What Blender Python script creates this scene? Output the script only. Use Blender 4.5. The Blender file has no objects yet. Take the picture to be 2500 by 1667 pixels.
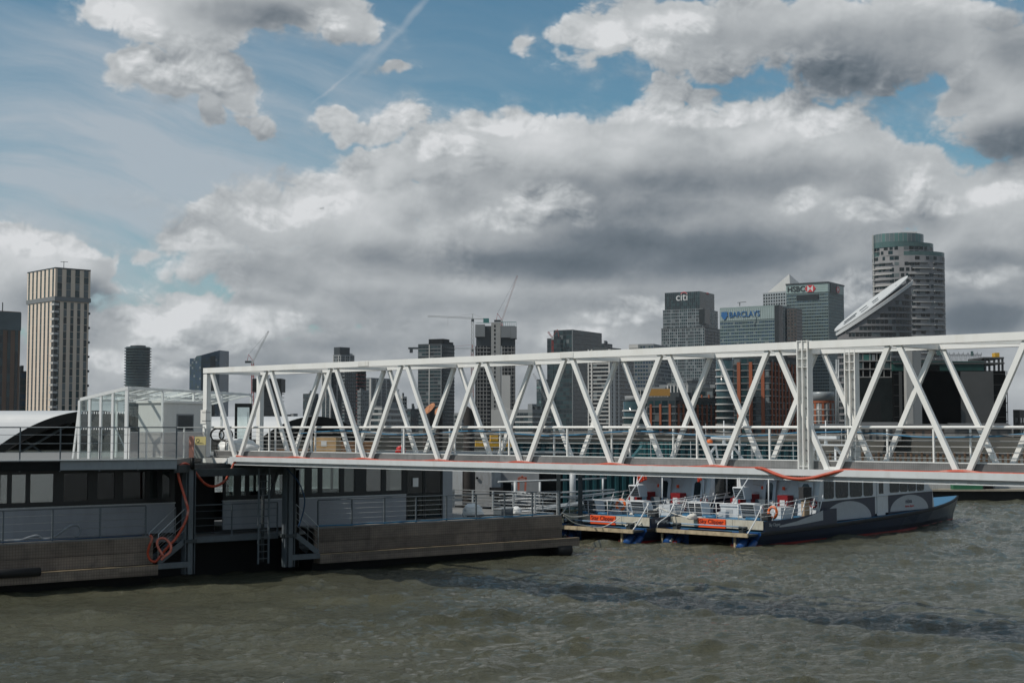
import bpy, bmesh, math, random
import numpy as np
from mathutils import Vector, Matrix
R = math.radians
C = bpy.context.scene.collection
scene = bpy.context.scene

# ---------------------------------------------------------------- camera
F = 2500 * 50 / 36.0            # focal length in pixels of the 2500 x 1667 photograph
HZ = 1043.0                     # row of the horizon
EYE = 6.2                       # metres above the water
PITCH = math.atan((HZ - 833.5) / F)
cam_d = bpy.data.cameras.new('camera')
cam = bpy.data.objects.new('camera', cam_d)
C.objects.link(cam)
cam.location = (0, 0, EYE)
cam.rotation_euler = (R(90) + PITCH, 0, 0)
cam_d.lens = 50
cam_d.sensor_width = 36
cam_d.clip_start = 0.5
cam_d.clip_end = 30000
scene.camera = cam

# ---------------------------------------------------------------- sun, exposure
SUN_AZ, SUN_EL = R(-112), R(49)   # azimuth from +Y towards +X
sun_dir = Vector((math.sin(SUN_AZ) * math.cos(SUN_EL), math.cos(SUN_AZ) * math.cos(SUN_EL), math.sin(SUN_EL)))
sd = bpy.data.lights.new('sun', 'SUN')
sd.energy = 3.2
sd.angle = R(0.5)
sd.color = (1.0, 0.945, 0.86)
so = bpy.data.objects.new('sun', sd)
C.objects.link(so)
so.rotation_euler = sun_dir.to_track_quat('Z', 'Y').to_euler()
so.location = (-200, 0, 300)
scene.view_settings.view_transform = 'Standard'
scene.view_settings.look = 'None'
scene.view_settings.exposure = 0.0
scene.view_settings.gamma = 1.0
scene.view_settings.use_curve_mapping = False
scene.render.engine = 'CYCLES'
scene.cycles.use_denoising = True
scene.cycles.max_bounces = 7
scene.cycles.diffuse_bounces = 3
scene.cycles.glossy_bounces = 4
scene.cycles.transparent_max_bounces = 16
scene.cycles.sample_clamp_indirect = 6
scene.cycles.caustics_reflective = False
scene.cycles.caustics_refractive = False

# ---------------------------------------------------------------- rays of the camera, for surveying points
def ray(px, py):
    a, b = (px - 1250) / F, (833.5 - py) / F
    c, s = math.cos(PITCH), math.sin(PITCH)
    return Vector((a, c - b * s, s + b * c))
def at(px, py, Y):
    """the point seen at a pixel of the photograph, at distance Y"""
    r = ray(px, py)
    return Vector((0, 0, EYE)) + r * (Y / r.y)
def onz(px, py, z):
    r = ray(px, py)
    return Vector((0, 0, EYE)) + r * ((z - EYE) / r.z)
# ---------------------------------------------------------------- sky: physical sky with a procedural cloud field
world = bpy.data.worlds.new('World')
scene.world = world
world.use_nodes = True
wt = world.node_tree
wt.nodes.clear()

class Sx:
    """a float socket with arithmetic, so the field below reads as a formula"""
    def __init__(s, t, k): s.t, s.k = t, k
    def _m(s, op, *o, clamp=False):
        n = s.t.nodes.new('ShaderNodeMath'); n.operation = op; n.use_clamp = clamp
        for i, v in enumerate((s,) + o):
            if isinstance(v, Sx): s.t.links.new(v.k, n.inputs[i])
            else: n.inputs[i].default_value = v
        return Sx(s.t, n.outputs[0])
    def __add__(s, o): return s._m('ADD', o)
    def __radd__(s, o): return s._m('ADD', o)
    def __sub__(s, o): return s._m('SUBTRACT', o)
    def __rsub__(s, o): return (s * -1.0) + o
    def __mul__(s, o): return s._m('MULTIPLY', o)
    def __rmul__(s, o): return s._m('MULTIPLY', o)
    def __truediv__(s, o): return s._m('DIVIDE', o)
    def max(s, o): return s._m('MAXIMUM', o)
    def min(s, o): return s._m('MINIMUM', o)
    def smax(s, o, k): return s._m('SMOOTH_MAX', o, k)
    def sqrt(s): return s._m('SQRT')
    def abs(s): return s._m('ABSOLUTE')
    def atan2(s, o): return s._m('ARCTAN2', o)
    def exp(s): return s._m('EXPONENT')
    def step(s, lo, hi):
        n = s.t.nodes.new('ShaderNodeMapRange'); n.interpolation_type = 'SMOOTHSTEP'
        s.t.links.new(s.k, n.inputs[0])
        n.inputs[1].default_value = lo; n.inputs[2].default_value = hi
        n.inputs[3].default_value = 0; n.inputs[4].default_value = 1
        return Sx(s.t, n.outputs[0])

def vec(t, x, y, z):
    n = t.nodes.new('ShaderNodeCombineXYZ')
    for i, v in enumerate((x, y, z)):
        if isinstance(v, Sx): t.links.new(v.k, n.inputs[i])
        else: n.inputs[i].default_value = v
    return n.outputs[0]
def noise(t, v, scale, detail, rough=0.55, dist=0.0):
    n = t.nodes.new('ShaderNodeTexNoise'); n.noise_dimensions = '3D'
    t.links.new(v, n.inputs['Vector'])
    n.inputs['Scale'].default_value = scale; n.inputs['Detail'].default_value = detail
    n.inputs['Roughness'].default_value = rough; n.inputs['Distortion'].default_value = dist
    return Sx(t, n.outputs[0])
def voro(t, v, scale, detail):
    n = t.nodes.new('ShaderNodeTexVoronoi'); n.voronoi_dimensions = '2D'; n.feature = 'F1'
    n.normalize = True
    t.links.new(v, n.inputs['Vector'])
    n.inputs['Scale'].default_value = scale; n.inputs['Detail'].default_value = detail
    n.inputs['Roughness'].default_value = 0.5
    return Sx(t, n.outputs['Distance'])

def skyuv(px, py):          # bearing and slope of a direction, both in units of 1000 pixels at the horizon
    r = ray(px * 1.063, py * 1.063)
    return math.atan2(r.x, r.y) * F / 1000, r.z / math.hypot(r.x, r.y) * F / 1000

def blob(u, v, b):
    cx, cy, rx, ry = b[:4]
    cu, cv = skyuv(cx, cy)
    ru, rv = rx * 1.063 / 1000, ry * 1.063 / 1000
    ang = R(b[4]) if len(b) > 4 else 0.0
    du, dv = u - cu, v - cv
    if ang:
        ca, sa = math.cos(ang), math.sin(ang)
        du, dv = du * ca + dv * sa, dv * ca - du * sa
    du, dv = du * (1 / ru), dv * (1 / rv)
    return 1.0 - (du * du + dv * dv).sqrt()

CLOUD = [  # heaps of cumulus: where they stand over the river and how wide and tall
    (240, 20, 80, 70), (330, 30, 130, 100), (500, 10, 210, 108), (690, 0, 170, 90), (800, 40, 95, 70),
    (330, 165, 105, 62), (280, 200, 60, 40), (430, 160, 110, 60), (520, 215, 80, 50), (470, 250, 45, 60), (570, 275, 42, 20),
    (775, 252, 48, 22), (805, 285, 28, 40), (930, 275, 62, 42), (885, 300, 50, 30), (860, 165, 50, 16),
    (1380, 90, 100, 80), (1330, 150, 60, 32), (1530, 70, 230, 110), (1800, 70, 270, 100), (2070, 100, 220, 135), (2290, 190, 190, 190), (2210, 240, 100, 60),
    (1500, 210, 62, 24), (1590, 215, 55, 18), (1225, 105, 36, 30),
    (1240, 330, 260, 100), (1000, 375, 140, 75), (900, 400, 90, 60), (1480, 310, 250, 95), (1720, 315, 240, 82), (1940, 360, 190, 82),
    (2080, 390, 180, 95), (1700, 480, 620, 210), (1250, 480, 360, 170), (830, 500, 330, 130), (640, 520, 210, 85), (480, 560, 150, 42), (340, 572, 60, 20),
    (2250, 460, 220, 130), (1450, 375, 330, 70), (1400, 450, 300, 80), (1880, 610, 220, 80), (1500, 610, 720, 130), (2200, 600, 320, 160), (800, 620, 420, 100),
    (50, 605, 150, 70), (150, 620, 110, 60), (90, 680, 210, 110), (210, 640, 60, 60),
    (440, 715, 150, 62), (360, 760, 140, 55), (580, 730, 160, 62), (700, 690, 200, 60), (480, 800, 220, 60), (250, 830, 200, 50), (1000, 700, 700, 90), (1700, 720, 700, 110), (1000, 830, 1600, 110), (1100, 930, 2000, 90)]
DARK = [  # thick, shaded parts of those heaps
    (1480, 590, 430, 85, 0, .62), (1720, 570, 230, 80, 0, .45), (1200, 615, 300, 50, 0, .50), (1500, 470, 520, 120, 0, .42), (1990, 640, 200, 60, 0, .3),
    (150, 680, 170, 70, 0, .62), (230, 650, 60, 90, 0, .45), (560, 30, 240, 62, 0, .75), (700, 20, 140, 50, 0, .35),
    (1850, 190, 380, 95, 0, .40), (2300, 330, 140, 80, 0, .85), (2330, 80, 90, 140, 0, .75), (2150, 60, 220, 70, 0, .4), (1750, 90, 330, 80, 0, .22), (2050, 150, 300, 120, 0, .25),
    (860, 690, 330, 45, 0, .35), (1000, 600, 300, 60, 0, .35), (2260, 730, 160, 50, 0, .55), (2250, 600, 160, 45, 0, .4), (1800, 400, 300, 60, 0, .25), (900, 790, 400, 30, 0, .16), (1250, 700, 400, 40, 0, .3), (2000, 760, 400, 50, 0, .25), (560, 690, 120, 22, 0, .3)]

PUFF = [
    (1270, 470, 120, 60), (1200, 510, 130, 36), (1340, 500, 60, 40), (330, 160, 90, 52), (430, 165, 95, 50), (510, 205, 60, 36), (260, 45, 70, 60), (330, 70, 70, 40),
    (460, 712, 120, 52), (350, 735, 70, 40), (590, 740, 110, 44), (520, 775, 110, 34), (400, 775, 90, 30), (80, 565, 110, 36), (180, 590, 60, 26), (300, 830, 120, 30), (460, 840, 150, 26),
    (2100, 430, 70, 80), (2170, 470, 110, 46), (2290, 440, 60, 40), (1810, 470, 80, 34), (2000, 490, 110, 34), (1160, 285, 120, 34), (1500, 262, 160, 30), (1700, 255, 140, 30), (1890, 290, 110, 36), (1010, 345, 100, 36), (920, 275, 62, 38),
    (1390, 95, 90, 60), (1480, 120, 120, 42), (1560, 60, 110, 50), (760, 40, 70, 40), (1960, 660, 100, 50), (2040, 620, 50, 50), (1500, 705, 120, 34), (1420, 745, 120, 28), (760, 470, 120, 36), (620, 500, 120, 34), (470, 560, 90, 30), (1330, 790, 140, 30), (2250, 640, 90, 30)]
def group(name, build):
    t = bpy.data.node_groups.new(name, 'ShaderNodeTree')
    for n_ in ('u', 'v'): t.interface.new_socket(n_, in_out='INPUT', socket_type='NodeSocketFloat')
    t.interface.new_socket('density', in_out='OUTPUT', socket_type='NodeSocketFloat')
    gi = t.nodes.new('NodeGroupInput'); go = t.nodes.new('NodeGroupOutput')
    t.links.new(build(t, Sx(t, gi.outputs[0]), Sx(t, gi.outputs[1])).k, go.inputs[0])
    return t
def warp(t, u, v, k=1.0):                                     # so the heaps do not read as ellipses
    w1 = noise(t, vec(t, u, v, 1.7), 3.0, 4, 0.62) - 0.5
    w2 = noise(t, vec(t, u, v, 8.3), 3.0, 4, 0.62) - 0.5
    return u + w1 * (0.30 * k), v + w2 * (0.22 * k)
def heaps(t, u, v):                                           # the large shapes
    uu, vv = warp(t, u, v)
    d = None
    for b in CLOUD:
        e = blob(uu, vv, b)
        if b[3] < 45: e = e * 0.42 + 0.06
        d = e if d is None else d.smax(e, 0.07)
    back = (noise(t, vec(t, u, v * 1.6, 4.0), 1.1, 4) - 0.47) * 2.2   # weather outside the view
    out = ((u.abs() - 1.32).step(0.0, 0.35)).max((v - 1.10).step(0.0, 0.35))
    return (d.max(-0.9) * (1.0 - out) + back * out).min(0.9)
def puffs(t, u, v):                                           # bright cauliflower heads in front of the shaded mass
    uu, vv = warp(t, u, v, 0.7)
    d = None
    for b in PUFF:
        e = blob(uu, vv, b) * 0.8
        d = e if d is None else d.smax(e, 0.08)
    return d
def curls(t, u, v):                                           # the cauliflower on them: rounded billows with creases
    wx = (noise(t, vec(t, u, v, 3.3), 5.0, 3) - 0.5) * 0.12
    wy = (noise(t, vec(t, u, v, 6.6), 5.0, 3) - 0.5) * 0.12
    pu, pv = u + wx, (v + wy) * 1.25
    B = None
    for i, (sc, w) in enumerate(((2.6, 0.55), (5.6, 0.30), (11.7, 0.19), (25.0, 0.11), (52.0, 0.06))):
        n = ((noise(t, vec(t, pu, pv, 1.3 + i * 2.7), sc, 1, 0.4) - 0.5) * 2.0).abs() * (w * 1.9)
        B = n if B is None else B + n
    fb = noise(t, vec(t, u, v * 1.15, 2.2), 9.0, 8, 0.62)
    return (B - 0.42) * 0.80 + (fb - 0.5) * 0.55
HEAPS, CURLS, PUFFS = group('cloud_heaps', heaps), group('cloud_curls', curls), group('cloud_puffs', puffs)

tc = wt.nodes.new('ShaderNodeTexCoord')
sep = wt.nodes.new('ShaderNodeSeparateXYZ')
wt.links.new(tc.outputs['Generated'], sep.inputs[0])
X, Y_, Z = (Sx(wt, o) for o in sep.outputs)
hyp = (X * X + Y_ * Y_ + 1e-6).sqrt()
u = X.atan2(Y_) * (F / 1000)
v = (Z / hyp).min(1.6) * (F / 1000)
def field(g, u_, v_):
    n = wt.nodes.new('ShaderNodeGroup'); n.node_tree = g
    wt.links.new(u_.k, n.inputs[0]); wt.links.new(v_.k, n.inputs[1])
    return Sx(wt, n.outputs[0])
h0, k0 = field(HEAPS, u, v), field(CURLS, u, v)
k1 = field(CURLS, u - 0.016, v + 0.024)      # a step towards the sun: relief of the curls
k2 = field(CURLS, u - 0.005, v + 0.008)     # and a short one, for the fine heads
h1 = field(HEAPS, u - 0.06, v + 0.115)       # a longer one: lit crowns and shaded bases
q0, q1 = field(PUFFS, u, v), field(PUFFS, u - 0.035, v + 0.06)
deck = (v * -1.0 + 0.36 + (u + 0.45).step(0.0, 0.5) * 0.18) * 2.4                # the far deck near the horizon
d0 = h0.max(deck).min(0.75) + k0
wisp = noise(wt, vec(wt, u * 1.4 + v * 0.8, v * 2.0, 12.0), 5.0, 7, 0.66)
alpha = d0.step(-0.05, 0.21).max(d0.step(-0.42, 0.18) * wisp.step(0.40, 0.72) * 0.60)
dark = None
for b in DARK:
    e = blob(u, v, b).max(0.0).step(0.0, 0.75) * b[5]
    dark = e if dark is None else dark + e
pm = (q0 + k0 * 0.5).step(-0.05, 0.45)
soft = (1.0 - h0.max(deck).step(0.05, 0.6)) * 0.75 + 0.20
relief = ((k0 - k1) * 0.9).max(-0.24).min(0.22) * (soft.max(pm * 1.1)) + ((k0 - k2) * 0.65).max(-0.16).min(0.14) * (soft.max(pm) * 0.9)
form = (h0 - h1.max(-0.30)) * 0.30
low = noise(wt, vec(wt, u, v * 2.2, 9.0), 2.0, 4, 0.5)
lit = relief + form + 0.675 - dark * 0.50 + (low - 0.5) * 0.70 - (h0 - 0.35).max(0.0) * 0.10
lit = (lit + pm * (0.08 + ((q0 - q1.max(-0.5)) * 0.55).max(-0.16).min(0.15))) * 0.87 + (1.0 - d0.step(0.05, 0.40)) * 0.10
lit = lit.max(0.0).min(1.0)
ramp = wt.nodes.new('ShaderNodeValToRGB')
wt.links.new(lit.k, ramp.inputs[0])
cr = ramp.color_ramp
cr.elements[0].position = 0.0; cr.elements[0].color = (0.090, 0.118, 0.145, 1)
cr.elements[1].position = 1.0; cr.elements[1].color = (0.70, 0.715, 0.73, 1)
for pos, col in ((0.25, (0.160, 0.190, 0.220, 1)), (0.5, (0.325, 0.350, 0.372, 1)), (0.75, (0.50, 0.525, 0.54, 1))):
    e = cr.elements.new(pos); e.color = col

# thin high cloud: streaks combed along one direction
ca, sa = math.cos(R(-14)), math.sin(R(-14))
su, sv = u * ca + v * sa, v * ca - u * sa
ci = noise(wt, vec(wt, su * 0.8, sv * 5.0 + noise(wt, vec(wt, u, v, 3.0), 1.5, 2) * 1.2, 6.0), 1.7, 7, 0.6)
cu_, cv_ = skyuv(330, 400)
reg = 1.0 - (((u - cu_) * (1 / 0.85)) * ((u - cu_) * (1 / 0.85)) + ((v - cv_) * (1 / 0.40)) * ((v - cv_) * (1 / 0.40))).sqrt()
cirrus = (ci - 0.34).max(0.0) * 2.0 * (reg + 0.35).max(0.0).min(1.0) + (reg.max(0.0)) * 0.52
# the fading trail, a long thin streak
tr = None
for b in ((900, 90, 165, 11, 50), (845, 130, 80, 16, 40), (760, 205, 75, 5, 40), (960, 20, 60, 12, 50)):
    e = blob(u, v + (noise(wt, vec(wt, u, v, 7.0), 14, 4) - 0.5) * 0.03, b).max(0.0)
    tr = e if tr is None else tr + e
cirrus = (cirrus + tr * 0.30 + (ci - 0.45).max(0.0) * 0.35).max(0.0).min(0.85)

sky = wt.nodes.new('ShaderNodeTexSky')
sky.sky_type = 'NISHITA'; sky.sun_disc = False
sky.sun_elevation = SUN_EL; sky.sun_rotation = SUN_AZ
sky.air_density = 1.0; sky.dust_density = 0.6; sky.ozone_density = 3.0
tint = wt.nodes.new('ShaderNodeMix'); tint.data_type = 'RGBA'; tint.blend_type = 'MULTIPLY'
tint.inputs[0].default_value = 1.0
wt.links.new(sky.outputs[0], tint.inputs[6])
tint.inputs[7].default_value = (0.062, 0.086, 0.080, 1)        # 0.05..0.15: the strength of the physical sky
def mixc(f, a, b):
    n = wt.nodes.new('ShaderNodeMix'); n.data_type = 'RGBA'
    wt.links.new(f.k, n.inputs[0])
    for i, c in ((6, a), (7, b)):
        if isinstance(c, tuple): n.inputs[i].default_value = c
        else: wt.links.new(c, n.inputs[i])
    return n.outputs[2]
c1 = mixc(cirrus, tint.outputs[2], (0.43, 0.48, 0.53, 1))
c2 = mixc(alpha, c1, ramp.outputs[0])
bg = wt.nodes.new('ShaderNodeBackground')
wt.links.new(c2, bg.inputs[0]); bg.inputs[1].default_value = 1.0
wo = wt.nodes.new('ShaderNodeOutputWorld')
wt.links.new(bg.outputs[0], wo.inputs[0])
world.cycles.sampling_method = 'MANUAL'
world.cycles.sample_map_resolution = 1024
# ---------------------------------------------------------------- materials
MATS = {}
def mat(name, col, rough=0.6, metal=0.0, var=0.12, scale=3.0, bump=0.0, bscale=20.0, ior=1.45, trans=0.0, alpha=1.0, streak=0.0, dirt=None, detail=5):
    """painted, metal, glass or stone surface with some mottling, and rain streaks where asked"""
    if name in MATS: return MATS[name]
    m = bpy.data.materials.new(name); m.use_nodes = True
    t = m.node_tree; b = t.nodes['Principled BSDF']
    b.inputs['Roughness'].default_value = rough; b.inputs['Metallic'].default_value = metal
    b.inputs['IOR'].default_value = ior
    if trans: b.inputs['Transmission Weight'].default_value = trans
    if alpha < 1: b.inputs['Alpha'].default_value = alpha
    tc = t.nodes.new('ShaderNodeTexCoord')
    n = t.nodes.new('ShaderNodeTexNoise'); n.inputs['Scale'].default_value = scale; n.inputs['Detail'].default_value = detail
    n.inputs['Roughness'].default_value = 0.65
    t.links.new(tc.outputs['Object'], n.inputs['Vector'])
    mr = t.nodes.new('ShaderNodeMapRange')
    t.links.new(n.outputs[0], mr.inputs[0]); mr.inputs[1].default_value = 0.3; mr.inputs[2].default_value = 0.7
    mx = t.nodes.new('ShaderNodeMix'); mx.data_type = 'RGBA'
    t.links.new(mr.outputs[0], mx.inputs[0])
    lo = tuple(c * (1 - var) for c in col); hi = tuple(min(1, c * (1 + var)) for c in col)
    mx.inputs[6].default_value = lo + (1,); mx.inputs[7].default_value = hi + (1,)
    out = mx.outputs[2]
    if dirt:                      # grime with an outline of its own
        mp = t.nodes.new('ShaderNodeMapping'); mp.inputs['Scale'].default_value = (1, 1, 0.22 if streak else 1)
        t.links.new(tc.outputs['Object'], mp.inputs[0])
        n2 = t.nodes.new('ShaderNodeTexNoise'); n2.inputs['Scale'].default_value = scale * 2.3; n2.inputs['Detail'].default_value = 6
        t.links.new(mp.outputs[0], n2.inputs['Vector'])
        m2 = t.nodes.new('ShaderNodeMapRange'); m2.inputs[1].default_value = 0.52; m2.inputs[2].default_value = 0.78
        m2.inputs[4].default_value = dirt[3] if len(dirt) > 3 else 0.6
        t.links.new(n2.outputs[0], m2.inputs[0])
        x2 = t.nodes.new('ShaderNodeMix'); x2.data_type = 'RGBA'
        t.links.new(m2.outputs[0], x2.inputs[0]); t.links.new(out, x2.inputs[6]); x2.inputs[7].default_value = tuple(dirt[:3]) + (1,)
        out = x2.outputs[2]
    t.links.new(out, b.inputs['Base Color'])
    rr = t.nodes.new('ShaderNodeMapRange'); rr.inputs[3].default_value = max(0.02, rough - 0.08); rr.inputs[4].default_value = min(1, rough + 0.08)
    t.links.new(n.outputs[0], rr.inputs[0]); t.links.new(rr.outputs[0], b.inputs['Roughness'])
    if bump:
        n3 = t.nodes.new('ShaderNodeTexNoise'); n3.inputs['Scale'].default_value = bscale; n3.inputs['Detail'].default_value = 4
        t.links.new(tc.outputs['Object'], n3.inputs['Vector'])
        bp = t.nodes.new('ShaderNodeBump'); bp.inputs['Strength'].default_value = bump; bp.inputs['Distance'].default_value = 0.02
        t.links.new(n3.outputs[0], bp.inputs['Height']); t.links.new(bp.outputs[0], b.inputs['Normal'])
    MATS[name] = m
    return m

def glass_mat(name, tint=(0.85, 0.93, 0.92), refl=0.10, rough=0.02, opac=0.0, body=(0.02, 0.03, 0.03)):
    """a thin pane: lets the view through, mirrors more at grazing angles"""
    if name in MATS: return MATS[name]
    m = bpy.data.materials.new(name); m.use_nodes = True
    t = m.node_tree; t.nodes.clear()
    tr = t.nodes.new('ShaderNodeBsdfTransparent'); tr.inputs[0].default_value = tint + (1,)
    gl = t.nodes.new('ShaderNodeBsdfGlossy'); gl.inputs[0].default_value = (1, 1, 1, 1); gl.inputs['Roughness'].default_value = rough
    df = t.nodes.new('ShaderNodeBsdfDiffuse'); df.inputs[0].default_value = body + (1,)
    a = t.nodes.new('ShaderNodeMixShader'); a.inputs[0].default_value = opac
    t.links.new(tr.outputs[0], a.inputs[1]); t.links.new(df.outputs[0], a.inputs[2])
    lw = t.nodes.new('ShaderNodeLayerWeight'); lw.inputs[0].default_value = 0.35
    mr = t.nodes.new('ShaderNodeMapRange'); mr.inputs[3].default_value = refl; mr.inputs[4].default_value = 1.0
    pw = t.nodes.new('ShaderNodeMath'); pw.operation = 'POWER'; pw.inputs[1].default_value = 3.0
    t.links.new(lw.outputs['Facing'], pw.inputs[0]); t.links.new(pw.outputs[0], mr.inputs[0])
    mx = t.nodes.new('ShaderNodeMixShader')
    t.links.new(mr.outputs[0], mx.inputs[0]); t.links.new(a.outputs[0], mx.inputs[1]); t.links.new(gl.outputs[0], mx.inputs[2])
    o = t.nodes.new('ShaderNodeOutputMaterial'); t.links.new(mx.outputs[0], o.inputs[0])
    MATS[name] = m
    return m

def panel_mat(name, col, sx, sz, line=0.35, rough=0.6, var=0.2, dots=True):
    """chequer tread plate or moulded grating seen end on: a fine raised grid in sheets of slightly different tone"""
    if name in MATS: return MATS[name]
    m = mat(name, col, rough, 0.0, var, 1.2, dirt=(col[0] * .45, col[1] * .5, col[2] * .5, .7))
    t = m.node_tree; b = t.nodes['Principled BSDF']
    base = b.inputs['Base Color'].links[0].from_socket
    tc = t.nodes.new('ShaderNodeTexCoord')
    sp = t.nodes.new('ShaderNodeSeparateXYZ'); t.links.new(tc.outputs['Object'], sp.inputs[0])
    x, z = Sx(t, sp.outputs[0]), Sx(t, sp.outputs[2])
    fx = ((x * (1 / sx))._m('FRACT') - 0.5).abs(); fz = ((z * (1 / sz))._m('FRACT') - 0.5).abs()
    g = fx.max(fz).step(0.5 - line * 0.5, 0.5)
    sheet = vec(t, (x * 0.42)._m('FLOOR'), (z * 1.6)._m('FLOOR'), 0.0)
    wn = t.nodes.new('ShaderNodeTexWhiteNoise'); t.links.new(sheet, wn.inputs['Vector'])
    k = (Sx(t, wn.outputs[0]) * 0.6 + 0.70) * (1.0 - g * 0.36)
    mx = t.nodes.new('ShaderNodeMix'); mx.data_type = 'RGBA'; mx.blend_type = 'MULTIPLY'; mx.inputs[0].default_value = 1
    t.links.new(base, mx.inputs[6])
    cb = t.nodes.new('ShaderNodeCombineColor')
    for i in range(3): t.links.new(k.k, cb.inputs[i])
    t.links.new(cb.outputs[0], mx.inputs[7]); t.links.new(mx.outputs[2], b.inputs['Base Color'])
    return m

# ---------------------------------------------------------------- mesh collector
class MB:
    def __init__(s): s.v, s.f, s.m, s.sm = [], [], [], []
    def poly(s, pts, mi=0, smooth=False):
        k = len(s.v); s.v.extend([tuple(p) for p in pts]); s.f.append(list(range(k, k + len(pts)))); s.m.append(mi); s.sm.append(smooth); return s
    def hexa(s, p, mi=0):
        """eight corners: bottom ring then top ring"""
        k = len(s.v); s.v.extend([tuple(q) for q in p])
        for q in ((3, 2, 1, 0), (4, 5, 6, 7), (0, 1, 5, 4), (1, 2, 6, 5), (2, 3, 7, 6), (3, 0, 4, 7)):
            s.f.append([k + i for i in q]); s.m.append(mi); s.sm.append(False)
        return s
    def box(s, x0, x1, y0, y1, z0, z1, mi=0):
        return s.hexa([(x0, y0, z0), (x1, y0, z0), (x1, y1, z0), (x0, y1, z0), (x0, y0, z1), (x1, y0, z1), (x1, y1, z1), (x0, y1, z1)], mi)
    def bar(s, a, b, w, h, mi=0, up=(0, 0, 1)):
        """rectangular bar from a to b, w across, h along up"""
        a, b = Vector(a), Vector(b); d = (b - a).normalized(); up = Vector(up)
        x = d.cross(up)
        if x.length < 1e-5: x = d.cross(Vector((0, 1, 0)))
        x.normalize(); u_ = x.cross(d).normalized()
        x *= w / 2; u_ *= h / 2
        s.hexa([a - x - u_, a + x - u_, a + x + u_, a - x + u_, b - x - u_, b + x - u_, b + x + u_, b - x + u_], mi)
        return s
    def tube(s, pts, r, n=8, mi=0, cap=True, smooth=True):
        pts = [Vector(p) for p in pts]; k0 = len(s.v); prev = None
        for i, p in enumerate(pts):
            d = (pts[min(i + 1, len(pts) - 1)] - pts[max(i - 1, 0)]).normalized()
            if prev is None:
                x = d.cross(Vector((0, 0, 1)))
                if x.length < 1e-4: x = Vector((1, 0, 0))
            else: x = prev - d * prev.dot(d)
            x.normalize(); prev = x; y = d.cross(x)
            rr = r[i] if isinstance(r, (list, tuple)) else r
            for j in range(n):
                a = 2 * math.pi * j / n
                s.v.append(tuple(p + x * (rr * math.cos(a)) + y * (rr * math.sin(a))))
        for i in range(len(pts) - 1):
            for j in range(n):
                a, b = k0 + i * n + j, k0 + i * n + (j + 1) % n
                s.f.append([a, b, b + n, a + n]); s.m.append(mi); s.sm.append(smooth)
        if cap:
            s.f.append([k0 + j for j in reversed(range(n))]); s.m.append(mi); s.sm.append(False)
            e = k0 + (len(pts) - 1) * n
            s.f.append([e + j for j in range(n)]); s.m.append(mi); s.sm.append(False)
        return s
    def prism(s, poly, d, mi=0, mcap=None):
        """poly: list of 3D points in a plane, pushed along the vector d"""
        d = Vector(d); n = len(poly); a = [Vector(p) for p in poly]; b = [p + d for p in a]
        k = len(s.v); s.v.extend([tuple(p) for p in a + b]); mc = mi if mcap is None else mcap
        s.f.append([k + i for i in reversed(range(n))]); s.m.append(mc); s.sm.append(False)
        s.f.append([k + n + i for i in range(n)]); s.m.append(mc); s.sm.append(False)
        for i in range(n):
            j = (i + 1) % n
            s.f.append([k + i, k + j, k + n + j, k + n + i]); s.m.append(mi); s.sm.append(False)
        return s
    def lathe(s, prof, c=(0, 0, 0), n=24, mi=0, smooth=True, cap=True):
        k = len(s.v)
        for r, z in prof:
            for j in range(n):
                a = 2 * math.pi * j / n
                s.v.append((c[0] + r * math.cos(a), c[1] + r * math.sin(a), c[2] + z))
        for i in range(len(prof) - 1):
            for j in range(n):
                a, b = k + i * n + j, k + i * n + (j + 1) % n
                s.f.append([a, b, b + n, a + n]); s.m.append(mi); s.sm.append(smooth)
        if cap:
            s.f.append([k + j for j in reversed(range(n))]); s.m.append(mi); s.sm.append(False)
            e = k + (len(prof) - 1) * n
            s.f.append([e + j for j in range(n)]); s.m.append(mi); s.sm.append(False)
        return s
    def torus(s, c, r, rr, axis, n=28, m_=10, mi=0):
        c = Vector(c); ax = Vector(axis).normalized(); x = ax.orthogonal().normalized(); y = ax.cross(x); k = len(s.v)
        for i in range(n):
            a = 2 * math.pi * i / n; d = x * math.cos(a) + y * math.sin(a)
            for j in range(m_):
                b = 2 * math.pi * j / m_
                s.v.append(tuple(c + d * (r + rr * math.cos(b)) + ax * (rr * math.sin(b))))
        for i in range(n):
            for j in range(m_):
                s.f.append([k + i * m_ + j, k + ((i + 1) % n) * m_ + j, k + ((i + 1) % n) * m_ + (j + 1) % m_, k + i * m_ + (j + 1) % m_])
                s.m.append(mi[i % len(mi)] if isinstance(mi, (list, tuple)) else mi); s.sm.append(True)
        return s
    def build(s, name, mats, parent=None):
        if not isinstance(mats, (list, tuple)): mats = [mats]
        me = bpy.data.meshes.new(name)
        me.from_pydata(s.v, [], s.f)
        for m in mats: me.materials.append(m)
        me.polygons.foreach_set('material_index', s.m)
        me.polygons.foreach_set('use_smooth', s.sm)
        me.update()
        o = bpy.data.objects.new(name, me); C.objects.link(o)
        if parent is not None: o.parent = parent
        return o

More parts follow.
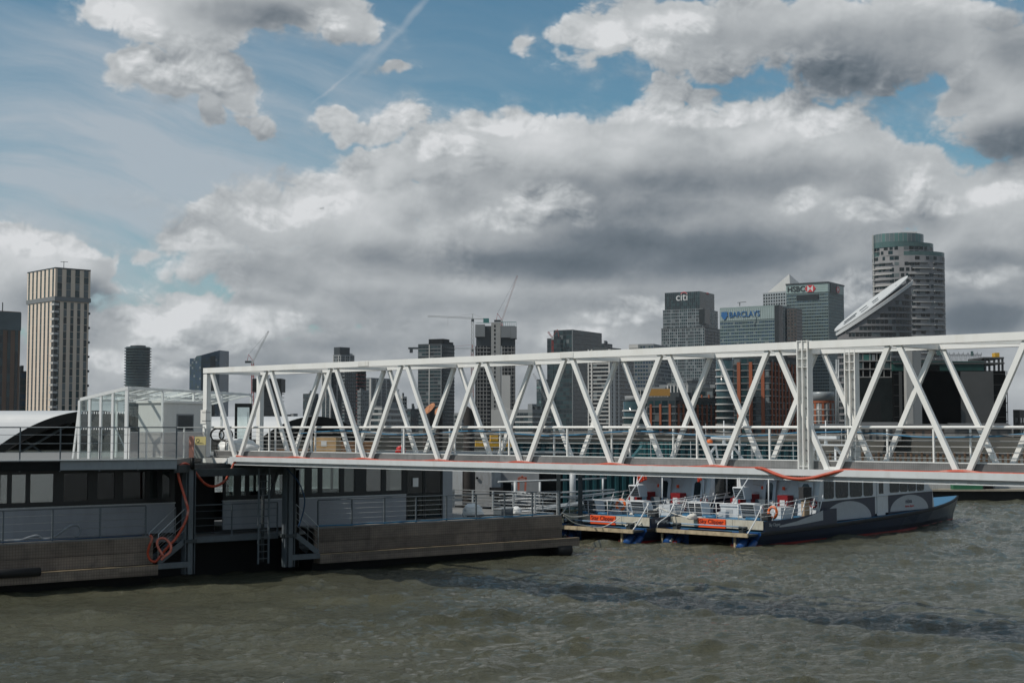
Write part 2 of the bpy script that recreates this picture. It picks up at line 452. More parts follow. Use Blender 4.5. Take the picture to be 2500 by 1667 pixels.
def tag(o, label=None, cat=None, group=None, kind=None):
    if label: o['label'] = label
    if cat: o['category'] = cat
    if group: o['group'] = group
    if kind: o['kind'] = kind
    return o
def thing(name, label, cat, loc=(0, 0, 0), rz=0.0, group=None):
    o = bpy.data.objects.new(name, None); C.objects.link(o)
    o.location = loc; o.rotation_euler = (0, 0, rz); o.empty_display_size = 0.5
    return tag(o, label, cat, group)
def copy_tree(o, parent=None):
    c = o.copy(); C.objects.link(c); c.parent = parent
    for ch in o.children: copy_tree(ch, c)
    return c
def text(name, body, size, m, parent, loc, rot, depth=0.01, align='CENTER', sx=1.0, bold=0.0):
    cu = bpy.data.curves.new(name, 'FONT'); cu.body = body; cu.size = size; cu.extrude = depth
    cu.align_x = align; cu.align_y = 'CENTER'; cu.offset = bold
    cu.materials.append(m)
    tmp = bpy.data.objects.new(name, cu); C.objects.link(tmp)
    me = bpy.data.meshes.new_from_object(tmp.evaluated_get(bpy.context.evaluated_depsgraph_get()))
    bpy.data.objects.remove(tmp); me.name = name
    if not me.materials: me.materials.append(m)
    o = bpy.data.objects.new(name, me); C.objects.link(o)
    o.location = loc; o.rotation_euler = rot; o.scale = (sx, 1, 1)
    if parent is not None: o.parent = parent
    o['body'], o['size'], o['depth'] = body, size, depth
    return o
def spline(pts, k=8):
    """smooth path through the points"""
    p = [Vector(q) for q in pts]; p = [p[0] * 2 - p[1]] + p + [p[-1] * 2 - p[-2]]; out = []
    for i in range(1, len(p) - 2):
        for j in range(k):
            t = j / k; a, b, c, d = p[i - 1], p[i], p[i + 1], p[i + 2]
            out.append(0.5 * ((2 * b) + (c - a) * t + (2 * a - 5 * b + 4 * c - d) * t * t + (3 * b - a - 3 * c + d) * t ** 3))
    out.append(p[-2]); return out

WHITE = mat('white bridge paint', (0.80, 0.795, 0.77), 0.42, var=0.03, scale=1.3, dirt=(0.52, 0.46, 0.36, .22), streak=1)
GREYP = mat('grey bridge paint', (0.60, 0.62, 0.63), 0.45, var=0.04, scale=1.3, dirt=(0.38, 0.36, 0.32, .35), streak=1)
GALV = mat('galvanised steel', (0.42, 0.44, 0.45), 0.42, metal=0.55, var=0.2, scale=9)
STEEL = mat('stainless wire', (0.44, 0.44, 0.43), 0.5, metal=0.2, var=0.1)
DARKS = mat('dark painted steel', (0.035, 0.045, 0.05), 0.5, var=0.25, dirt=(.09, .08, .07, .5))
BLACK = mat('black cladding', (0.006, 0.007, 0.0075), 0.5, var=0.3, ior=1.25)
SLATE = mat('slate grey cladding', (0.27, 0.285, 0.31), 0.5, var=0.06, scale=0.8, dirt=(.17, .175, .18, .4), streak=1)
SLATED = mat('slate grey steel', (0.105, 0.125, 0.14), 0.5, var=0.15, scale=3, dirt=(.08, .08, .08, .5), streak=1)
RUBBER = mat('black rubber', (0.012, 0.012, 0.013), 0.7, var=0.3)
HOSE = mat('orange red hose', (0.42, 0.06, 0.026), 0.5, var=0.25, scale=1.1, dirt=(.55, .42, .36, .65))
BLUEC = mat('blue cable', (0.02, 0.16, 0.30), 0.45, var=0.2)
# ---------------------------------------------------------------- river
def wave_tile(n, L, wind, amp, seed, kmin=0.0):
    rng = np.random.default_rng(seed)
    k1 = np.fft.fftfreq(n, L / n) * 2 * np.pi
    kx, ky = np.meshgrid(k1, k1, indexing='ij'); k = np.hypot(kx, ky); k[0, 0] = 1
    V = 2.7; Lw = V * V / 9.81
    P = np.exp(-1 / (k * Lw) ** 2) / k ** 3.6 * (0.04 + ((kx * wind[0] + ky * wind[1]) / k) ** 4) * np.exp(-(k * 0.03) ** 2)
    P[0, 0] = 0; P[k < kmin] = 0
    h = (rng.normal(size=(n, n)) + 1j * rng.normal(size=(n, n))) * np.sqrt(P / 2)
    z = np.fft.ifft2(h).real; z *= amp / z.std()
    # sharpen the crests a little
    z = z + 0.9 / amp * 0.16 * (z * z - (z * z).mean())
    return z
def sample(tile, L, x, y):
    n = tile.shape[0]; u_ = x / L * n; v_ = y / L * n
    i = np.floor(u_).astype(int); j = np.floor(v_).astype(int); a = u_ - i; b = v_ - j
    i0, i1, j0, j1 = i % n, (i + 1) % n, j % n, (j + 1) % n
    return tile[i0, j0] * (1 - a) * (1 - b) + tile[i1, j0] * a * (1 - b) + tile[i0, j1] * (1 - a) * b + tile[i1, j1] * a * b
def water():
    T1 = wave_tile(512, 47.0, (0.42, -0.91), 0.056, 3)
    T2 = wave_tile(512, 29.3, (0.60, -0.80), 0.030, 8)
    x = np.arange(-34, 62.01, 0.125)
    ys = [24.0]
    while ys[-1] < 150: ys.append(ys[-1] + 0.09 + (ys[-1] - 24) * 0.0022)
    y = np.array(ys)
    X_, Y_2 = np.meshgrid(x, y)
    c, s_ = math.cos(0.5), math.sin(0.5)
    z = sample(T1, 47.0, X_, Y_2) + sample(T2, 29.3, X_ * c - Y_2 * s_, X_ * s_ + Y_2 * c)
    gust = 0.75 + 0.5 * (sample(T1, 47.0, X_ * 0.21 + 7, Y_2 * 0.3 + 3) / 0.060 * 0.35 + 0.5).clip(0, 1)
    z = z * gust
    edge = np.minimum.reduce([(X_ - x[0]) / 3, (x[-1] - X_) / 3, (Y_2 - y[0]) / 2, (y[-1] - Y_2) / 8]).clip(0, 1)
    z = z * edge
    nx, ny = len(x), len(y)
    V = np.stack([X_, Y_2, z], -1).reshape(-1, 3)
    idx = np.arange(nx * ny).reshape(ny, nx)
    q = np.stack([idx[:-1, :-1], idx[:-1, 1:], idx[1:, 1:], idx[1:, :-1]], -1).reshape(-1, 4)
    # the rest of the river, flat and far, round the chop
    B = 3300.0; k = len(V)
    ring = [(-B, -400), (x[0], -400), (x[-1], -400), (B, -400), (-B, y[0]), (B, y[0]), (-B, y[-1]), (B, y[-1]), (-B, B), (x[0], B), (x[-1], B), (B, B)]
    V = np.vstack([V, [(a, b, 0) for a, b in ring]])
    bot, top, lef, rig = idx[0].tolist(), idx[-1].tolist(), idx[:, 0].tolist(), idx[:, -1].tolist()
    f = [[k + 0, k + 1, bot[0], k + 4], [k + 1, k + 2] + bot[::-1], [k + 2, k + 3, k + 5, bot[-1]],
         [k + 4] + lef + [k + 6], [k + 5, k + 7] + rig[::-1],
         [k + 6, top[0], k + 9, k + 8], top + [k + 10, k + 9], [top[-1], k + 7, k + 11, k + 10]]
    me = bpy.data.meshes.new('river')
    loops = np.concatenate([q.ravel(), np.array(sum(f, []))]); sizes = np.concatenate([np.full(len(q), 4), [len(t) for t in f]])
    me.vertices.add(len(V)); me.vertices.foreach_set('co', V.astype(np.float32).ravel())
    me.loops.add(len(loops)); me.loops.foreach_set('vertex_index', loops.astype(np.int32))
    me.polygons.add(len(sizes)); me.polygons.foreach_set('loop_start', np.concatenate([[0], np.cumsum(sizes)[:-1]]).astype(np.int32)); me.polygons.foreach_set('loop_total', sizes.astype(np.int32))
    me.polygons.foreach_set('use_smooth', np.ones(len(sizes), dtype=bool)); me.update(calc_edges=True); me.validate()
    m = bpy.data.materials.new('river water'); m.use_nodes = True
    t = m.node_tree; b = t.nodes['Principled BSDF']
    tc = t.nodes.new('ShaderNodeTexCoord')
    sp = t.nodes.new('ShaderNodeSeparateXYZ'); t.links.new(tc.outputs['Object'], sp.inputs[0])
    x_, y_ = Sx(t, sp.outputs[0]), Sx(t, sp.outputs[1])
    silt = noise(t, vec(t, x_ * 0.05, y_ * 0.09, 0.0), 1.0, 6, 0.6)
    mx = t.nodes.new('ShaderNodeMix'); mx.data_type = 'RGBA'
    t.links.new(silt.step(0.3, 0.7).k, mx.inputs[0])
    mx.inputs[6].default_value = (0.056, 0.057, 0.038, 1); mx.inputs[7].default_value = (0.084, 0.083, 0.055, 1)
    t.links.new(mx.outputs[2], b.inputs['Base Color'])
    b.inputs['IOR'].default_value = 1.333; b.inputs['Roughness'].default_value = 0.04
    rx, ry = x_ * 0.94 + y_ * 0.34, y_ * 0.94 - x_ * 0.34
    rip = noise(t, vec(t, rx * 0.6, ry * 1.25, 0.0), 3.6, 6, 0.66, 0.5) + noise(t, vec(t, x_ * 0.6, y_ * 1.1, 4.0), 11.0, 4, 0.65) * 0.45
    bp = t.nodes.new('ShaderNodeBump'); bp.inputs['Strength'].default_value = 1.0; bp.inputs['Distance'].default_value = 0.11
    t.links.new(rip.k, bp.inputs['Height']); t.links.new(bp.outputs[0], b.inputs['Normal'])
    me.materials.append(m); me.update()
    o = bpy.data.objects.new('river', me); C.objects.link(o)
    return tag(o, 'choppy olive brown river water crossed by the shadow of the bridge', None, None, 'structure')
water()
# ---------------------------------------------------------------- link bridge
BZ = math.atan2(-0.655, 0.755)
BO = Vector((-13.1, 61.1, 0))
BU, BN = Vector((0.755, -0.655, 0)), Vector((0.655, 0.755, 0))
BW, ZT, ZB, PAN, S0, SL = 2.9, 8.74, 4.66, 3.94, 0.18, 48.0
DECK = 5.06
def bpt(s_, n_, z): return BO + BU * s_ + BN * n_ + Vector((0, 0, z))
bridge = thing('footbridge', 'long white steel truss footbridge over the water, open lattice of V shaped diagonals', 'footbridge', BO, BZ)
for n_ in (0.0, BW):
    MB().box(-0.13, SL, n_ - 0.12, n_ + 0.12, ZT - 0.22, ZT).build('top_chord', WHITE, bridge)
    near = n_ == 0
    b = MB()
    o_ = -1 if near else 1
    b.box(1.6 if near else 0, SL, n_ - 0.10, n_ + 0.10, ZB + 0.02, ZB + 0.27)
    if near:                                            # outer flanges and lip: the long ledge the hose lies on
        y0 = -0.30
        b.box(2.0, SL, y0, -0.103, ZB + 0.235, ZB + 0.262); b.box(2.0, SL, y0 - 0.012, y0 - 0.001, ZB + 0.125, ZB + 0.318)
        b.box(2.0, SL, y0 + 0.05, -0.103, ZB - 0.02, ZB + 0.010)
    b.build('bottom_chord', GREYP, bridge)
    if near: MB().box(-0.2, 1.597, -0.14, 0.12, ZB + 0.01, ZB + 0.25).build('bottom_chord', WHITE, bridge)
    MB().box(-0.125, 0.125, n_ - 0.11, n_ + 0.11, ZB + 0.28, ZT - 0.262).build('end_post', WHITE, bridge)
    nodes = [S0 + 0.12] + [S0 + PAN * i for i in range(1, 13)]
    for i in range(12):
        a, c_ = nodes[i], nodes[i + 1]; m_ = S0 + PAN * (i + .5)
        for (t0, t1) in ((a + (0.16 if i else 0.05), m_ - 0.15), (c_ - 0.16, m_ + 0.15)):
            MB().bar((t0, n_, ZT - 0.225), (t1, n_, ZB + 0.285), 0.145, 0.14, up=(0, 1, 0)).build('diagonal', WHITE, bridge)
    # gusset plates at the nodes
for i in range(0, 13):
    s_ = S0 + PAN * i if i else 0.0
    MB().box(s_ - 0.09, s_ + 0.09, 0.123, BW - 0.123, ZT - 0.235, ZT - 0.04).build('cross_beam', WHITE, bridge)
    if i < 12:
        e = S0 + PAN * (i + 1)
        MB().bar((s_ + 0.15, 0.16, ZT - 0.14), (e - 0.15, BW - 0.16, ZT - 0.14), 0.11, 0.11).build('plan_brace', WHITE, bridge)
        MB().box(s_ + PAN / 2 - 0.08, s_ + PAN / 2 + 0.08, 0.103, BW - 0.103, ZB + 0.03, ZB + 0.2).build('floor_beam', GREYP, bridge)
MB().box(-0.1, SL, 0.16, BW - 0.16, DECK - 0.19, DECK - 0.08).build('deck', mat('deck tread', (0.30, 0.30, 0.29), 0.7, bump=.4, bscale=40, dirt=(.2, .18, .15, .5)), bridge)
KICK = panel_mat('chequer plate', (0.20, 0.20, 0.198), 0.055, 0.055, 0.5, 0.45)
MB().box(0.35, SL, 0.125, 0.145, DECK - 0.10, DECK + 0.145).build('kick_plate', KICK, bridge)
MB().box(0.35, SL, BW - 0.145, BW - 0.125, DECK - 0.10, DECK + 0.10).build('kick_plate', KICK, bridge)
for n_, zt in ((0.20, DECK + 0.17), (BW - 0.20, DECK + 0.12)):
    MB().box(0.35, SL, n_ - 0.035, n_ + 0.035, zt - 0.022, zt).build('kerb_rail', WHITE, bridge)
    MB().tube([(0.1, n_ + .02, EYE + 0.0), (SL, n_ + .02, EYE + 0.0)], 0.045, 8).build('handrail', WHITE, bridge)
    for k in range(5):
        z = EYE - 0.20 - 0.165 * k - (0.05 if n_ > 1 else 0)
        MB().tube([(0.12, n_ + .02, z), (SL, n_ + .02, z)], 0.0075, 6).build('guard_wire', STEEL, bridge)
    i = 0
    s_ = 1.3
    while s_ < SL:
        MB().box(s_ - 0.022, s_ + 0.022, n_ - 0.012, n_ + 0.055, zt, EYE - 0.045).build('rail_post', WHITE, bridge); s_ += 2.62
# field splices of the chords: cover plates with a row of bolts
PLATE = mat('cover plate paint', (0.72, 0.71, 0.68), .45, var=.05, dirt=(.40, .30, .20, .5), streak=1)
for s_ in (9.9, 19.9):
    for (y, z0, z1) in ((-0.134, ZT - .20, ZT - .02), (-0.134 + .02, ZB + .05, ZB + .11)):
        MB().box(s_ - .28, s_ + .28, y, y + .012, z0, z1).build('cover_plate', PLATE, bridge)
for i in range(12):
    m_ = S0 + PAN * (i + .5)
    MB().prism([(m_ - .34, -.035, ZB + .285), (m_ + .34, -.035, ZB + .285), (m_ + .17, -.035, ZB + .40), (m_ - .17, -.035, ZB + .40)], (0, .07, 0)).build('gusset', PLATE, bridge)
# splice columns: two channels back to back with stiffeners and bolts
BOLT = mat('steel bolt', (0.25, 0.25, 0.26), 0.4, metal=.6)
for n_ in (-0.02, BW + 0.02):
    c_ = MB(); o_ = -1 if n_ < 1 else 1
    s0, s1 = 28.67, 29.04; z0, z1 = ZB - 0.06, ZT + 0.03; y0, y1 = n_ - 0.15, n_ + 0.15
    c_.box(s0, s1, n_ - 0.02, n_ + 0.02, z0, z1)                       # webs
    for xx in (s0, (s0 + s1) / 2 - 0.02, s1 - 0.03): c_.box(xx, xx + 0.03, y0, n_ - 0.021, z0, z1); 
    for xx in (s0, s1 - 0.03): c_.box(xx, xx + 0.03, n_ + 0.021, y1, z0, z1)
    for zz in (z0, z0 + 0.22, z0 + 0.44, z1 - 0.03, z1 - 0.30, z1 - 0.55, z1 - 0.80):
        for a, e in ((s0 + 0.031, (s0 + s1) / 2 - 0.021), ((s0 + s1) / 2 + 0.011, s1 - 0.031)): c_.box(a, e, y0 + 0.02, n_ - 0.022, zz, zz + 0.02)
    col = c_.build('splice_column', WHITE, bridge)
    bb = MB()
    for k in range(12):
        z = z0 + 0.3 + k * 0.31
        for xx in ((s0 + s1) / 2 - 0.06, (s0 + s1) / 2 + 0.06): bb.tube([(xx, n_ - 0.020, z), (xx, n_ - 0.05, z)], 0.022, 6)
    bb.build('bolts', BOLT, col)
# notice tied to the end post
MB().box(-0.25, 0.12, -0.135, -0.115, 6.35, 6.95).build('notice', mat('paper', (.7, .69, .66), .8, var=.05), bridge)
for z in (6.47, 6.83): MB().box(-0.132, 0.132, -0.142, 0.117, z, z + .018).build('strap', BLACK, bridge)

# hose along the ledge, slack where it passes the column and down to the pontoon
def hose():
    random.seed(5)
    pts = []
    zl = ZB + 0.262 + 0.030
    s_ = SL - 0.2
    while s_ > 2.2:
        y = -0.20; z = zl
        d = s_ - 28.86
        if abs(d) < 2.2:
            w_ = math.cos(d / 2.2 * math.pi / 2) ** 2
            y = -0.20 - 0.26 * w_; z = zl + 0.04 * w_ - 0.30 * max(0, math.cos(d / 1.25 * math.pi / 2) if abs(d) < 1.25 else 0)
        for nd in (S0 + PAN * (i + .5) for i in range(12)):
            if abs(s_ - nd) < 0.8 and abs(d) > 2.2: z += 0.05 * math.cos((s_ - nd) / 0.8 * math.pi / 2) ** 2
        pts.append(bpt(s_, y + random.uniform(-.015, .015), z)); s_ -= 0.45
    fall = [(594, 1120), (579, 1121), (571, 1132), (562, 1152), (549, 1173), (533, 1184), (516, 1187), (499, 1179), (484, 1162), (468, 1141),
            (455, 1132), (442, 1134), (435, 1147), (437, 1167), (447, 1201), (455, 1227), (459, 1245), (455, 1266), (445, 1288), (429, 1314),
            (410, 1334), (393, 1355), (380, 1370), (367, 1366), (361, 1351), (364, 1334), (371, 1314), (366, 1306)]
    ds = np.interp(range(len(fall)), [0, 4, 8, 11, 15, 21, 27], [59.6, 59.4, 57.9, 57.2, 56.9, 56.6, 56.3])
    pts += [at(px, py, d) for (px, py), d in zip(fall, ds)]
    b = MB().tube(spline(pts, 6), 0.052, 8)
    o = b.build('hose', HOSE)
    tag(o, 'orange red hose lying along the bridge ledge and hanging down to the pontoon stairs', 'hose')
    p2 = [at(px, py, 56.4) for px, py in ((399, 1357), (384, 1331), (387, 1316), (402, 1314), (416, 1328), (416, 1345), (402, 1358), (394, 1366))]
    o2 = MB().tube(spline(p2, 6), 0.05, 8).build('hose', mat('faded red hose', (.55, .16, .11), .5, var=.35, scale=4))
    tag(o2, 'thin faded red hose in a loop on the pontoon stairs', 'hose')
hose()
def cables():
    random.seed(9)
    pts = []; s_ = 3.0; k = 0
    while s_ < SL:
        z = EYE - 0.13 - (0.16 * (0.5 + 0.5 * math.sin(s_ * 0.83)) if True else 0) - random.uniform(0, .02)
        pts.append(bpt(s_, BW - 0.30, z)); s_ += 0.6
    tag(MB().tube(spline(pts, 3), 0.024, 6).build('cable', BLUEC), 'blue cable looped along the far handrail of the bridge', 'cable')
    pts = []; s_ = 3.0
    while s_ < SL:
        pts.append(bpt(s_, BW - 0.32, EYE - 0.10 - 0.10 * abs(math.sin(s_ * 0.41)) - random.uniform(0, .03))); s_ += 0.7
    tag(MB().tube(spline(pts, 3), 0.016, 6).build('cable', RUBBER), 'thin black cable tied along the far handrail of the bridge', 'cable')
    for (cx, lab) in ((530, 'black coiled cable hung on the bridge end rail, the coil nearer the end post'), (551, 'black coiled cable hung on the bridge end rail beside another coil')):
        c = at(cx, 1061, 61.0)
        b = MB().torus(c, 0.28, 0.022, (0.3, -1, 0.1), 24, 6).torus(c + Vector((.02, .04, -.02)), 0.27, 0.02, (0.2, -1, 0.0), 24, 6)
        e = spline([c + Vector((.02, 0, -.26)), c + Vector((.0, -.03, -.7)), c + Vector((.1, -.05, -1.15)), c + Vector((.12, -.3, -2.0))], 6)
        b.tube(e, 0.018, 6)
        tag(b.build('cable_coil', RUBBER), lab, 'cable', 'cable coils on the bridge end')
cables()
# ---------------------------------------------------------------- floating pier
PO = Vector((-18.9, 52.5, 0)); PZ = math.atan2(0.63, 0.777)
PU, PN = Vector((0.777, 0.63, 0)), Vector((-0.63, 0.777, 0))
def tp(px, y=0.0):
    k = (px - 1250) / F
    return (k * (52.5 + .777 * y) + 18.9 + .63 * y) / (.777 - .63 * k)
TREAD = panel_mat('moulded tread panels', (0.19, 0.152, 0.122), 0.11, 0.11, 0.4, 0.6, 0.25)
GOLDEDGE = mat('sunlit worn timber edge', (0.36, 0.27, 0.17), 0.6, var=0.35, scale=1.5, dirt=(.09, .07, .05, .9))  # gold tone puts the lit top edge of the ledge into the colour
DECKM = mat('pontoon deck', (0.19, 0.19, 0.185), 0.7, var=0.15, dirt=(.2, .19, .17, .5))
pon = thing('pier_pontoon', 'long dark floating pontoon with tread plate sides and a stepped fender ledge', 'pontoon', PO, PZ)
for a, e in ((-9.0, 6.37), (13.8, 28.6)):
    MB().box(a, e, 0.0, 0.56, 0.40, 0.775).build('fender_ledge', TREAD, pon)
    MB().box(a, e, -0.01, 0.20, 0.777, 0.80).build('ledge_edge', GOLDEDGE, pon)
    e2 = min(e, 27.9)
    MB().box(a, e2, 0.50, 0.62, 0.80, 1.27).build('hull_side', TREAD, pon)
    MB().box(a, e2, 0.49, 0.62, 1.285, 1.84).build('hull_side', TREAD, pon)
    MB().box(a, e2, 0.70, 9.4, -0.9, 1.70).build('hull', BLACK, pon)
    MB().box(a, e2, 0.52, 9.5, 1.845, 1.90).build('deck', DECKM, pon)
MB().box(6.37, 13.8, 2.2, 9.4, -0.9, 1.70).build('hull', BLACK, pon)
MB().box(6.6, 13.6, 0.95, 9.5, 1.60, 1.72).build('deck', DECKM, pon)
MB().box(7.9, 12.2, 0.80, 0.94, 1.50, 1.74).build('deck_beam', SLATED, pon)
MB().box(12.35, 13.8, 0.02, 0.2, 0.62, 0.84).build('ledge_beam', SLATED, pon)
MB().box(6.37, 7.7, 0.02, 0.2, 0.62, 0.84).build('ledge_beam', SLATED, pon)
MB().tube([(27.2, .25, .22), (28.1, .25, .22)], 0.34, 14).build('roller_fender', RUBBER, pon)
MB().tube([(-1.5, -.05, .86), (1.6, -.08, .84)], 0.17, 10).build('roller_fender', RUBBER, pon)

# cabin on the pontoon
cab = thing('pier_cabin', 'single storey dark pier waiting cabin with slate grey lower panels and black framed windows', 'cabin', PO, PZ)
Y0, Y1 = 1.72, 7.6
CLEAR = glass_mat('cabin glass', (0.75, 0.82, 0.80), 0.12)
TINT = glass_mat('dark cabin glass', (0.12, 0.14, 0.14), 0.055, opac=0.2, body=(.006, .008, .008))
FRAME = mat('black window frame', (0.010, 0.012, 0.013), 0.35, var=0.2)
T431, T549, T993, T1082, TE = tp(431, Y0), tp(549, Y0), tp(993, Y0), tp(1082, Y0), tp(1105, Y0)
MB().box(-9, T431, Y0, Y0 + .10, 1.90, 3.08).build('lower_panel', SLATE, cab)
MB().box(T549, T993, Y0, Y0 + .10, 1.90, 3.08).build('lower_panel', SLATE, cab)
MB().box(-9, T431 + .03, Y0 - .02, Y0 + .12, 3.085, 3.13).build('panel_cap', GALV, cab)
MB().box(T549 - .03, T993, Y0 - .02, Y0 + .12, 3.085, 3.13).build('panel_cap', GALV, cab)
MB().box(T1082, TE, Y0 - .02, Y0 + .45, 1.90, 4.52).build('end_panel', mat('pale slate panel', (0.30, 0.315, 0.335), .5, var=.04), cab)
for px in (160, 262, 420): pass
f = MB()
for a, e in ((-9, T431), (T549, T993)):
    f.box(a, e, Y0 + .01, Y0 + .11, 3.135, 3.27); f.box(a, e, Y0 + .01, Y0 + .11, 4.44, 4.53)
f.box(T993, T1082, Y0 + .01, Y0 + .11, 4.30, 4.53)
f.build('window_band', FRAME, cab)
def windows(spans, z0, z1, g):
    for a, e in spans:
        ta, te = tp(a, Y0), tp(e, Y0)
        w = MB(); fr = .045
        w.box(ta, ta + fr, Y0 + .02, Y0 + .10, z0, z1); w.box(te - fr, te, Y0 + .02, Y0 + .10, z0, z1)
        w.box(ta + fr, te - fr, Y0 + .02, Y0 + .10, z0, z0 + fr); w.box(ta + fr, te - fr, Y0 + .02, Y0 + .10, z1 - fr, z1)
        o = w.build('window', FRAME, cab)
        MB().box(ta + fr, te - fr, Y0 + .055, Y0 + .065, z0 + fr, z1 - fr).build('pane', g, o)
def piers(spans, lo, hi, z0, z1):
    ed = [lo]
    for a, e in spans: ed += [tp(a, Y0), tp(e, Y0)]
    ed.append(hi)
    for a, e in zip(ed[0::2], ed[1::2]):
        if e - a > 0.02: MB().box(a, e, Y0 + .015, Y0 + .105, z0, z1).build('window_pier', FRAME, cab)
MILKY = glass_mat('pale reflecting glass', (0.5, 0.58, 0.56), 0.30, 0.02)
wl = [(-190, -120), (-110, -20), (4, 27), (32, 72), (77, 139)]
wd = [(158, 222), (240, 287), (303, 362), (368, 392), (398, 422)]
windows(wl, 3.27, 4.44, MILKY); windows(wd, 3.27, 4.44, TINT); piers(wl + wd, -9, T431, 3.27, 4.44)
wr = [(553, 578), (590, 605), (610, 640), (652, 668), (673, 712), (722, 750), (762, 782), (788, 834), (841, 870)]
wr2 = [(895, 935), (943, 986)]
windows(wr, 3.27, 4.44, CLEAR); windows(wr2, 3.27, 4.44, MILKY if False else glass_mat('tinted cabin glass', (.45, .47, .45), .22)); piers(wr + wr2, T549, T993, 3.27, 4.44)
# double door
for i, (a, e) in enumerate(((T993 + .02, (T993 + T1082) / 2 - .01), ((T993 + T1082) / 2 + .01, T1082 - .01))):
    d = MB(); d.box(a, a + .07, Y0 + .02, Y0 + .09, 1.92, 4.28); d.box(e - .07, e, Y0 + .02, Y0 + .09, 1.92, 4.28)
    d.box(a + .07, e - .07, Y0 + .02, Y0 + .09, 1.92, 2.02); d.box(a + .07, e - .07, Y0 + .02, Y0 + .09, 4.18, 4.28); d.box(a + .07, e - .07, Y0 + .02, Y0 + .09, 3.05, 3.12)
    o = d.build('door', FRAME, cab)
    MB().box(a + .07, e - .07, Y0 + .05, Y0 + .06, 2.02, 3.05).build('pane', TINT, o); MB().box(a + .07, e - .07, Y0 + .05, Y0 + .06, 3.12, 4.18).build('pane', TINT, o)
    if i == 0:
        MB().box((a + e) / 2 - .15, (a + e) / 2 + .15, Y0 - .012, Y0 + .018, 3.45, 3.86).build('notice', mat('paper', (.7, .69, .66), .8), o)
for t_ in np.linspace(T549 + .4, T993 - .4, 7): MB().box(t_ - .05, t_ + .05, Y1 - .1, Y1, 1.9, 4.52).build('back_post', FRAME, cab)
MB().box(-9, T431 - 1.2, Y1 - .1, Y1, 1.9, 4.52).build('back_wall', BLACK, cab)
MB().box(T549, TE, Y1 - .1, Y1, 1.9, 3.2).build('back_wall', BLACK, cab)
MB().box(T431 - 1.3, T431 - 1.2, Y0 + .12, Y1 - .1, 1.9, 4.52).build('partition', BLACK, cab)
MB().box(T993 - .05, T993 + .05, Y0 + 1.4, Y1 - .1, 1.9, 4.52).build('partition', BLACK, cab)
MB().box(-9, TE, Y0 - .05, Y1 + .2, 4.535, 4.70).build('roof', BLACK, cab)
MB().box(T431 + .1, T549 - .1, Y0 + .6, Y0 + .7, 1.75, 4.5).build('entrance_shade', BLACK, cab)  # black sheet standing in for the shade of the open entrance gap

# upper landing, supported by the cabin and two columns
def ground(px, Y): return Vector(((px - 1250) / F * Y, Y, 0))
UP = [ground(-260, 52.6), ground(433, 56.6), Vector((-13.5, 60.85, 0)), Vector((-11.35, 63.35, 0)), Vector((-9.0, 71, 0)), Vector((-16, 75, 0)), Vector((-40, 66, 0))]
lan = thing('upper_landing', 'raised landing deck above the pier cabin with a grey steel edge beam', 'deck', (0, 0, 0))
MB().prism([p + Vector((0, 0, 4.72)) for p in UP], (0, 0, .21)).build('deck', DECKM, lan)
e0, e1 = ground(150, 54.95), ground(433, 56.6)
ee = ground(-260, 52.6)
off = Vector((.03, -.07, 0))
MB().bar(e0 + off + Vector((0, 0, 4.73)), e1 + off + Vector((0, 0, 4.73)), .10, .34).build('edge_beam', mat('grey edge beam', (0.26, 0.285, 0.305), .5, var=.06, dirt=(.17, .18, .19, .4), streak=1), lan)
MB().bar(ee + off + Vector((0, 0, 4.71)), e0 + off + Vector((0, 0, 4.71)), .08, .34).build('edge_beam', BLACK, lan)
MB().bar(ee + off * 1.4 + Vector((0, 0, 4.945)), e1 + off * 1.4 + Vector((0, 0, 4.945)), .16, .035).build('edge_strip', WHITE, lan)
MB().bar(e1 + Vector((0.0, 0, 4.55)), Vector((-12.2, 60.2, 4.55)), .2, .3).build('edge_beam', DARKS, lan)
MB().bar(PO + PU * 7.5 + PN * .45 + Vector((0, 0, 4.36)), PO + PU * 12.6 + PN * .45 + Vector((0, 0, 4.36)), .25, .30).build('cross_beam', DARKS, lan)
MB().bar(PO + PU * 6.9 + PN * 1.6 + Vector((0, 0, 4.60)), PO + PU * 12.9 + PN * 1.6 + Vector((0, 0, 4.60)), .25, .22).build('cross_beam', DARKS, lan)
for t_, lab in ((7.75, 'steel column at the foot of the orange hose stairs, under the bridge end'), (12.35, 'steel column under the bridge between the ladder and the far stairs')):
    col = thing('support_column', lab, 'column', PO + PU * t_ + PN * .22, PZ, 'columns carrying the bridge end')
    b = MB(); b.box(-.2, .2, -.012, .012, .34, 4.5); b.box(-.212, -.19, -.19, .19, .34, 4.5); b.box(.19, .212, -.19, .19, .34, 4.5)
    b.box(-.1, .1, -.2, -.18, .34, 4.5)
    b.build('shaft', SLATED, col)
    MB().box(-.26, .26, -.24, .24, 1.58, 1.72).build('collar', DARKS, col)
    MB().box(-.30, .30, -.26, .26, 4.5, 4.54).build('cap_plate', DARKS, col)
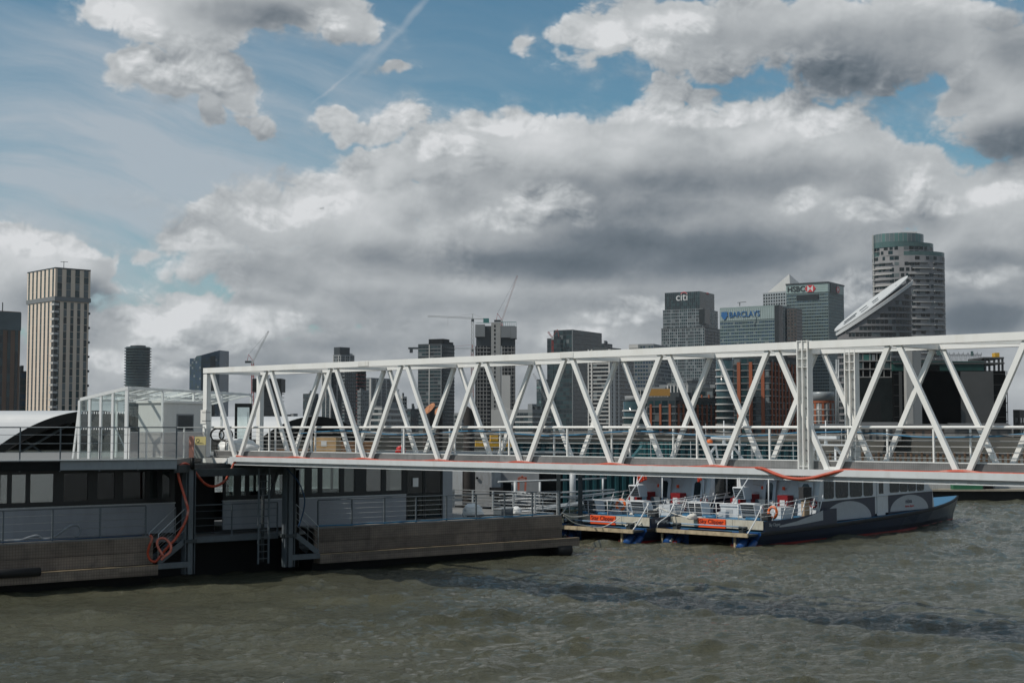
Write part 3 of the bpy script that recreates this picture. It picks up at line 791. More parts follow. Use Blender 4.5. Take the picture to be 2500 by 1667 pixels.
# ladder and clutter under the bridge
lad = thing('ladder', 'thin vertical steel ladder hanging under the bridge between the two columns', 'ladder', PO + PU * tp(650) + PN * .1, PZ)
for x in (-.24, .24): MB().box(x - .03, x + .03, -.03, .03, .55, 4.5).build('rail', GALV if False else SLATED, lad)
for k in range(13): MB().box(-.21, .21, -.014, .014, .75 + k * .29, .78 + k * .29).build('rung', SLATED, lad)
pipe = MB(); pipe.tube([PO + PU * tp(655) + PN * .35 + Vector((0, 0, z)) for z in (.6, 4.4)], .07, 8)
tag(pipe.build('drain_pipe', DARKS), 'dark vertical pipe just behind the ladder under the bridge', 'pipe')
pipe = MB(); pipe.tube([PO + PU * (tp(738)) + PN * .35 + Vector((0, 0, z)) for z in (.3, 4.4)], .10, 8)
tag(pipe.build('drain_pipe', BLACK), 'thick black vertical pipe beside the far column under the bridge', 'pipe')
brc = MB(); brc.bar(PO + PU * tp(690) + PN * .3 + Vector((0, 0, 4.35)), PO + PU * tp(668) + PN * .3 + Vector((0, 0, 3.2)), .09, .09)
tag(brc.build('strut', DARKS), 'short slanting dark strut under the bridge beside the ladder', 'strut')
cb = MB(); cb.tube(spline([at(700, 1143, 59.6), at(718, 1162, 59.4), at(731, 1180, 59.2), at(741, 1205, 59.2), at(744, 1225, 59.3), at(739, 1255, 59.4), at(729, 1285, 59.4)], 6), .028, 6)
tag(cb.build('cable', mat('dark blue cable', (.015, .05, .11), .5)), 'dark blue cable bundle hanging beside the far column', 'cable')

# railings
def railing(name, label, path, h, nw, spacing, m, mw, post=.05, group=None, top=.045, brace=None, wr=.009, foot=0.0, skip_end=False):
    """steel guard rail along a list of points: top rail, posts, wires"""
    r = thing(name, label, 'railing', path[0], 0, group); o = Vector(path[0]); P = [Vector(p) - o for p in path]
    up = Vector((0, 0, 1))
    b = MB()
    for a, e in zip(P[:-1], P[1:]): b.tube([a + up * h, e + up * h], top / 2, 8)
    b.build('top_rail', m, r)
    for k in range(nw):
        b = MB(); z = h * (k + .5) / (nw + .35)
        for a, e in zip(P[:-1], P[1:]): b.tube([a + up * z, e + up * z], wr, 5)
        b.build('wire', mw, r)
    for i, (a, e) in enumerate(zip(P[:-1], P[1:])):
        L = (e - a).length; n = max(1, round(L / spacing)); d = (e - a).normalized(); side = d.cross(up) * post / 2; dd = d * post / 2
        for j in range(n + 1 if (i == len(P) - 2 and not skip_end) else n):
            p = a + (e - a) * (j / n)
            q = [p - dd - side - up * foot, p + dd - side - up * foot, p + dd + side - up * foot, p - dd + side - up * foot]
            MB().hexa(q + [x_ + up * (h + foot - top / 2) for x_ in q]).build('post', m, r)
    return r
def pp(t_, y, z): return PO + PU * t_ + PN * y + Vector((0, 0, z))
railing('guardrail', 'grey wire guard rail on the lower deck edge, ending at the hose stairs', [pp(-9, .60, 1.9), pp(tp(361, .6), .60, 1.9)], 1.20, 4, 1.95, SLATED, GALV, .06)
railing('guardrail', 'grey wire guard rail along the middle landing under the bridge end', [pp(7.9, .9, 1.74), pp(12.2, .9, 1.74)], 1.28, 4, 1.9, SLATED, SLATED, .05)
railing('guardrail', 'long grey wire guard rail before the cabin doors, running to the pontoon end', [pp(tp(779, .6), .60, 1.9), pp(27.8, .60, 1.9)], 1.16, 5, 1.78, SLATED, GALV, .06)
railing('guardrail', 'bright galvanised barred railing across the far end of the pontoon', [pp(27.8, .72, 1.9), pp(27.8, 9.3, 1.80)], 1.05, 6, 1.9, GALV, GALV, .09, wr=.017)
railing('guardrail', 'galvanised barred railing along the back edge of the pontoon behind the cabin end', [pp(27.7, 9.3, 1.8), pp(22.5, 9.3, 1.8)], 1.0, 4, 1.8, GALV, GALV, .06, wr=.015)
railing('guardrail', 'grey wire guard rail along the upper landing before the glass shelter', [ee + Vector((.03, -.02, 4.75)), ground(52, 54.3) + Vector((0, 0, 4.75)), e1 + Vector((0, 0, 4.75))], 1.45, 4, 1.55, SLATED, GALV, .05, foot=.25)
# stairs down to the ledge at each end of the middle landing
def stairs(lab, xa, xb, yy):
    s_ = thing('stairs', lab, 'stairs', PO, PZ)
    for y in (yy, yy + .85):
        MB().bar((xa, y, .86), (xb, y, 1.66), .05, .22, up=(0, 0, 1)).build('stringer', SLATED, s_)
        b = MB().tube([(xa, y, .85), (xa, y, 1.98), (xb, y, 2.96), (xb, y, 1.7)], .024, 8); b.build('handrail', GALV, s_)
        for k in range(3):
            z = .35 + .27 * k
            MB().tube([(xa, y, .85 + z), (xb, y, 1.75 + z)], .009, 5).build('wire', GALV, s_)
    for k in range(4):
        t_ = (k + .5) / 4; x = xa + (xb - xa) * t_; z = .86 + .84 * t_
        MB().box(x - .13, x + .13, yy + .03, yy + .82, z, z + .03).build('tread', SLATED, s_)
stairs('short grey steel stairs with wire rails tangled in the orange hose', 6.42, 7.55, .12)
stairs('short grey steel stairs with wire rails beside the far column', 13.75, 12.65, .12)
# blue cable lying along the deck edge, the loose grey hose, a heap of rope
def along(tps, y, z, r, m, lab, nm='cable', cat='cable', w_=.03, seed=1):
    random.seed(seed)
    pts = [pp(t_, y + random.uniform(-w_, w_), z + random.uniform(0, w_)) for t_ in tps]
    return tag(MB().tube(spline(pts, 5), r, 7).build(nm, m), lab, cat)
along(np.arange(13.9, 28, .9), .54, 1.93, .028, BLUEC, 'blue cable lying along the pontoon edge before the cabin door', w_=.05, seed=3)
along(np.arange(-8.5, 6.0, .9), .54, 1.93, .022, mat('dark blue cable', (.015, .05, .11), .5), 'dark blue cable lying along the pontoon edge below the slate panels', w_=.02)
gp = [pp(tp(px, .8), .8, z) for px, z in ((-20, 2.16), (8, 2.0), (25, 1.96), (60, 1.97), (78, 2.05), (98, 2.1), (112, 1.97), (130, 1.98), (150, 2.13), (170, 2.36), (185, 2.45), (196, 2.43), (203, 2.28), (200, 2.08), (192, 1.97))]
tag(MB().tube(spline(gp, 6), .055, 8).build('hose', mat('grey hose', (.20, .22, .24), .5, var=.3)), 'dark grey hose looping up behind the lower guard rail', 'hose')
along(np.arange(22.5, 27.5, .7), 1.1, 1.94, .03, RUBBER, 'black cable trailing over the open end of the pontoon deck', w_=.08, seed=5)
bx = thing('equipment_case', 'grey low equipment case lying on the open pontoon deck', 'case', pp(25.0, 1.5, 1.9), PZ + .2)
MB().box(-.45, .45, -.25, .25, .0, .34).build('body', SLATED, bx); MB().box(-.47, .47, -.27, .27, .34, .40).build('lid', GALV, bx)
def sack(lab, c, sx, sy, sz, seed, m, name='plastic_sack', cat='sack'):
    random.seed(seed); me = bmesh.new(); bmesh.ops.create_icosphere(me, subdivisions=3, radius=1)
    from mathutils import noise as mn
    for v in me.verts:
        n = mn.noise(v.co * 2.1 + Vector((seed, 0, 0))) * .28 + mn.noise(v.co * 6 + Vector((seed, 3, 0))) * .12
        v.co *= 1 + n; v.co.x *= sx; v.co.y *= sy; v.co.z = max(v.co.z, -.62) * sz
    mesh = bpy.data.meshes.new(name); me.to_mesh(mesh); me.free(); mesh.materials.append(m)
    mesh.polygons.foreach_set('use_smooth', [True] * len(mesh.polygons))
    o = bpy.data.objects.new(name, mesh); C.objects.link(o); o.location = c
    return tag(o, lab, cat)
PLAST = mat('white plastic film', (.72, .73, .72), .35, var=.08, bump=.6, bscale=12)
sack('crumpled white plastic sack on the pontoon deck past the cabin', pp(23.2, 1.6, 2.15), .5, .35, .4, 2, PLAST)
sack('small white plastic bag on the open pontoon deck by the case', pp(26.3, 2.1, 2.05), .25, .2, .25, 4, PLAST)
sack('long wrapped white bundle lying behind the bridge end rail', (-11.9, 61.9, 5.30), .85, .4, .42, 7, PLAST)
# ---------------------------------------------------------------- on the upper landing
SH0, SHD = ground(314, 57.5), Vector((.22, .975, 0))
GLASS = glass_mat('shelter glass', (0.88, 0.94, 0.925), 0.07)
SHW = mat('shelter white frame', (0.82, 0.82, 0.81), .4, var=.03)
sh = thing('glass_shelter', 'white framed glass walkway shelter with a sloping roof on the upper landing', 'shelter', SH0 + Vector((0, 0, 4.93)), math.atan2(-SHD.x, SHD.y))
# local: x across (left negative), y along the walkway
def sheltr():
    xs = [(px - 314) * 57.5 / F for px in (186, 214, 244, 276, 314)]; rise = lambda x: 2.86 + x * .215
    Ln = 12.4
    for x in xs:
        w = .13 if x == 0 else .095
        MB().box(x - w, x + .0, -.05, .05, 0, rise(x) - .05).build('mullion', SHW, sh)
    MB().bar((xs[0], 0, rise(xs[0])), (0, 0, rise(0)), .12, .13).build('eaves_rail', SHW, sh)
    MB().bar((xs[0] - .30, 0, 0), (xs[0] - .03, 0, rise(xs[0]) - .03), .07, .07).build('raking_post', SHW, sh)
    MB().bar((xs[0] - .3, Ln, 0), (xs[0] - .03, Ln, rise(xs[0]) - .03), .07, .07).build('raking_post', SHW, sh)
    for a, e in zip(xs[:-1], xs[1:]):
        p = MB(); p.poly([(a, .01, .02), (e - .07, .01, .02), (e - .07, .01, rise(e) - .06), (a, .01, rise(a) - .06)])
        o = p.build('pane', GLASS, sh)
        d = MB()
        for z in (1.22, 1.86):
            x = a + .05
            while x < e - .12:
                for k in range(1): d.lathe([(.028, 0), (.028, .004)], (0, 0, 0), 8) if False else None
                d.poly([(x + .026 * math.cos(t_), .004, z + .05 * math.sin(t_)) for t_ in np.linspace(0, 2 * math.pi, 9)[:-1]]); x += .105
        d.build('dot_pattern', mat('frosted white dot', (.75, .77, .77), .6, var=.02), o)
    # open side posts, roof frame, roof panes
    for k, y in enumerate((0.0, 3.0, 6.0, 9.0, Ln)):
        if k: MB().box(-.04, .04, y - .04, y + .04, 0, 2.80).build('post', SHW, sh)
        if k: MB().box(xs[0] - .04, xs[0] + .04, y - .04, y + .04, 0, rise(xs[0]) - .06).build('post', SHW, sh)
        if k: MB().bar((xs[0], y, rise(xs[0])), (0, y, rise(0)), .07, .09).build('rafter', SHW, sh)
    for k in range(1, 9): MB().bar((xs[0], k * Ln / 9 + .2, rise(xs[0]) + .01), (0, k * Ln / 9 + .2, rise(0) + .01), .04, .05).build('glazing_bar', SHW, sh)
    for x in (xs[0], -1.2, 0): MB().bar((x, .06, rise(x)), (x, Ln, rise(x)), .09, .10).build('purlin', SHW, sh)
    MB().poly([(xs[0], 0.05, rise(xs[0]) + .07), (0, .05, rise(0) + .07), (0, Ln, rise(0) + .07), (xs[0], Ln, rise(xs[0]) + .07)]).build('roof_pane', GLASS, sh)
    MB().poly([(xs[0] - .02, 0.1, .05), (xs[0] - .02, Ln, .05), (xs[0] - .02, Ln, rise(xs[0])), (xs[0] - .02, .1, rise(xs[0]))]).build('side_pane', GLASS, sh)
    MB().bar((-.1, .3, .1), (-.9, .3, 1.6), .04, .04).build('brace', GALV, sh)
sheltr()
# white ticket kiosk inside
kd = Vector((.40, .915, 0)); kc = ground(401, 61.3)
kio = thing('ticket_kiosk', 'small white cabin with one dark window standing under the glass shelter', 'kiosk', kc + Vector((0, 0, 4.93)), math.atan2(-kd.x, kd.y))
KW = mat('white cabin panel', (.66, .66, .64), .5, var=.04, dirt=(.5, .47, .42, .3), streak=1)
MB().box(-1.35, 0, 0, 3.2, 0, 2.32).build('walls', KW, kio); MB().box(-1.42, .06, -.06, 3.26, 2.323, 2.42).build('roof', WHITE, kio)
MB().box(-.0, .03, .9, 2.1, 1.10, 1.85).build('window_frame', mat('grey frame', (.2, .21, .22), .5), kio)
MB().box(.031, .036, .97, 2.03, 1.16, 1.79).build('window', mat('dark glass', (.02, .03, .035), .08, var=.1), kio)
# mesh railing between shelter and bridge, with its signs
MESHP = glass_mat('fine white mesh infill', (.80, .76, .74), .02, .4, .45, (.72, .68, .66))
ra = [ground(318, 57.4) + Vector((0, 0, 4.93)), ground(400, 58.9) + Vector((0, 0, 4.93)), Vector((-13.15, 60.95, 4.93))]
rr = railing('guardrail', 'white railing with pale mesh infill between the glass shelter and the bridge', ra, 1.27, 0, 1.0, WHITE, STEEL, .05)
for a, e in zip(ra[:-1], ra[1:]):
    a, e = a - ra[0], e - ra[0]
    MB().poly([a + Vector((0, .05, .08)), e + Vector((0, .05, .08)), e + Vector((0, .05, 1.05)), a + Vector((0, .05, 1.05))]).build('mesh_infill', MESHP, rr)
    MB().bar(a + Vector((0, .03, 1.07)), e + Vector((0, .03, 1.07)), .03, .03).build('mid_rail', WHITE, rr)
sg = thing('warning_sign', 'yellow and grey notice board on the white railing beside the bridge end post', 'sign', at(489, 1118, 59.7), R(-20))
MB().box(-.26, .26, -.015, .015, 0, .55).build('lower_board', mat('grey board', (.23, .235, .22), .6, var=.08), sg)
MB().box(-.26, .26, -.015, .015, .553, .90).build('upper_board', mat('yellow board', (.55, .47, .20), .6, var=.06), sg)
MB().torus((-.12, -.018, .74), .07, .012, (0, 1, 0), 14, 5).build('symbol', DARKS, sg); 
for k in range(3): MB().box(-.2, .2 - .06 * k, -.019, -.016, .60 + .02 * k, .607 + .02 * k).build('text_line', DARKS, sg)
MB().box(-.55, -.32, -.015, .015, .02, .92).build('red_board', mat('faded red board', (.47, .22, .17), .6, var=.06), sg)
bl = MB().tube([at(470, 1145, 57.4), at(470, 1117, 57.4)], .09, 10); tag(bl.build('bollard', BLACK), 'short black bollard at the corner of the upper landing above the hose', 'bollard')
# black framed glass door by the bridge
dr = thing('door_portal', 'black framed glass door standing open beside the bridge entrance', 'door', ground(595, 67.5) + Vector((0, 0, 4.93)), R(8))
b = MB(); b.box(-.40, -.28, -.06, .06, 0, 2.4); b.box(.28, .40, -.06, .06, 0, 2.4); b.box(-.28, .28, -.06, .06, 2.22, 2.4); b.box(-.28, .28, -.06, .06, 0, .12); b.build('frame', FRAME, dr)
MB().box(-.28, .28, -.006, .006, .12, 2.22).build('pane', GLASS, dr); MB().box(.20, .235, -.09, -.06, .7, 2.0).build('handle', STEEL, dr)
# arched canopies of the neighbouring piers
def canopy(lab, c, half, crest, fall, along_, L, thick, rz, dark):
    k = thing('arched_canopy', lab, 'canopy', c, rz, None)
    n = 28; xs = np.linspace(-half, half, n)
    z = lambda x: crest - fall * (x / half) ** 2
    top = [(x, 0, z(x)) for x in xs]
    ro = MB()
    for i in range(n - 1):
        a, b_ = Vector(top[i]), Vector(top[i + 1]); d = Vector(along_) * L
        ro.poly([a, b_, b_ + d, a + d], 0, True); e = Vector((0, 0, -.08)); ro.poly([a + e + d, b_ + e + d, b_ + e, a + e], 1, True)
    ro.poly([p for p in top] + [(x, 0, z(x) - .08) for x in xs[::-1]], 1)
    ro.build('roof', [mat('white canopy membrane', (.44, .46, .48), .5, var=.03), BLACK], k)
    ar = MB()
    for i in range(n - 1):
        a, b_ = xs[i], xs[i + 1]
        ar.hexa([(a, -.12, z(a) - thick), (b_, -.12, z(b_) - thick), (b_, .30, z(b_) - thick), (a, .30, z(a) - thick), (a, -.12, z(a) - .085), (b_, -.12, z(b_) - .085), (b_, .30, z(b_) - .085), (a, .30, z(a) - .085)])
    ar.build('arch_rib', BLACK, k)
    for x in (-half * .93, half * .93):
        MB().tube([(x, .4, -4.2), (x, .4, z(x) - .09)], .12, 8).build('post', DARKS, k)
    for x0, x1 in ((-half * .9, -half * .25), (half * .9, half * .25)):
        MB().bar((x0, .35, z(half) - .1 - .5), (x1, .35, z(x1) - thick), .10, .10).build('brace', DARKS, k); MB().bar((x1, .42, -.6), (x0 * .8, .42, z(x0 * .8) - thick), .08, .08).build('brace', DARKS, k)
    MB().box(-half, half, .9, 1.1, -.2, z(half) - .6).build('screen', glass_mat('canopy glass', (.75, .80, .80), .12, opac=.15, body=(.11, .14, .14)), k)
    return k
canopy('white barrel vaulted canopy with a black arched end, behind the glass shelter', ground(232, 76) + Vector((0, 0, 4.4)), 5.3, 2.70, 2.05, (-1, .22, 0), 26, .55, 0, 1)
canopy('smaller white arched canopy with a black end, seen through the bridge lattice', ground(770, 90) + Vector((0, 0, 4.4)), 3.5, 2.50, 1.45, (-.95, .3, 0), 9, .48, 0, 1)
bp = thing('pontoon_stage', 'low dark landing stage floating behind the pier under the arched canopies', 'pontoon', (0, 0, 0))
MB().prism([(-44, 74, -.8), (-6, 84, -.8), (-6, 98, -.8), (-44, 96, -.8)], (0, 0, 1.6)).build('hull', BLACK, bp)
MB().prism([(-44, 74, .81), (-6, 84, .81), (-6, 98, .81), (-44, 96, .81)], (0, 0, .1)).build('deck', DECKM, bp)
# freight stage behind the bridge with its load
fs = thing('freight_stage', 'dark raised freight stage behind the bridge carrying the plywood crate', 'platform', (0, 0, 0))
fq = [(-11, 74, 0), (4, 80, 0), (3, 88, 0), (-13, 83, 0)]
MB().prism([(x, y, 4.55) for x, y, z in fq], (0, 0, .22)).build('deck', DARKS, fs)
for x, y, z in fq: MB().box(x * .96 - .12, x * .96 + .12, y * 1.0 + .25, y + .5, -.9, 4.54).build('leg', DARKS, fs)
PLY = mat('plywood', (.50, .33, .17), .7, var=.18, scale=2.5, dirt=(.33, .2, .1, .5), streak=1)
cr_ = thing('plywood_crate', 'tall light plywood crate with a white label behind the bridge rails', 'crate', at(797, 1103, 76.5) * 1.0, R(-6))
cr_.location.z = 4.78
MB().box(-.55, .65, -.6, .6, 0, .88).build('body', PLY, cr_)
for x in (-.56, .57): MB().box(x, x + .09, -.62, -.602, 0, .88).build('batten', PLY, cr_)
MB().box(-.15, .15, -.615, -.602, .42, .72).build('label', mat('paper', (.7, .69, .66), .8), cr_)
cr2 = thing('timber_stack', 'long low stack of brown timber lying beside the plywood crate', 'timber', at(860, 1103, 78.5), R(-4)); cr2.location.z = 4.78
for k in range(4): MB().box(-1.1, 1.2, -.4, .4, .02 + k * .17, .16 + k * .17).build('board', mat('brown timber', (.22, .12, .06), .7, var=.4, scale=4), cr2)
cr3 = thing('timber_stack', 'low stack of brown planks at the bridge end, left of the plywood crate', 'timber', at(712, 1108, 75.6), R(5)); cr3.location.z = 4.78
for k in range(2): MB().box(-.9, .9, -.4, .4, .02 + k * .13, .13 + k * .13).build('board', mat('brown timber', (.22, .12, .06), .7, var=.4, scale=4), cr3)
cn = sack('red plastic buoy lying on the freight stage behind the bridge', at(978, 1100, 79.5), .28, .28, .3, 3, mat('red plastic', (.5, .03, .025), .4), 'buoy', 'buoy')
# ---------------------------------------------------------------- two river catamarans rafted together
NAVY = mat('navy hull paint', (0.011, 0.021, 0.048), 0.33, var=.15, dirt=(.03, .035, .05, .5), streak=1)
BLUEH = mat('bright blue hull paint', (0.012, 0.06, 0.20), 0.35, var=.2)
BOOT = mat('red antifouling', (0.22, 0.015, 0.015), 0.5, var=.2)
DECKB = mat('blue deck paint', (0.03, 0.14, 0.26), 0.5, var=.18, dirt=(.05, .1, .14, .5))
CREAM = mat('weathered cream paint', (0.50, 0.47, 0.39), 0.55, var=.08, dirt=(.26, .21, .14, .6), streak=1)
BOATW = mat('white boat paint', (0.56, 0.585, 0.60), 0.38, var=.04, dirt=(.4, .36, .3, .35), streak=1)
BOATG = mat('pale grey boat graphic', (0.36, 0.385, 0.41), 0.4, var=.06)
SIGNO = mat('orange name board', (0.82, 0.095, 0.02), 0.45, var=.05)
SIGNT = mat('dark lettering', (0.10, 0.012, 0.012), 0.5, var=.05)
WOODF = mat('timber rubbing strip', (0.40, 0.33, 0.22), 0.7, var=.3, scale=2, dirt=(.16, .12, .08, .7))
REDL = mat('red locker paint', (0.21, 0.013, 0.015), 0.4, var=.15)
LOUV = mat('dark louvre', (0.03, 0.032, 0.034), 0.6, var=.2)
ALU = mat('pale painted rail', (0.62, 0.63, 0.63), 0.4, metal=.1, var=.12)
BGLASS = mat('boat window glass', (0.02, 0.028, 0.032), 0.06, var=.3)
BLUEPIPE = mat('light blue bar', (0.25, 0.36, 0.48), .4, var=.1)
LBO = mat('lifebuoy orange', (0.70, 0.13, 0.02), 0.5, var=.08); LBW = mat('lifebuoy tape', (.7, .7, .68), .5)
ROPE = mat('white mooring rope', (0.60, 0.58, 0.53), 0.85, var=.12, scale=8)
AX = R(47.0)
BF, BL = Vector((math.cos(AX), math.sin(AX), 0)), Vector((-math.sin(AX), math.cos(AX), 0))
BS = Vector((1.05, 1.12, 1.05))
BOAT_A = Vector((10.55, 76.25, 0)); BOAT_B = BOAT_A + Vector((-5.65, 2.85, 0))
LB, HB = 27.7, 2.8
def sheer(x): return 0.74 + 0.78 * max(0, x / LB) ** 1.5
def plan(x): # half breadth at deck
    if x < 14: return HB
    t_ = (x - 14) / (LB - 14); return HB * (1 - t_ ** 2.0) if t_ < 1 else 0.0
def build_boat(name_text):
    r = thing('catamaran', '', 'boat')
    xs = [0, 1.5, 3, 6, 9, 12, 15, 17, 18.5, 20, 21.2, 22.2, 23, 23.6, 23.9]
    xs = [x if x < 17 else 17 + (x - 17) * (LB - 17) / 7 for x in xs]
    h = MB()
    def rings(x):
        b = max(plan(x), .12); bw = b * (0.90 if x < 14 else 0.90 - .35 * (x - 14) / (LB - 14)); xr = x - .045 * x * (x / LB) * 0.55
        return [(x, b, sheer(x)), (x, b + .05, sheer(x) - .06), (x, b + .05, sheer(x) - .17), (x, b, sheer(x) - .20), (xr, (b + bw) / 2 + .02, .30 + .1 * x / LB), (xr, bw, .07), (xr, bw * .98, -.25)]
    st = [rings(x) for x in xs]; mi = [1, 1, 1, 0, 0, 2]
    for sgn in (-1, 1):
        for a, b_ in zip(st[:-1], st[1:]):
            for j in range(6):
                q = [a[j], b_[j], b_[j + 1], a[j + 1]]; q = [(p[0], sgn * p[1], p[2]) for p in q]
                h.poly(q if sgn < 0 else q[::-1], mi[j])
    bow = st[-1]
    for j in range(6): h.poly([(bow[j][0], -bow[j][1], bow[j][2]), (bow[j][0], bow[j][1], bow[j][2]), (bow[j + 1][0], bow[j + 1][1], bow[j + 1][2]), (bow[j + 1][0], -bow[j + 1][1], bow[j + 1][2])], mi[j])
    s0 = st[0]                                                   # transoms of the two hulls, and the tunnel between them
    for sgn in (-1, 1):
        h.poly([(0, sgn * 1.25, -.25)] + [(0, sgn * p[1], p[2]) for p in s0[::-1]] + [(0, sgn * 1.25, .70)], 3)
        h.poly([(0, sgn * 1.25, -.25), (0, sgn * 1.25, .7), (14, sgn * 1.25, .7), (14, sgn * 1.25, -.25)], 1)
    h.poly([(14, -1.25, -.25), (14, 1.25, -.25), (14, 1.25, .7), (14, -1.25, .7)], 1); h.poly([(0, -1.25, .7), (0, 1.25, .7), (14, 1.25, .7), (14, -1.25, .7)], 1)
    h.build('hull', [NAVY, RUBBER, BOOT, BLUEH], r)
    d = MB(); xd = xs
    for a, b_ in zip(xd[:-1], xd[1:]):
        za, zb = sheer(a) - .03, sheer(b_) - .03
        d.poly([(a, -max(plan(a), .1) + .03, za), (b_, -max(plan(b_), .1) + .03, zb), (b_, max(plan(b_), .1) - .03, zb), (a, max(plan(a), .1) - .03, za)])
    d.build('deck', DECKB, r)
    MB().box(.55, 6.2, -2.45, 2.45, .80, 1.22).build('aft_deck', DECKB, r)
    # stern platform with its timber edge
    p = MB(); p.box(-.85, -.02, -2.7, 2.7, .56, .66); p.build('stern_platform', DARKS, r)
    e = MB()
    for a, b_ in ((-2.7, -1.25), (-1.23, .75), (.77, 2.7)): e.box(-.95, -.855, a, b_, .53, .72)
    e.build('platform_edge', WOODF, r)
    for y in (-2.1, 2.1):
        j = MB().tube([(-.25, y, .40), (-.62, y, -.12)], [.20, .26], 10); j.build('water_jet', BLUEH, r)
        j = MB().tube([(-.10, y - .45, .28), (-.50, y - .42, -.1)], .17, 10); j.build('water_jet', BLUEH, r)
        MB().box(-.70, -.62, y + .22, y + .32, -.2, .55).build('platform_leg', WOODF, r)
        MB().tube([(-.45, y * .93, .16), (-.62, y * .93, .02)], [.12, .10], 8).build('jet_nozzle', ALU, r)
        MB().box(-.58, -.36, y * .80 - .1, y * .80 + .14, .0, .12).build('anode', REDL, r)
    # transom bulwark: cream panels and the name board
    b = MB()
    for a, c_ in ((-2.72, -1.0), (-.98, .98), (1.0, 2.72)): b.box(.45, .53, a, c_, .82, 1.26)
    b.build('transom', CREAM, r)
    n_ = MB().box(.40, .445, -.62, .98, .80, 1.25).build('name_board', SIGNO, r)
    text('lettering', name_text, .30, SIGNT, n_, (.392, .18, 1.10), (R(90), 0, R(-90)), .004, bold=.004)
    MB().tube([(.02, -1.7, .95), (.02, 2.4, .95)], .035, 8).build('stern_bar', BLUEPIPE, r)
    MB().tube(spline([(-.80, -2.6, .68), (-.2, -2.6, 1.2), (.5, -2.6, 1.95), (.5, -2.6, 2.0)], 4), .03, 8).build('stern_rail', ALU, r)
    MB().tube(spline([(-.80, 2.6, .68), (-.75, 2.5, 1.0), (.0, 2.45, 1.35), (.5, 2.4, 2.0)], 5), .03, 8).build('stern_rail', ALU, r)
    for y in (-1.9, 1.9):
        MB().box(-.25, .12, y - .12, y + .12, .67, .80).tube([(-.05, y - .22, .92), (-.05, y + .22, .92)], .07, 8).tube([(-.05, y, .75), (-.05, y, .95)], .06, 8).build('bitts', DARKS, r)
    # quarter bulwark, low at the stern, swept up to the cabin
    for sgn in (-1, 1):
        q = MB(); y0 = sgn * 2.78; y1 = sgn * 2.70
        pr = [(.45, 1.24), (3.2, 1.28), (5.2, 1.42), (6.4, 1.60), (7.4, 1.62)]
        for (xa, za), (xb, zb) in zip(pr[:-1], pr[1:]):
            q.hexa([(xa, min(y0, y1), sheer(xa) - .02), (xb, min(y0, y1), sheer(xb) - .02), (xb, max(y0, y1), sheer(xb) - .02), (xa, max(y0, y1), sheer(xa) - .02),
                    (xa, min(y0, y1), za), (xb, min(y0, y1), zb), (xb, max(y0, y1), zb), (xa, max(y0, y1), za)])
        q.build('quarter_bulwark', NAVY, r)
        g = MB(); yy = sgn * 2.785
        top = [(1.8, .98), (3.4, 1.12), (4.8, 1.34), (6.0, 1.58)]; bot = [(1.8, .90), (3.4, .92), (4.8, .99), (6.0, 1.06)]
        for i in range(3): g.poly([(bot[i][0], yy, bot[i][1]), (bot[i + 1][0], yy, bot[i + 1][1]), (top[i + 1][0], yy, top[i + 1][1]), (top[i][0], yy, top[i][1])])
        g.build('swoosh', BOATG, r)
    text('side_lettering', name_text, .22, BOATW, r, (1.35, -2.79, 1.05), (R(90), 0, 0), .002)
    # cabin
    X0, X1, YC, Z1 = 6.2, 19.2, 2.42, 3.46
    c_ = MB()
    prof = [(X0 - .25, 1.0), (X0 - .1, 1.9), (X0 + .35, Z1), (X1 - 1.9, Z1), (X1 - .1, 2.15), (X1 + .1, 1.2)]
    for sgn in (-1, 1):
        y = sgn * YC
        c_.poly([(x, y, z) for x, z in (prof if sgn < 0 else prof[::-1])], 0)
    for (xa, za), (xb, zb) in zip(prof[:-1], prof[1:]): c_.poly([(xa, -YC, za), (xa, YC, za), (xb, YC, zb), (xb, -YC, zb)][::-1], 0)
    c_.build('cabin', BOATW, r)
    MB().box(X0 - .5, X1 - 2.0, -YC - .06, YC + .06, Z1 + .003, Z1 + .10).build('cabin_roof', BOATW, r)
    for sgn in (-1, 1):
        y = sgn * (YC + .006); o_ = sgn * .012
        nv = MB()
        for a, b_, zt in ((X0 + .05, 12.2, 1.98), (13.7, X1 - .12, 2.10)):
            nv.poly([(a, y, sheer(a)), (b_, y, sheer(b_)), (b_, y, zt + .1), (a, y, zt)][::(1 if sgn < 0 else -1)])
        nv.build('navy_band', NAVY, r)
        for (cx, hw, ht) in ((9.2, 2.55, .98), (16.2, 2.3, .88)):
            g = MB(); zb = sheer(cx) + .05
            pts = [(cx + hw * math.cos(t_), y + o_, zb + ht * math.sin(t_)) for t_ in np.linspace(0, math.pi, 22)]
            g.poly(pts if sgn > 0 else pts[::-1]); gr = g.build('arch_graphic', BOATG, r)
            if cx > 12:
                text('lettering', 'mbna', .36, NAVY, gr, (cx - .1, y + o_ * 1.5, zb + .52), (R(90), 0, 0 if sgn < 0 else R(180)), .002, bold=.006)
                text('lettering', 'thames clippers', .17, mat('red lettering', (.45, .03, .03), .5), gr, (cx - .0, y + o_ * 1.5, zb + .24), (R(90), 0, 0 if sgn < 0 else R(180)), .002, bold=.003)
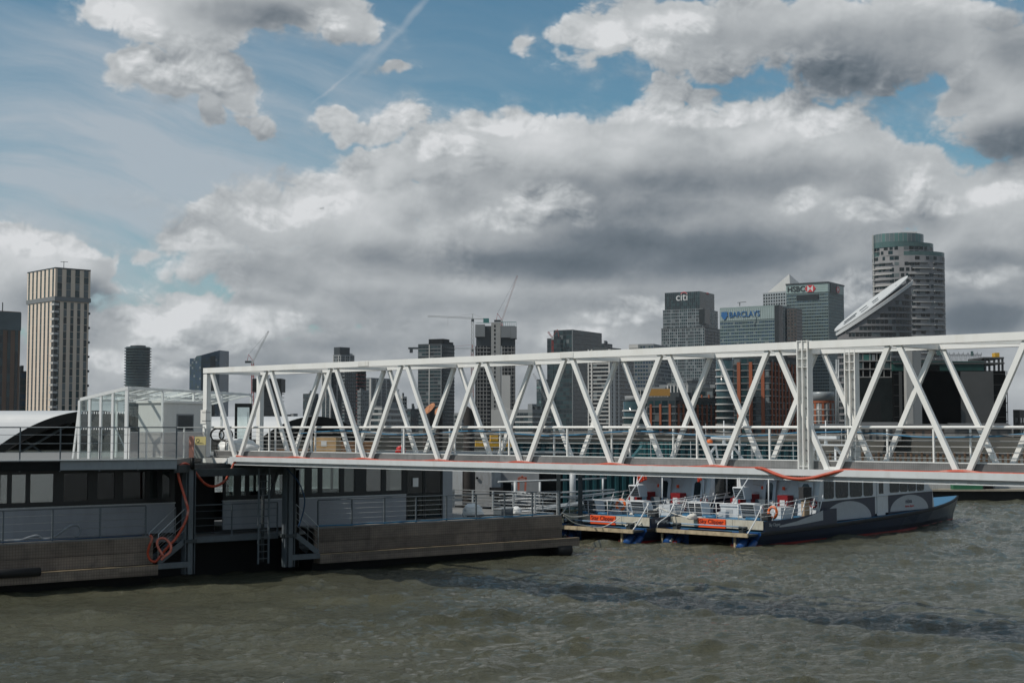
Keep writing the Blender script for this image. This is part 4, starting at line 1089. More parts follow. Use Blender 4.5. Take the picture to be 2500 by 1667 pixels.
        for (a, b_) in ((6.75, 7.75), (7.95, 9.25), (9.45, 10.75), (10.95, 11.95), (13.9, 15.0), (15.1, 16.0), (16.1, 17.0), (17.15, 18.0)):
            z0, z1 = 2.12, 3.28
            if a > 13: z0, z1 = 2.22, 3.30
            f = MB(); rr = .10
            pts = [(a + rr, z0), (b_ - rr, z0), (b_, z0 + rr), (b_, z1 - rr), (b_ - rr, z1), (a + rr, z1), (a, z1 - rr), (a, z0 + rr)]
            f.prism([(x, y + o_ * .4, z) for x, z in (pts if sgn > 0 else pts[::-1])], (0, sgn * .02, 0))
            f.build('window', BGLASS, r)
        MB().box(12.4, 13.3, min(y, y + sgn * .03), max(y, y + sgn * .03), sheer(13), 3.25).build('side_door', BOATW, r)
        MB().box(12.6, 13.1, min(y + sgn * .031, y + sgn * .04), max(y + sgn * .031, y + sgn * .04), 2.2, 3.0).build('door_window', BGLASS, r)
    # after face of the cabin: doors, lockers, fittings
    def af(z, dx=0.0): return X0 - .26 + (z - 1.0) * .16 - dx
    for y in (-1.75, .35):
        dd = MB(); rr = .12
        pts = [(y - .38, 1.25), (y + .38, 1.25), (y + .38, 3.0), (y + .26, 3.12), (y - .26, 3.12), (y - .38, 3.0)]
        dd.prism([(af(z, .04), yy, z) for yy, z in pts], (-.04, 0, 0)); dr_ = dd.build('door', mat('pale door paint', (.52, .55, .58), .45, var=.05), r)
        w = MB(); pts = [(y - .2, 2.0), (y + .2, 2.0), (y + .2, 2.8), (y + .12, 2.92), (y - .12, 2.92), (y - .2, 2.8)]
        w.prism([(af(z, .085), yy, z) for yy, z in pts], (-.01, 0, 0)); w.build('door_window', BGLASS, dr_)
        MB().box(af(1.9, .14), af(1.9, .085), y - .32, y - .24, 1.86, 1.95).build('handle', STEEL, dr_)
    for y in (-.85, 1.15, 1.95):
        lk = MB().box(5.35, 5.95, y - .3, y + .3, 1.225, 2.3 if y != 1.95 else 2.05).build('locker', REDL, r)
        MB().box(5.335, 5.349, y - .14, y + .14, 1.75, 2.05).build('label_plate', mat('white label', (.6, .6, .6), .6), lk)
    MB().tube([(5.0, -.25, 1.22), (5.05, -.25, 3.4)], .035, 8).build('awning_post', BOATW, r); MB().tube([(5.0, 1.6, 1.22), (5.05, 1.6, 3.4)], .035, 8).build('awning_post', BOATW, r)
    MB().box(4.8, 6.3, -2.2, 2.2, 3.40, 3.455).build('awning', BOATW, r)
    # intake boxes with louvres, life raft case, deck boxes
    def intake(x, y, w, hgt, z=1.22):
        k = MB(); pf = [(x, z + .12), (x + .1, z + hgt), (x + .55, z + hgt), (x + .85, z + hgt * .55), (x + .85, z)]
        pf = [(x + .22, z), (x, z + hgt * .92), (x + .05, z + hgt), (x + .62, z + hgt), (x + .85, z + hgt * .6), (x + .85, z)]
        k.prism([(px_, y - w / 2, pz) for px_, pz in pf], (0, w, 0)); b_ = k.build('intake_vent', BOATW, r)
        l = MB()
        for i in range(6):
            t0 = .08 + i * .145; t1 = t0 + .10
            xa, za, xb, zb = x + .22 * (1 - t0 / .92) - .012, z + hgt * t0, x + .22 * (1 - t1 / .92) - .012, z + hgt * t1
            l.hexa([(xa, y - w / 2 + .05, za), (xb, y - w / 2 + .05, zb), (xb + .01, y - w / 2 + .05, zb), (xa + .01, y - w / 2 + .05, za), (xa, y + w / 2 - .05, za), (xb, y + w / 2 - .05, zb), (xb + .01, y + w / 2 - .05, zb), (xa + .01, y + w / 2 - .05, za)])
        l.build('louvre', LOUV, b_)
    intake(1.5, -1.15, .82, .82); intake(1.4, 1.85, .80, .78)
    intake(4.4, 1.2, .62, .66, 2.05)
    bx_ = MB().box(2.6, 3.5, .05, 1.05, 1.225, 1.78); bx_.box(2.55, 3.55, 0, 1.1, 1.783, 1.88); bb = bx_.build('deck_box', BOATW, r)
    MB().box(2.585, 2.598, .35, .75, 1.36, 1.62).build('door', BOATG, bb)
    MB().tube([(2.6, .1, 1.93), (3.5, .95, 1.93)], .05, 8).build('roller', BOATW, bb)
    MB().box(3.0, 4.2, -2.15, -1.45, 1.225, 1.80).build('deck_box', BOATW, r)
    for y in (-2.3, 0.2, 2.2): MB().tube([(.9, y, 1.30), (.9, y + (.8 if y < 2 else -.6), 1.30)], .10, 10).build('rolled_cover', DECKB, r)
    # guard rails of the after deck
    g = MB()
    for z in (2.05, 1.78, 1.52): g.tube([(.55, -2.55, z), (.55, 2.55, z)], .026 if z > 2 else .014, 8)
    for sgn in (-1, 1):
        y = sgn * 2.62
        g.tube([(.55, y * .98, 2.05), (3.0, y, 2.12), (5.9, y, 2.32)], .022, 8)
        g.tube([(.55, y * .98, 1.66), (3.0, y, 1.72), (5.9, y, 1.9)], .014, 6).tube([(.55, y * .98, 1.86), (3.0, y, 1.92), (5.9, y, 2.1)], .014, 6).tube([(.55, y * .98, 1.46), (3.0, y, 1.52), (5.9, y, 1.7)], .014, 6)
    g.build('guardrail', ALU, r)
    for y in (-2.5, -1.25, 0, 1.25, 2.5): MB().tube([(.62, y, 1.0), (.55, y, 2.05)], .02, 6).build('stanchion', ALU, r)
    for sgn in (-1, 1):
        for x in (1.4, 2.3, 3.2, 4.1, 5.0, 5.8):
            y = sgn * 2.62; zt = 2.05 + .27 * max(0, (x + .5 - .55)) / 5.3
            MB().tube([(x, y, sheer(x) + .45), (x + .5, y, zt)], .027, 6).build('stanchion', ALU, r)
    MB().tube([(2.9, .55, 1.9), (4.1, .0, 3.75)], [.035, .025], 8).build('flag_staff', BOATW, r)
    # mast arch and radar on the roof
    m_ = MB()
    for y in (-1.0, 1.0): m_.bar((10.6, y, Z1 + .1), (11.4, y * .55, 4.85), .10, .10).bar((12.4, y, Z1 + .1), (11.4, y * .55, 4.85), .10, .10)
    m_.box(11.1, 11.7, -1.3, 1.3, 4.85, 4.95); mast = m_.build('mast', BOATW, r)
    MB().tube([(11.4, 0, 4.95), (11.4, 0, 6.3)], .03, 8).build('antenna', BOATW, mast)
    MB().box(11.2, 11.6, -.75, .75, 5.25, 5.42).tube([(11.4, 0, 4.95), (11.4, 0, 5.25)], .1, 8).build('radar', BOATW, mast)
    MB().lathe([(.0, 0), (.16, .02), (.18, .14), (.12, .26), (0, .28)], (11.4, .95, 4.96), 12).build('lamp', mat('orange lamp cover', (.7, .15, .03), .4), mast)
    MB().tube([(11.5, -.9, 4.95), (11.5, -.9, 5.9)], .012, 6).build('antenna', BOATW, mast)
    for y in (-2.0, -.45, .8): MB().box(af(2.6, .05), af(2.6, .0), y - .07, y + .07, 2.55, 2.72).build('notice', SIGNO if y > -1 else mat('white label', (.6, .6, .6), .6), r)
    for y in (-2.25, 2.3): MB().torus((af(1.9, .12), y, 1.9), .2, .05, (1, 0, .1), 16, 6).build('hose_reel', REDL, r)
    for (x, y) in ((2.2, -.5), (3.9, 1.9), (4.6, -1.2)): MB().torus((x, y, 1.26), .24, .035, (0, 0, 1), 16, 6).torus((x + .02, y + .01, 1.32), .21, .035, (0, 0, 1), 16, 6).build('rope_coil', ROPE, r)
    for (x, y, h_) in ((6.6, -2.0, 2.6), (6.9, 1.8, 1.9), (9.0, .6, 1.6), (13.0, -.8, 1.5)): MB().tube([(x, y, 3.5), (x - .05, y, 3.5 + h_)], [.018, .010], 6).build('whip_antenna', BOATW, r)
    for (x, y, w_, h_, m_0) in ((4.9, -.3, .25, .5, LOUV), (4.6, 2.1, .3, .45, BOATG), (2.0, .6, .2, .3, BOATG), (1.2, -2.2, .3, .35, LOUV), (5.5, .55, .3, .8, SLATED)): MB().box(x, x + .35, y - w_, y + w_, 1.225, 1.225 + h_).build('equipment_box', m_0, r)
    for z in (1.6, 2.0, 2.4, 2.8, 3.2): MB().tube([(af(z, .05), 1.0, z), (af(z, .05), 1.4, z)], .02, 6).build('ladder_rung', BOATW, r)
    MB().tube([(X0 - .1, -YC - .03, 2.0), (X1 - .2, -YC - .03, 2.16)], .03, 6).build('rubbing_rail', BOATW, r)
    for x in (4.0, 8.5, 13.0): MB().lathe([(.0, 0), (.13, .05), (.16, .3), (.13, .6), (0, .66)], (x, 2.98, .55), 12).build('fender', RUBBER, r)
    # bow fittings
    MB().tube([(20.2, -1.0, 1.38), (20.2, -1.0, 1.95), (20.2, 1.0, 1.95), (20.2, 1.0, 1.38)], .035, 8).build('bow_rail', ALU, r)
    MB().lathe([(.38, 0), (.40, .25), (.30, .62), (0, .66)], (20.0, .3, 1.3), 14).build('capstan', BOATW, r)
    MB().box(19.5, 20.4, -.55, -.1, 1.3, 1.95).build('winch', DARKS, r)
    for y in (-.7, .7): MB().box(21.6, 21.9, y - .1, y + .1, 1.36, 1.62).build('cleat', DARKS, r)
    return r
boatA = build_boat('Sky Clipper'); boatA.location = BOAT_A; boatA.rotation_euler = (0, 0, AX); boatA.scale = BS
boatA['label'] = 'navy and white river catamaran nearest the open water, whole hull and bow in view'; boatA['group'] = 'river catamarans moored side by side'
boatB = copy_tree(boatA); boatB.location = BOAT_B; boatB.rotation_euler = (0, 0, AX); boatB.scale = BS
boatB['label'] = 'river catamaran moored between the pontoon railing and the other catamaran, only its stern clear'
for o in list(boatB.children):                                   # its own name on stern and quarter
    for q in [o] + list(o.children):
        if q.get('body') == 'Sky Clipper':
            n_ = text(q.name.split('.')[0], 'Star Clipper', q['size'], q.data.materials[0], q.parent, q.location, q.rotation_euler, q['depth'], bold=.004)
            bpy.data.objects.remove(q)
for o in list(bpy.data.objects):
    for k in ('body', 'size', 'depth'):
        if k in o: del o[k]
def bl(o, x, y, z): return o + BF * x * BS.x + BL * y * BS.y + Vector((0, 0, z * BS.z))
def lifebuoy(lab, c, tilt):
    t_ = thing('lifebuoy', lab, 'lifebuoy', c, 0, 'lifebuoys on the boats')
    MB().torus((0, 0, 0), .285, .075, tilt, 24, 10).build('ring', LBO, t_)
    ax = Vector(tilt).normalized(); x = ax.orthogonal().normalized(); y = ax.cross(x)
    for a in (0.6, 2.17, 3.74, 5.31):
        d = x * math.cos(a) + y * math.sin(a); e = x * -math.sin(a) + y * math.cos(a)
        MB().torus(d * .285, .079, .008, e, 12, 6).build('tape', LBW, t_)
    MB().torus((0, 0, 0), .37, .010, tilt, 20, 5).build('grab_line', ROPE, t_)
lifebuoy('bright orange lifebuoy on the after rail of the nearer catamaran', bl(BOAT_A, 1.75, -2.45, 1.62), (-.75, -.6, .1))
lifebuoy('dark orange lifebuoy on the after rail beside the pontoon end', bl(BOAT_B, 2.3, .45, 1.72), (-.6, -.8, .1))
def flag(lab, c, d, w, hgt, seed):
    random.seed(seed); b = MB(); n = 7; rows = []
    for j in range(6):
        rows.append([Vector(c) + Vector(d) * (w * i / n) + Vector((0, 0, -hgt * j / 5 - .35 * w * i / n)) + Vector((.05 * math.sin(i * 1.4 + j * .5), .07 * math.cos(i * 1.1 + j * .7), 0)) for i in range(n + 1)])
    for j in range(5):
        for i in range(n): b.poly([rows[j][i], rows[j][i + 1], rows[j + 1][i + 1], rows[j + 1][i]], 0, True)
    o = b.build('flag', mat('red flag cloth', (.55, .05, .02), .7, var=.1))
    sm_ = o.modifiers.new('cloth thickness', 'SOLIDIFY'); sm_.thickness = .01
    return tag(o, lab, 'flag')
flag('red flag drooping from the slanting staff beside the grey brow', bl(BOAT_B, 4.0, .05, 3.62), (-.82, .1, 0), .55, .62, 1)
fx = bl(BOAT_A, 2.5, 2.0, 0)
tag(MB().tube([fx + Vector((0, 0, 1.2)), fx + Vector((-.12, .2, 3.55))], .018, 6).build('flag_pole', DARKS), 'thin dark upright pole with a red pennant on the after deck', 'pole')
flag('small bright red pennant under the bridge chord', fx + Vector((-.12, .2, 3.55)), (-.5, .0, 0), .35, .3, 4)
ext = thing('fire_extinguisher', 'red fire extinguisher standing on the blue deck of the nearer catamaran', 'extinguisher', bl(BOAT_A, 3.7, -.65, 1.22), 0)
MB().lathe([(.09, 0), (.10, .02), (.10, .48), (.07, .55), (.03, .58), (.03, .64), (0, .64)], (0, 0, 0), 14).build('body', mat('red gloss', (.50, .015, .015), .3), ext)
MB().box(-.105, -.085, -.05, .05, .15, .36).build('label', mat('white label', (.6, .6, .6), .6), ext)
MB().tube(spline([(0, 0, .62), (.1, -.1, .66), (.16, -.16, .45), (.14, -.14, .2)], 5), .014, 6).build('hose', RUBBER, ext)
# mooring ropes
def rope(lab, pts, r=.035):
    return tag(MB().tube(spline(pts, 7), r, 7).build('mooring_rope', ROPE), lab, 'rope', 'white mooring ropes at the sterns')
kA = bl(BOAT_A, .5, -.0, 1.28)
rope('white mooring rope sagging across the after deck of the nearer catamaran', [at(1608, 1239, 79.0), at(1640, 1252, 78.6), at(1668, 1260, 78.3), at(1690, 1263, 77.6), at(1720, 1262, 77.5), at(1765, 1259, 77.5)], .04)
rope('white mooring rope slanting down between the two sterns', [at(1608, 1239, 79.0), at(1580, 1256, 78.5), at(1555, 1272, 78), at(1527, 1283, 77.6)], .045)
rope('second white mooring rope slanting down between the two sterns, slacker', [at(1606, 1241, 79.0), at(1590, 1258, 78.4), at(1572, 1268, 78), at(1560, 1283, 77.5)], .04)
rope('white mooring rope from the pontoon rail to the farther stern', [at(1372, 1252, 71.2), at(1395, 1261, 73.5), at(1420, 1260, 76.5), at(1437, 1257, 79.2)], .035)
rope('white mooring rope looping low below the farther name board', [at(1376, 1258, 71.2), at(1400, 1275, 74), at(1430, 1283, 77.0), at(1465, 1287, 77.6), at(1487, 1280, 78.2), at(1512, 1264, 78.6)], .03)
sack('heap of white rope knotted on the near transom', at(1690, 1262, 77.3), .28, .18, .2, 11, ROPE, 'rope_heap', 'rope')
tp_ = at(1962, 1265, 78.0); tp_.z = 0
tp_ = bl(BOAT_A, 5.2, -2.25, 1.22)
fp = thing('timber_post', 'pale timber post with a dark netted head on the after deck beside the cabin', 'post', tp_, R(20))
MB().box(-.17, .17, -.16, .16, 0, .95).build('timber', mat('pale timber', (.42, .30, .19), .75, var=.3, scale=2, dirt=(.18, .13, .09, .6), streak=1), fp)
MB().box(-.27, .26, -.24, .24, .953, 1.65).build('net_cover', mat('dark netting', (.035, .035, .035), .9, var=.5, scale=14), fp)
# ---------------------------------------------------------------- middle distance behind the bridge
TEAL = mat('dark teal steel', (0.008, 0.050, 0.062), 0.5, var=.25, scale=.7, dirt=(.02, .03, .03, .6), streak=1)
def corrug(b, a, e, z0, z1, pitch, depth, mi=0):
    """ribbed steel sheet from a to e"""
    a, e = Vector(a), Vector(e); L = (e - a).length; d = (e - a) / L; n = Vector((d.y, -d.x, 0)); k = max(1, int(L / pitch)); p = []
    for i in range(k):
        for t_, o in ((0, 0), (.3, 0), (.45, 1), (.85, 1), (1, 0)):
            p.append(a + d * (L * (i + t_) / k) + n * (o * depth))
    for q, w in zip(p[:-1], p[1:]):
        if (w - q).length > 1e-6: b.poly([q + Vector((0, 0, z0)), w + Vector((0, 0, z0)), w + Vector((0, 0, z1)), q + Vector((0, 0, z1))], mi)
bg = thing('cargo_barge', 'long dark teal ribbed steel barge moored behind the bridge', 'barge', (0, 0, 0))
x0, x1, yb = (1225 - 1250) / F * 108, (1960 - 1250) / F * 108, 108
b = MB(); corrug(b, (x0, yb, 0), (x1, yb, 0), -.5, 4.95, .55, .12); b.build('hull_side', TEAL, bg)
MB().box(x0, x1, yb + .15, yb + 9, -.6, 4.9).build('hull', TEAL, bg)
MB().box(x0 - .1, x1 + .1, yb - .2, yb + .1, 4.955, 5.10).build('gunwale', TEAL, bg)
for (pa, pb, zt, lab, col) in ((1568, 1640, 5.15, 'lighter teal cargo container with a sloping end behind the bridge', (.012, .085, .095)), ):
    k = thing('container', lab, 'container', (0, 0, 0)); xa, xb = (pa - 1250) / F * 103, (pb - 1250) / F * 103
    m = mat('teal container paint', col, .5, var=.15); b = MB(); corrug(b, (xa, 103, 0), (xb, 103, 0), 3.0, zt, .3, .05); b.build('side', m, k)
    MB().box(xa, xb, 103.08, 105.4, 3.0, zt - .02).build('body', m, k); MB().box(xa - .05, xb + .05, 102.9, 105.5, -.5, 2.98).build('plinth', TEAL, k); MB().prism([(xa - .01, 103.05, 3.0), (xa - 1.6, 103.05, 3.0), (xa - .01, 103.05, zt - .3)], (0, 2, 0)).build('ramp', m, k)
YEL = mat('yellow machine paint', (.58, .33, .03), .5, var=.15, dirt=(.2, .12, .04, .5))
gb = thing('yellow_hoist', 'yellow steel hoist frame on the barge behind the bridge', 'hoist', at(1212, 1098, 101), R(6)); gb.location.z = 4.3
b = MB(); b.box(-1.5, 1.2, -.3, .3, .55, .95); b.build('beam', YEL, gb)
for x in (-.35, .55, .85): MB().box(x - .07, x + .07, -.2, .2, -.6, .55).build('leg', YEL, gb)
MB().box(-.45, .10, -.35, .35, .95, 1.35).build('motor', YEL, gb)
hb = thing('hoist_barge', 'low dark work barge carrying the yellow hoist', 'barge', (0, 0, 0)); MB().prism([(-6, 97, -.6), (3.5, 99, -.6), (3.2, 106, -.6), (-6, 104, -.6)], (0, 0, 4.2)).build('hull', BLACK, hb)
# big raking dolphin piles with rusty cut tops
RUST = mat('rusty plate', (.34, .15, .075), .85, var=.45, scale=5, dirt=(.12, .045, .02, .8)); PILE = mat('black steel pile', (.028, .024, .022), .6, var=.4, scale=.7, dirt=(.12, .09, .07, .45), streak=1)
def pile(lab, px, py_hi, py_lo, w, Y, slope_dir, lean=0):
    c = at(px, 1043, Y); r_ = w * Y / F / 2; zh, zl = EYE + (HZ - py_hi) / F * Y, EYE + (HZ - py_lo) / F * Y
    p = thing('mooring_pile', lab, 'pile', (c.x, c.y, 0), 0, 'steel piles behind the bridge'); n = 24; sv = MB(); top = []; botm = []
    for j in range(n):
        a = 2 * math.pi * j / n; x, y = r_ * math.cos(a), r_ * math.sin(a)
        z = (zh + zl) / 2 + (zh - zl) / 2 * (x / r_ * .72 + y / r_ * .70) * slope_dir
        top.append(Vector((x, y, z))); botm.append(Vector((x, y, -1)))
    for j in range(n): sv.poly([botm[j], botm[(j + 1) % n], top[(j + 1) % n], top[j]], 0, True)
    sv.build('shaft', PILE, p); cp = MB(); cp.poly([t_ + Vector((0, 0, .01)) for t_ in top]); cp.build('cut_top', RUST, p)
pile('thick black steel pile with a rusty slanted top behind the bridge', 1047, 984, 1012, 29, 92, 1)
pile('black steel pile with a slanted dark top, behind the yellow hoist', 1145, 990, 1018, 27, 95, -1)
pile('weathered brown pile half hidden next to the rusty topped one', 1070, 990, 1012, 22, 96, 1)
# grey brow with hand rails beside the boats, and a work boat with white superstructure
bw = thing('gangway', 'grey gangway with pipe railings rising behind the pontoon end towards the barge', 'gangway', (0, 0, 0))
PIPE = mat('grey painted pipe', (.45, .47, .48), .45, var=.08)
def L3(px, py, Y): return at(px, py, Y)
for pts in ([(1216, 1176, 92), (1390, 1171, 95), (1480, 1167, 98)], [(1220, 1207, 90), (1390, 1201, 93), (1500, 1195, 96)], [(1218, 1222, 89), (1390, 1212, 93), (1510, 1200, 96)], [(1235, 1246, 88), (1400, 1230, 92), (1500, 1212, 95)]):
    MB().tube([L3(*p) for p in pts], .055, 8).build('rail', PIPE, bw)
for px, pt, pb, Y, w in ((1398, 1140, 1235, 93.5, .2), (1472, 1168, 1215, 96, .07), (1258, 1176, 1246, 90.5, .10), (1318, 1176, 1240, 91.8, .07)):
    a, e = L3(px, pt, Y), L3(px, pb, Y); e.x = a.x; MB().tube([a, e], w, 8).build('rail_post', PIPE, bw)
MB().bar(L3(1230, 1252, 88), L3(1505, 1218, 95), 1.6, .12).build('walkway', GALV, bw)
for k in range(12): pass
bl_ = thing('stern_rack', 'row of short slanting pipes racked behind the pontoon end railing', 'rack', (0, 0, 0))
for k in range(9): MB().tube([L3(1276 + k * 11, 1203, 82), L3(1268 + k * 11 + 4 - 8, 1188 - 20, 83.5)] if False else [L3(1284 + k * 10, 1214, 82), L3(1275 + k * 10, 1201, 82.4)], .03, 6).build('pipe', PIPE, bl_)
MB().tube([L3(1270, 1201, 82.4), L3(1372, 1201, 82.4)], .035, 6).build('bar', PIPE, bl_); MB().tube([L3(1278, 1214, 82), L3(1378, 1214, 82)], .035, 6).build('bar', PIPE, bl_)
MB().bar(L3(1325, 1214, 82.3), L3(1325, 1275, 82.3) , .1, .1).build('leg', PIPE, bl_)
wb = thing('work_boat', 'white and grey work boat with a dark open wheelhouse moored behind the pontoon end', 'boat', (0, 0, 0))
def panel(n_, px0, px1, py0, py1, Y, m, dep=.6):
    a, e = L3(px0, py1, Y), L3(px1, py0, Y); return MB().box(a.x, e.x, Y, Y + dep, a.z, e.z).build(n_, m, wb)
WBG = mat('scuffed pale grey paint', (.40, .41, .42), .5, var=.1, dirt=(.2, .19, .17, .6), streak=1)
panel('side', 1085, 1129, 1148, 1262, 97, BOATW, 3); panel('wheelhouse', 1160, 1222, 1150, 1236, 96, WBG, 3); panel('wheelhouse', 1222, 1316, 1150, 1236, 97.2, mat('mid grey paint', (.26, .27, .28), .5, var=.1), 2)  # the set back wheelhouse section is a darker grey
panel('doorway', 1129, 1160, 1150, 1262, 98, BLACK, 2); panel('hull', 1085, 1330, 1236, 1275, 95.5, BLACK, 4); panel('vent', 1195, 1228, 1190, 1212, 95.2, RUBBER, .7)
panel('stripe', 1085, 1128, 1208, 1212, 96.9, SLATED, .05); panel('seat', 1228, 1248, 1178, 1210, 96.5, BLACK, .4); panel('notice', 1162, 1168, 1164, 1169, 95.9, BLACK, .06)
fr = thing('red_gate', 'small faded red steel frame standing on the work boat', 'frame', (0, 0, 0)); RG = mat('faded red steel', (.42, .13, .09), .6, var=.2)
for a, e in (((1266, 1166), (1286, 1166)), ((1266, 1166), (1266, 1196)), ((1284, 1166), (1282, 1198)), ((1266, 1173), (1284, 1173)), ((1275, 1160), (1275, 1166))): MB().bar(L3(*a, 94), L3(*e, 94), .13, .13).build('bar', RG, fr)
# far quay on the right with a floating dark berth in front of it
MUD = mat('quay stone', (.22, .21, .195), .8, var=.2, scale=.4, dirt=(.12, .11, .09, .6), streak=1)
bt = thing('floating_berth', 'long black floating berth at the water edge beyond the catamaran bow', 'pontoon', (0, 0, 0))
yb = 121; xa, xb = (2075 - 1250) / F * yb, (2700 - 1250) / F * yb
MB().box(xa, xb, yb, yb + 7, -.6, .80).build('hull', BLACK, bt); MB().box(xa - .05, xb, yb - .08, yb + 7.1, .803, .93).build('deck', mat('berth deck', (.26, .235, .19), .8, var=.2), bt)
def bx3(name, lab, cat, px0, px1, zt, Y, dep, m, z0=.93, extra=None):
    o = thing(name, lab, cat, ((px0 + px1) / 2 / F * Y - 1250 / F * Y, Y, z0)); w = (px1 - px0) / F * Y / 2
    b = MB(); b.box(-w, w, 0, dep, 0, zt); b.build('body', m, o); MB().box(-w - .05, w + .05, -.05, dep + .05, zt + .003, zt + .08).build('lid', m, o)
    for x in np.linspace(-w * .7, w * .7, 3): MB().box(x - .12, x + .12, -.03, -.003, zt * .2, zt * .8).build('panel', extra or SLATED, o)
    return o
bx3('store_cabin', 'pale grey store cabin on the floating berth, near the green machine', 'cabin', 2150, 2335, 2.1, 123.5, 2, mat('pale grey cabin paint', (.40, .41, .41), .55, var=.08, dirt=(.25, .24, .2, .5)))
bx3('store_cabin', 'grey store cabin at the right end of the floating berth', 'cabin', 2424, 2520, 1.75, 123.5, 2, mat('pale grey cabin paint', (.4, .4, .4)))
bx3('dark_housing', 'black upright housing between the two store cabins on the berth', 'housing', 2398, 2420, 2.2, 122.2, 2, BLACK)
mc = thing('deck_machine', 'small green and white deck machine on the floating berth', 'machine', ((2360 - 1250) / F * 121.6, 121.6, .93)); MB().box(-1.3, 1.2, 0, .8, 0, .45).build('base', mat('green machine paint', (.02, .12, .06), .5), mc)
MB().box(-.9, -.1, .1, .7, .453, 1.15).build('engine', BOATW, mc); MB().tube([(.2, .4, .45), (.9, .4, 1.0)], .12, 8).build('arm', mat('red gloss', (.5, .015, .015), .3), mc)
fen = thing('wire_cage', 'wire mesh cage on the floating berth by the catamaran bow', 'cage', ((2282 - 1250) / F * 120.5 - .6, 121.2, .93))
for k in range(14): MB().tube([(k * .16 - 1.2, 0, 0), (k * .16 - 1.2, 0, 1.9)], .014, 5).build('upright', GALV, fen)
for z in (.1, .7, 1.3, 1.9): MB().tube([(-1.2, 0, z), (.9, 0, z)], .014, 5).build('hoop', GALV, fen)
# ---------------------------------------------------------------- the far bank and its towers
def far_ground():
    b = MB(); G = 3.0
    pts = [(-3200, 330), (-260, 330), (-90, 400), (60, 420), (120, 300), (260, 262), (700, 250), (3200, 240), (3200, 3200), (-3200, 3200)]
    b.poly([(x, y, G) for x, y in pts])
    for (xa, ya), (xb, yb_) in zip(pts[:7], pts[1:8]): b.poly([(xa, ya, -1), (xb, yb_, -1), (xb, yb_, G + 1.0), (xa, ya, G + 1.0)])
    o = b.build('riverbank', mat('river wall and ground', (.075, .072, .064), .85, var=.3, scale=.12, dirt=(.05, .055, .045, .7))); tag(o, 'low stone river wall and flat ground of the far bank', None, None, 'structure')
far_ground()
def gl(name, col, rough=.12, var=.35, sc=.03): return mat(name, col, rough, 0, var, sc, ior=1.55)
GD = gl('deep teal glass', (.010, .022, .027)); GM = gl('teal glass', (.022, .050, .056)); GLT = gl('pale blind glass', (.13, .15, .155), .3); GB = gl('blue glass', (.02, .05, .085)); GK = gl('black glass', (.006, .009, .010))
GG = gl('light green glass', (.10, .19, .18), .2); GT = gl('bright teal glass', (.07, .125, .122), .2)
CONC = mat('concrete frame', (.25, .245, .235), .8, var=.15, scale=.05); CONCD = mat('dark concrete', (.07, .072, .072), .8, var=.2, scale=.05)
PALE = mat('pale cladding', (.50, .49, .47), .6, var=.06, scale=.05); GREYC = mat('grey cladding', (.19, .20, .205), .6, var=.1, scale=.05); DKC = mat('dark cladding', (.035, .042, .046), .5, var=.2, scale=.05)
TAN = mat('tan brick panel', (.70, .59, .485), .75, var=.08, scale=.08); BRN = mat('brown brick', (.17, .115, .085), .8, var=.1, scale=.1); ORNG = mat('orange cladding', (.27, .075, .03), .6, var=.15, scale=.08)
STLC = mat('steel grey cladding', (.33, .35, .36), .4, metal=.3, var=.06, scale=.05); GREENC = mat('grey green cladding', (.20, .255, .25), .45, var=.08, scale=.05)
CR_R = mat('crane red', (.36, .05, .04), .6); CR_W = mat('crane white', (.45, .46, .45), .6); CR_T = mat('crane teal', (.04, .17, .16), .6)
def kx(px): return (px - 1250) / F * math.cos(PITCH)
def foot(pl, pc, pr, d, al):
    """corner, left end, right end of a rectangular plan seen corner on"""
    a = R(al); c = Vector((kx(pc) * d, d, 0)); kl, kr = kx(pl), kx(pr)
    wl_ = (c.x - kl * c.y) / (math.cos(a) + kl * math.sin(a)); wr_ = (kr * c.y - c.x) / (math.sin(a) - kr * math.cos(a))
    L = c + Vector((-math.cos(a), math.sin(a), 0)) * wl_; Rr = c + Vector((math.sin(a), math.cos(a), 0)) * wr_
    return c, L, Rr, L + Rr - c
def hz(py, d): return EYE + (HZ - py) / F * d
rngc = random.Random(4)
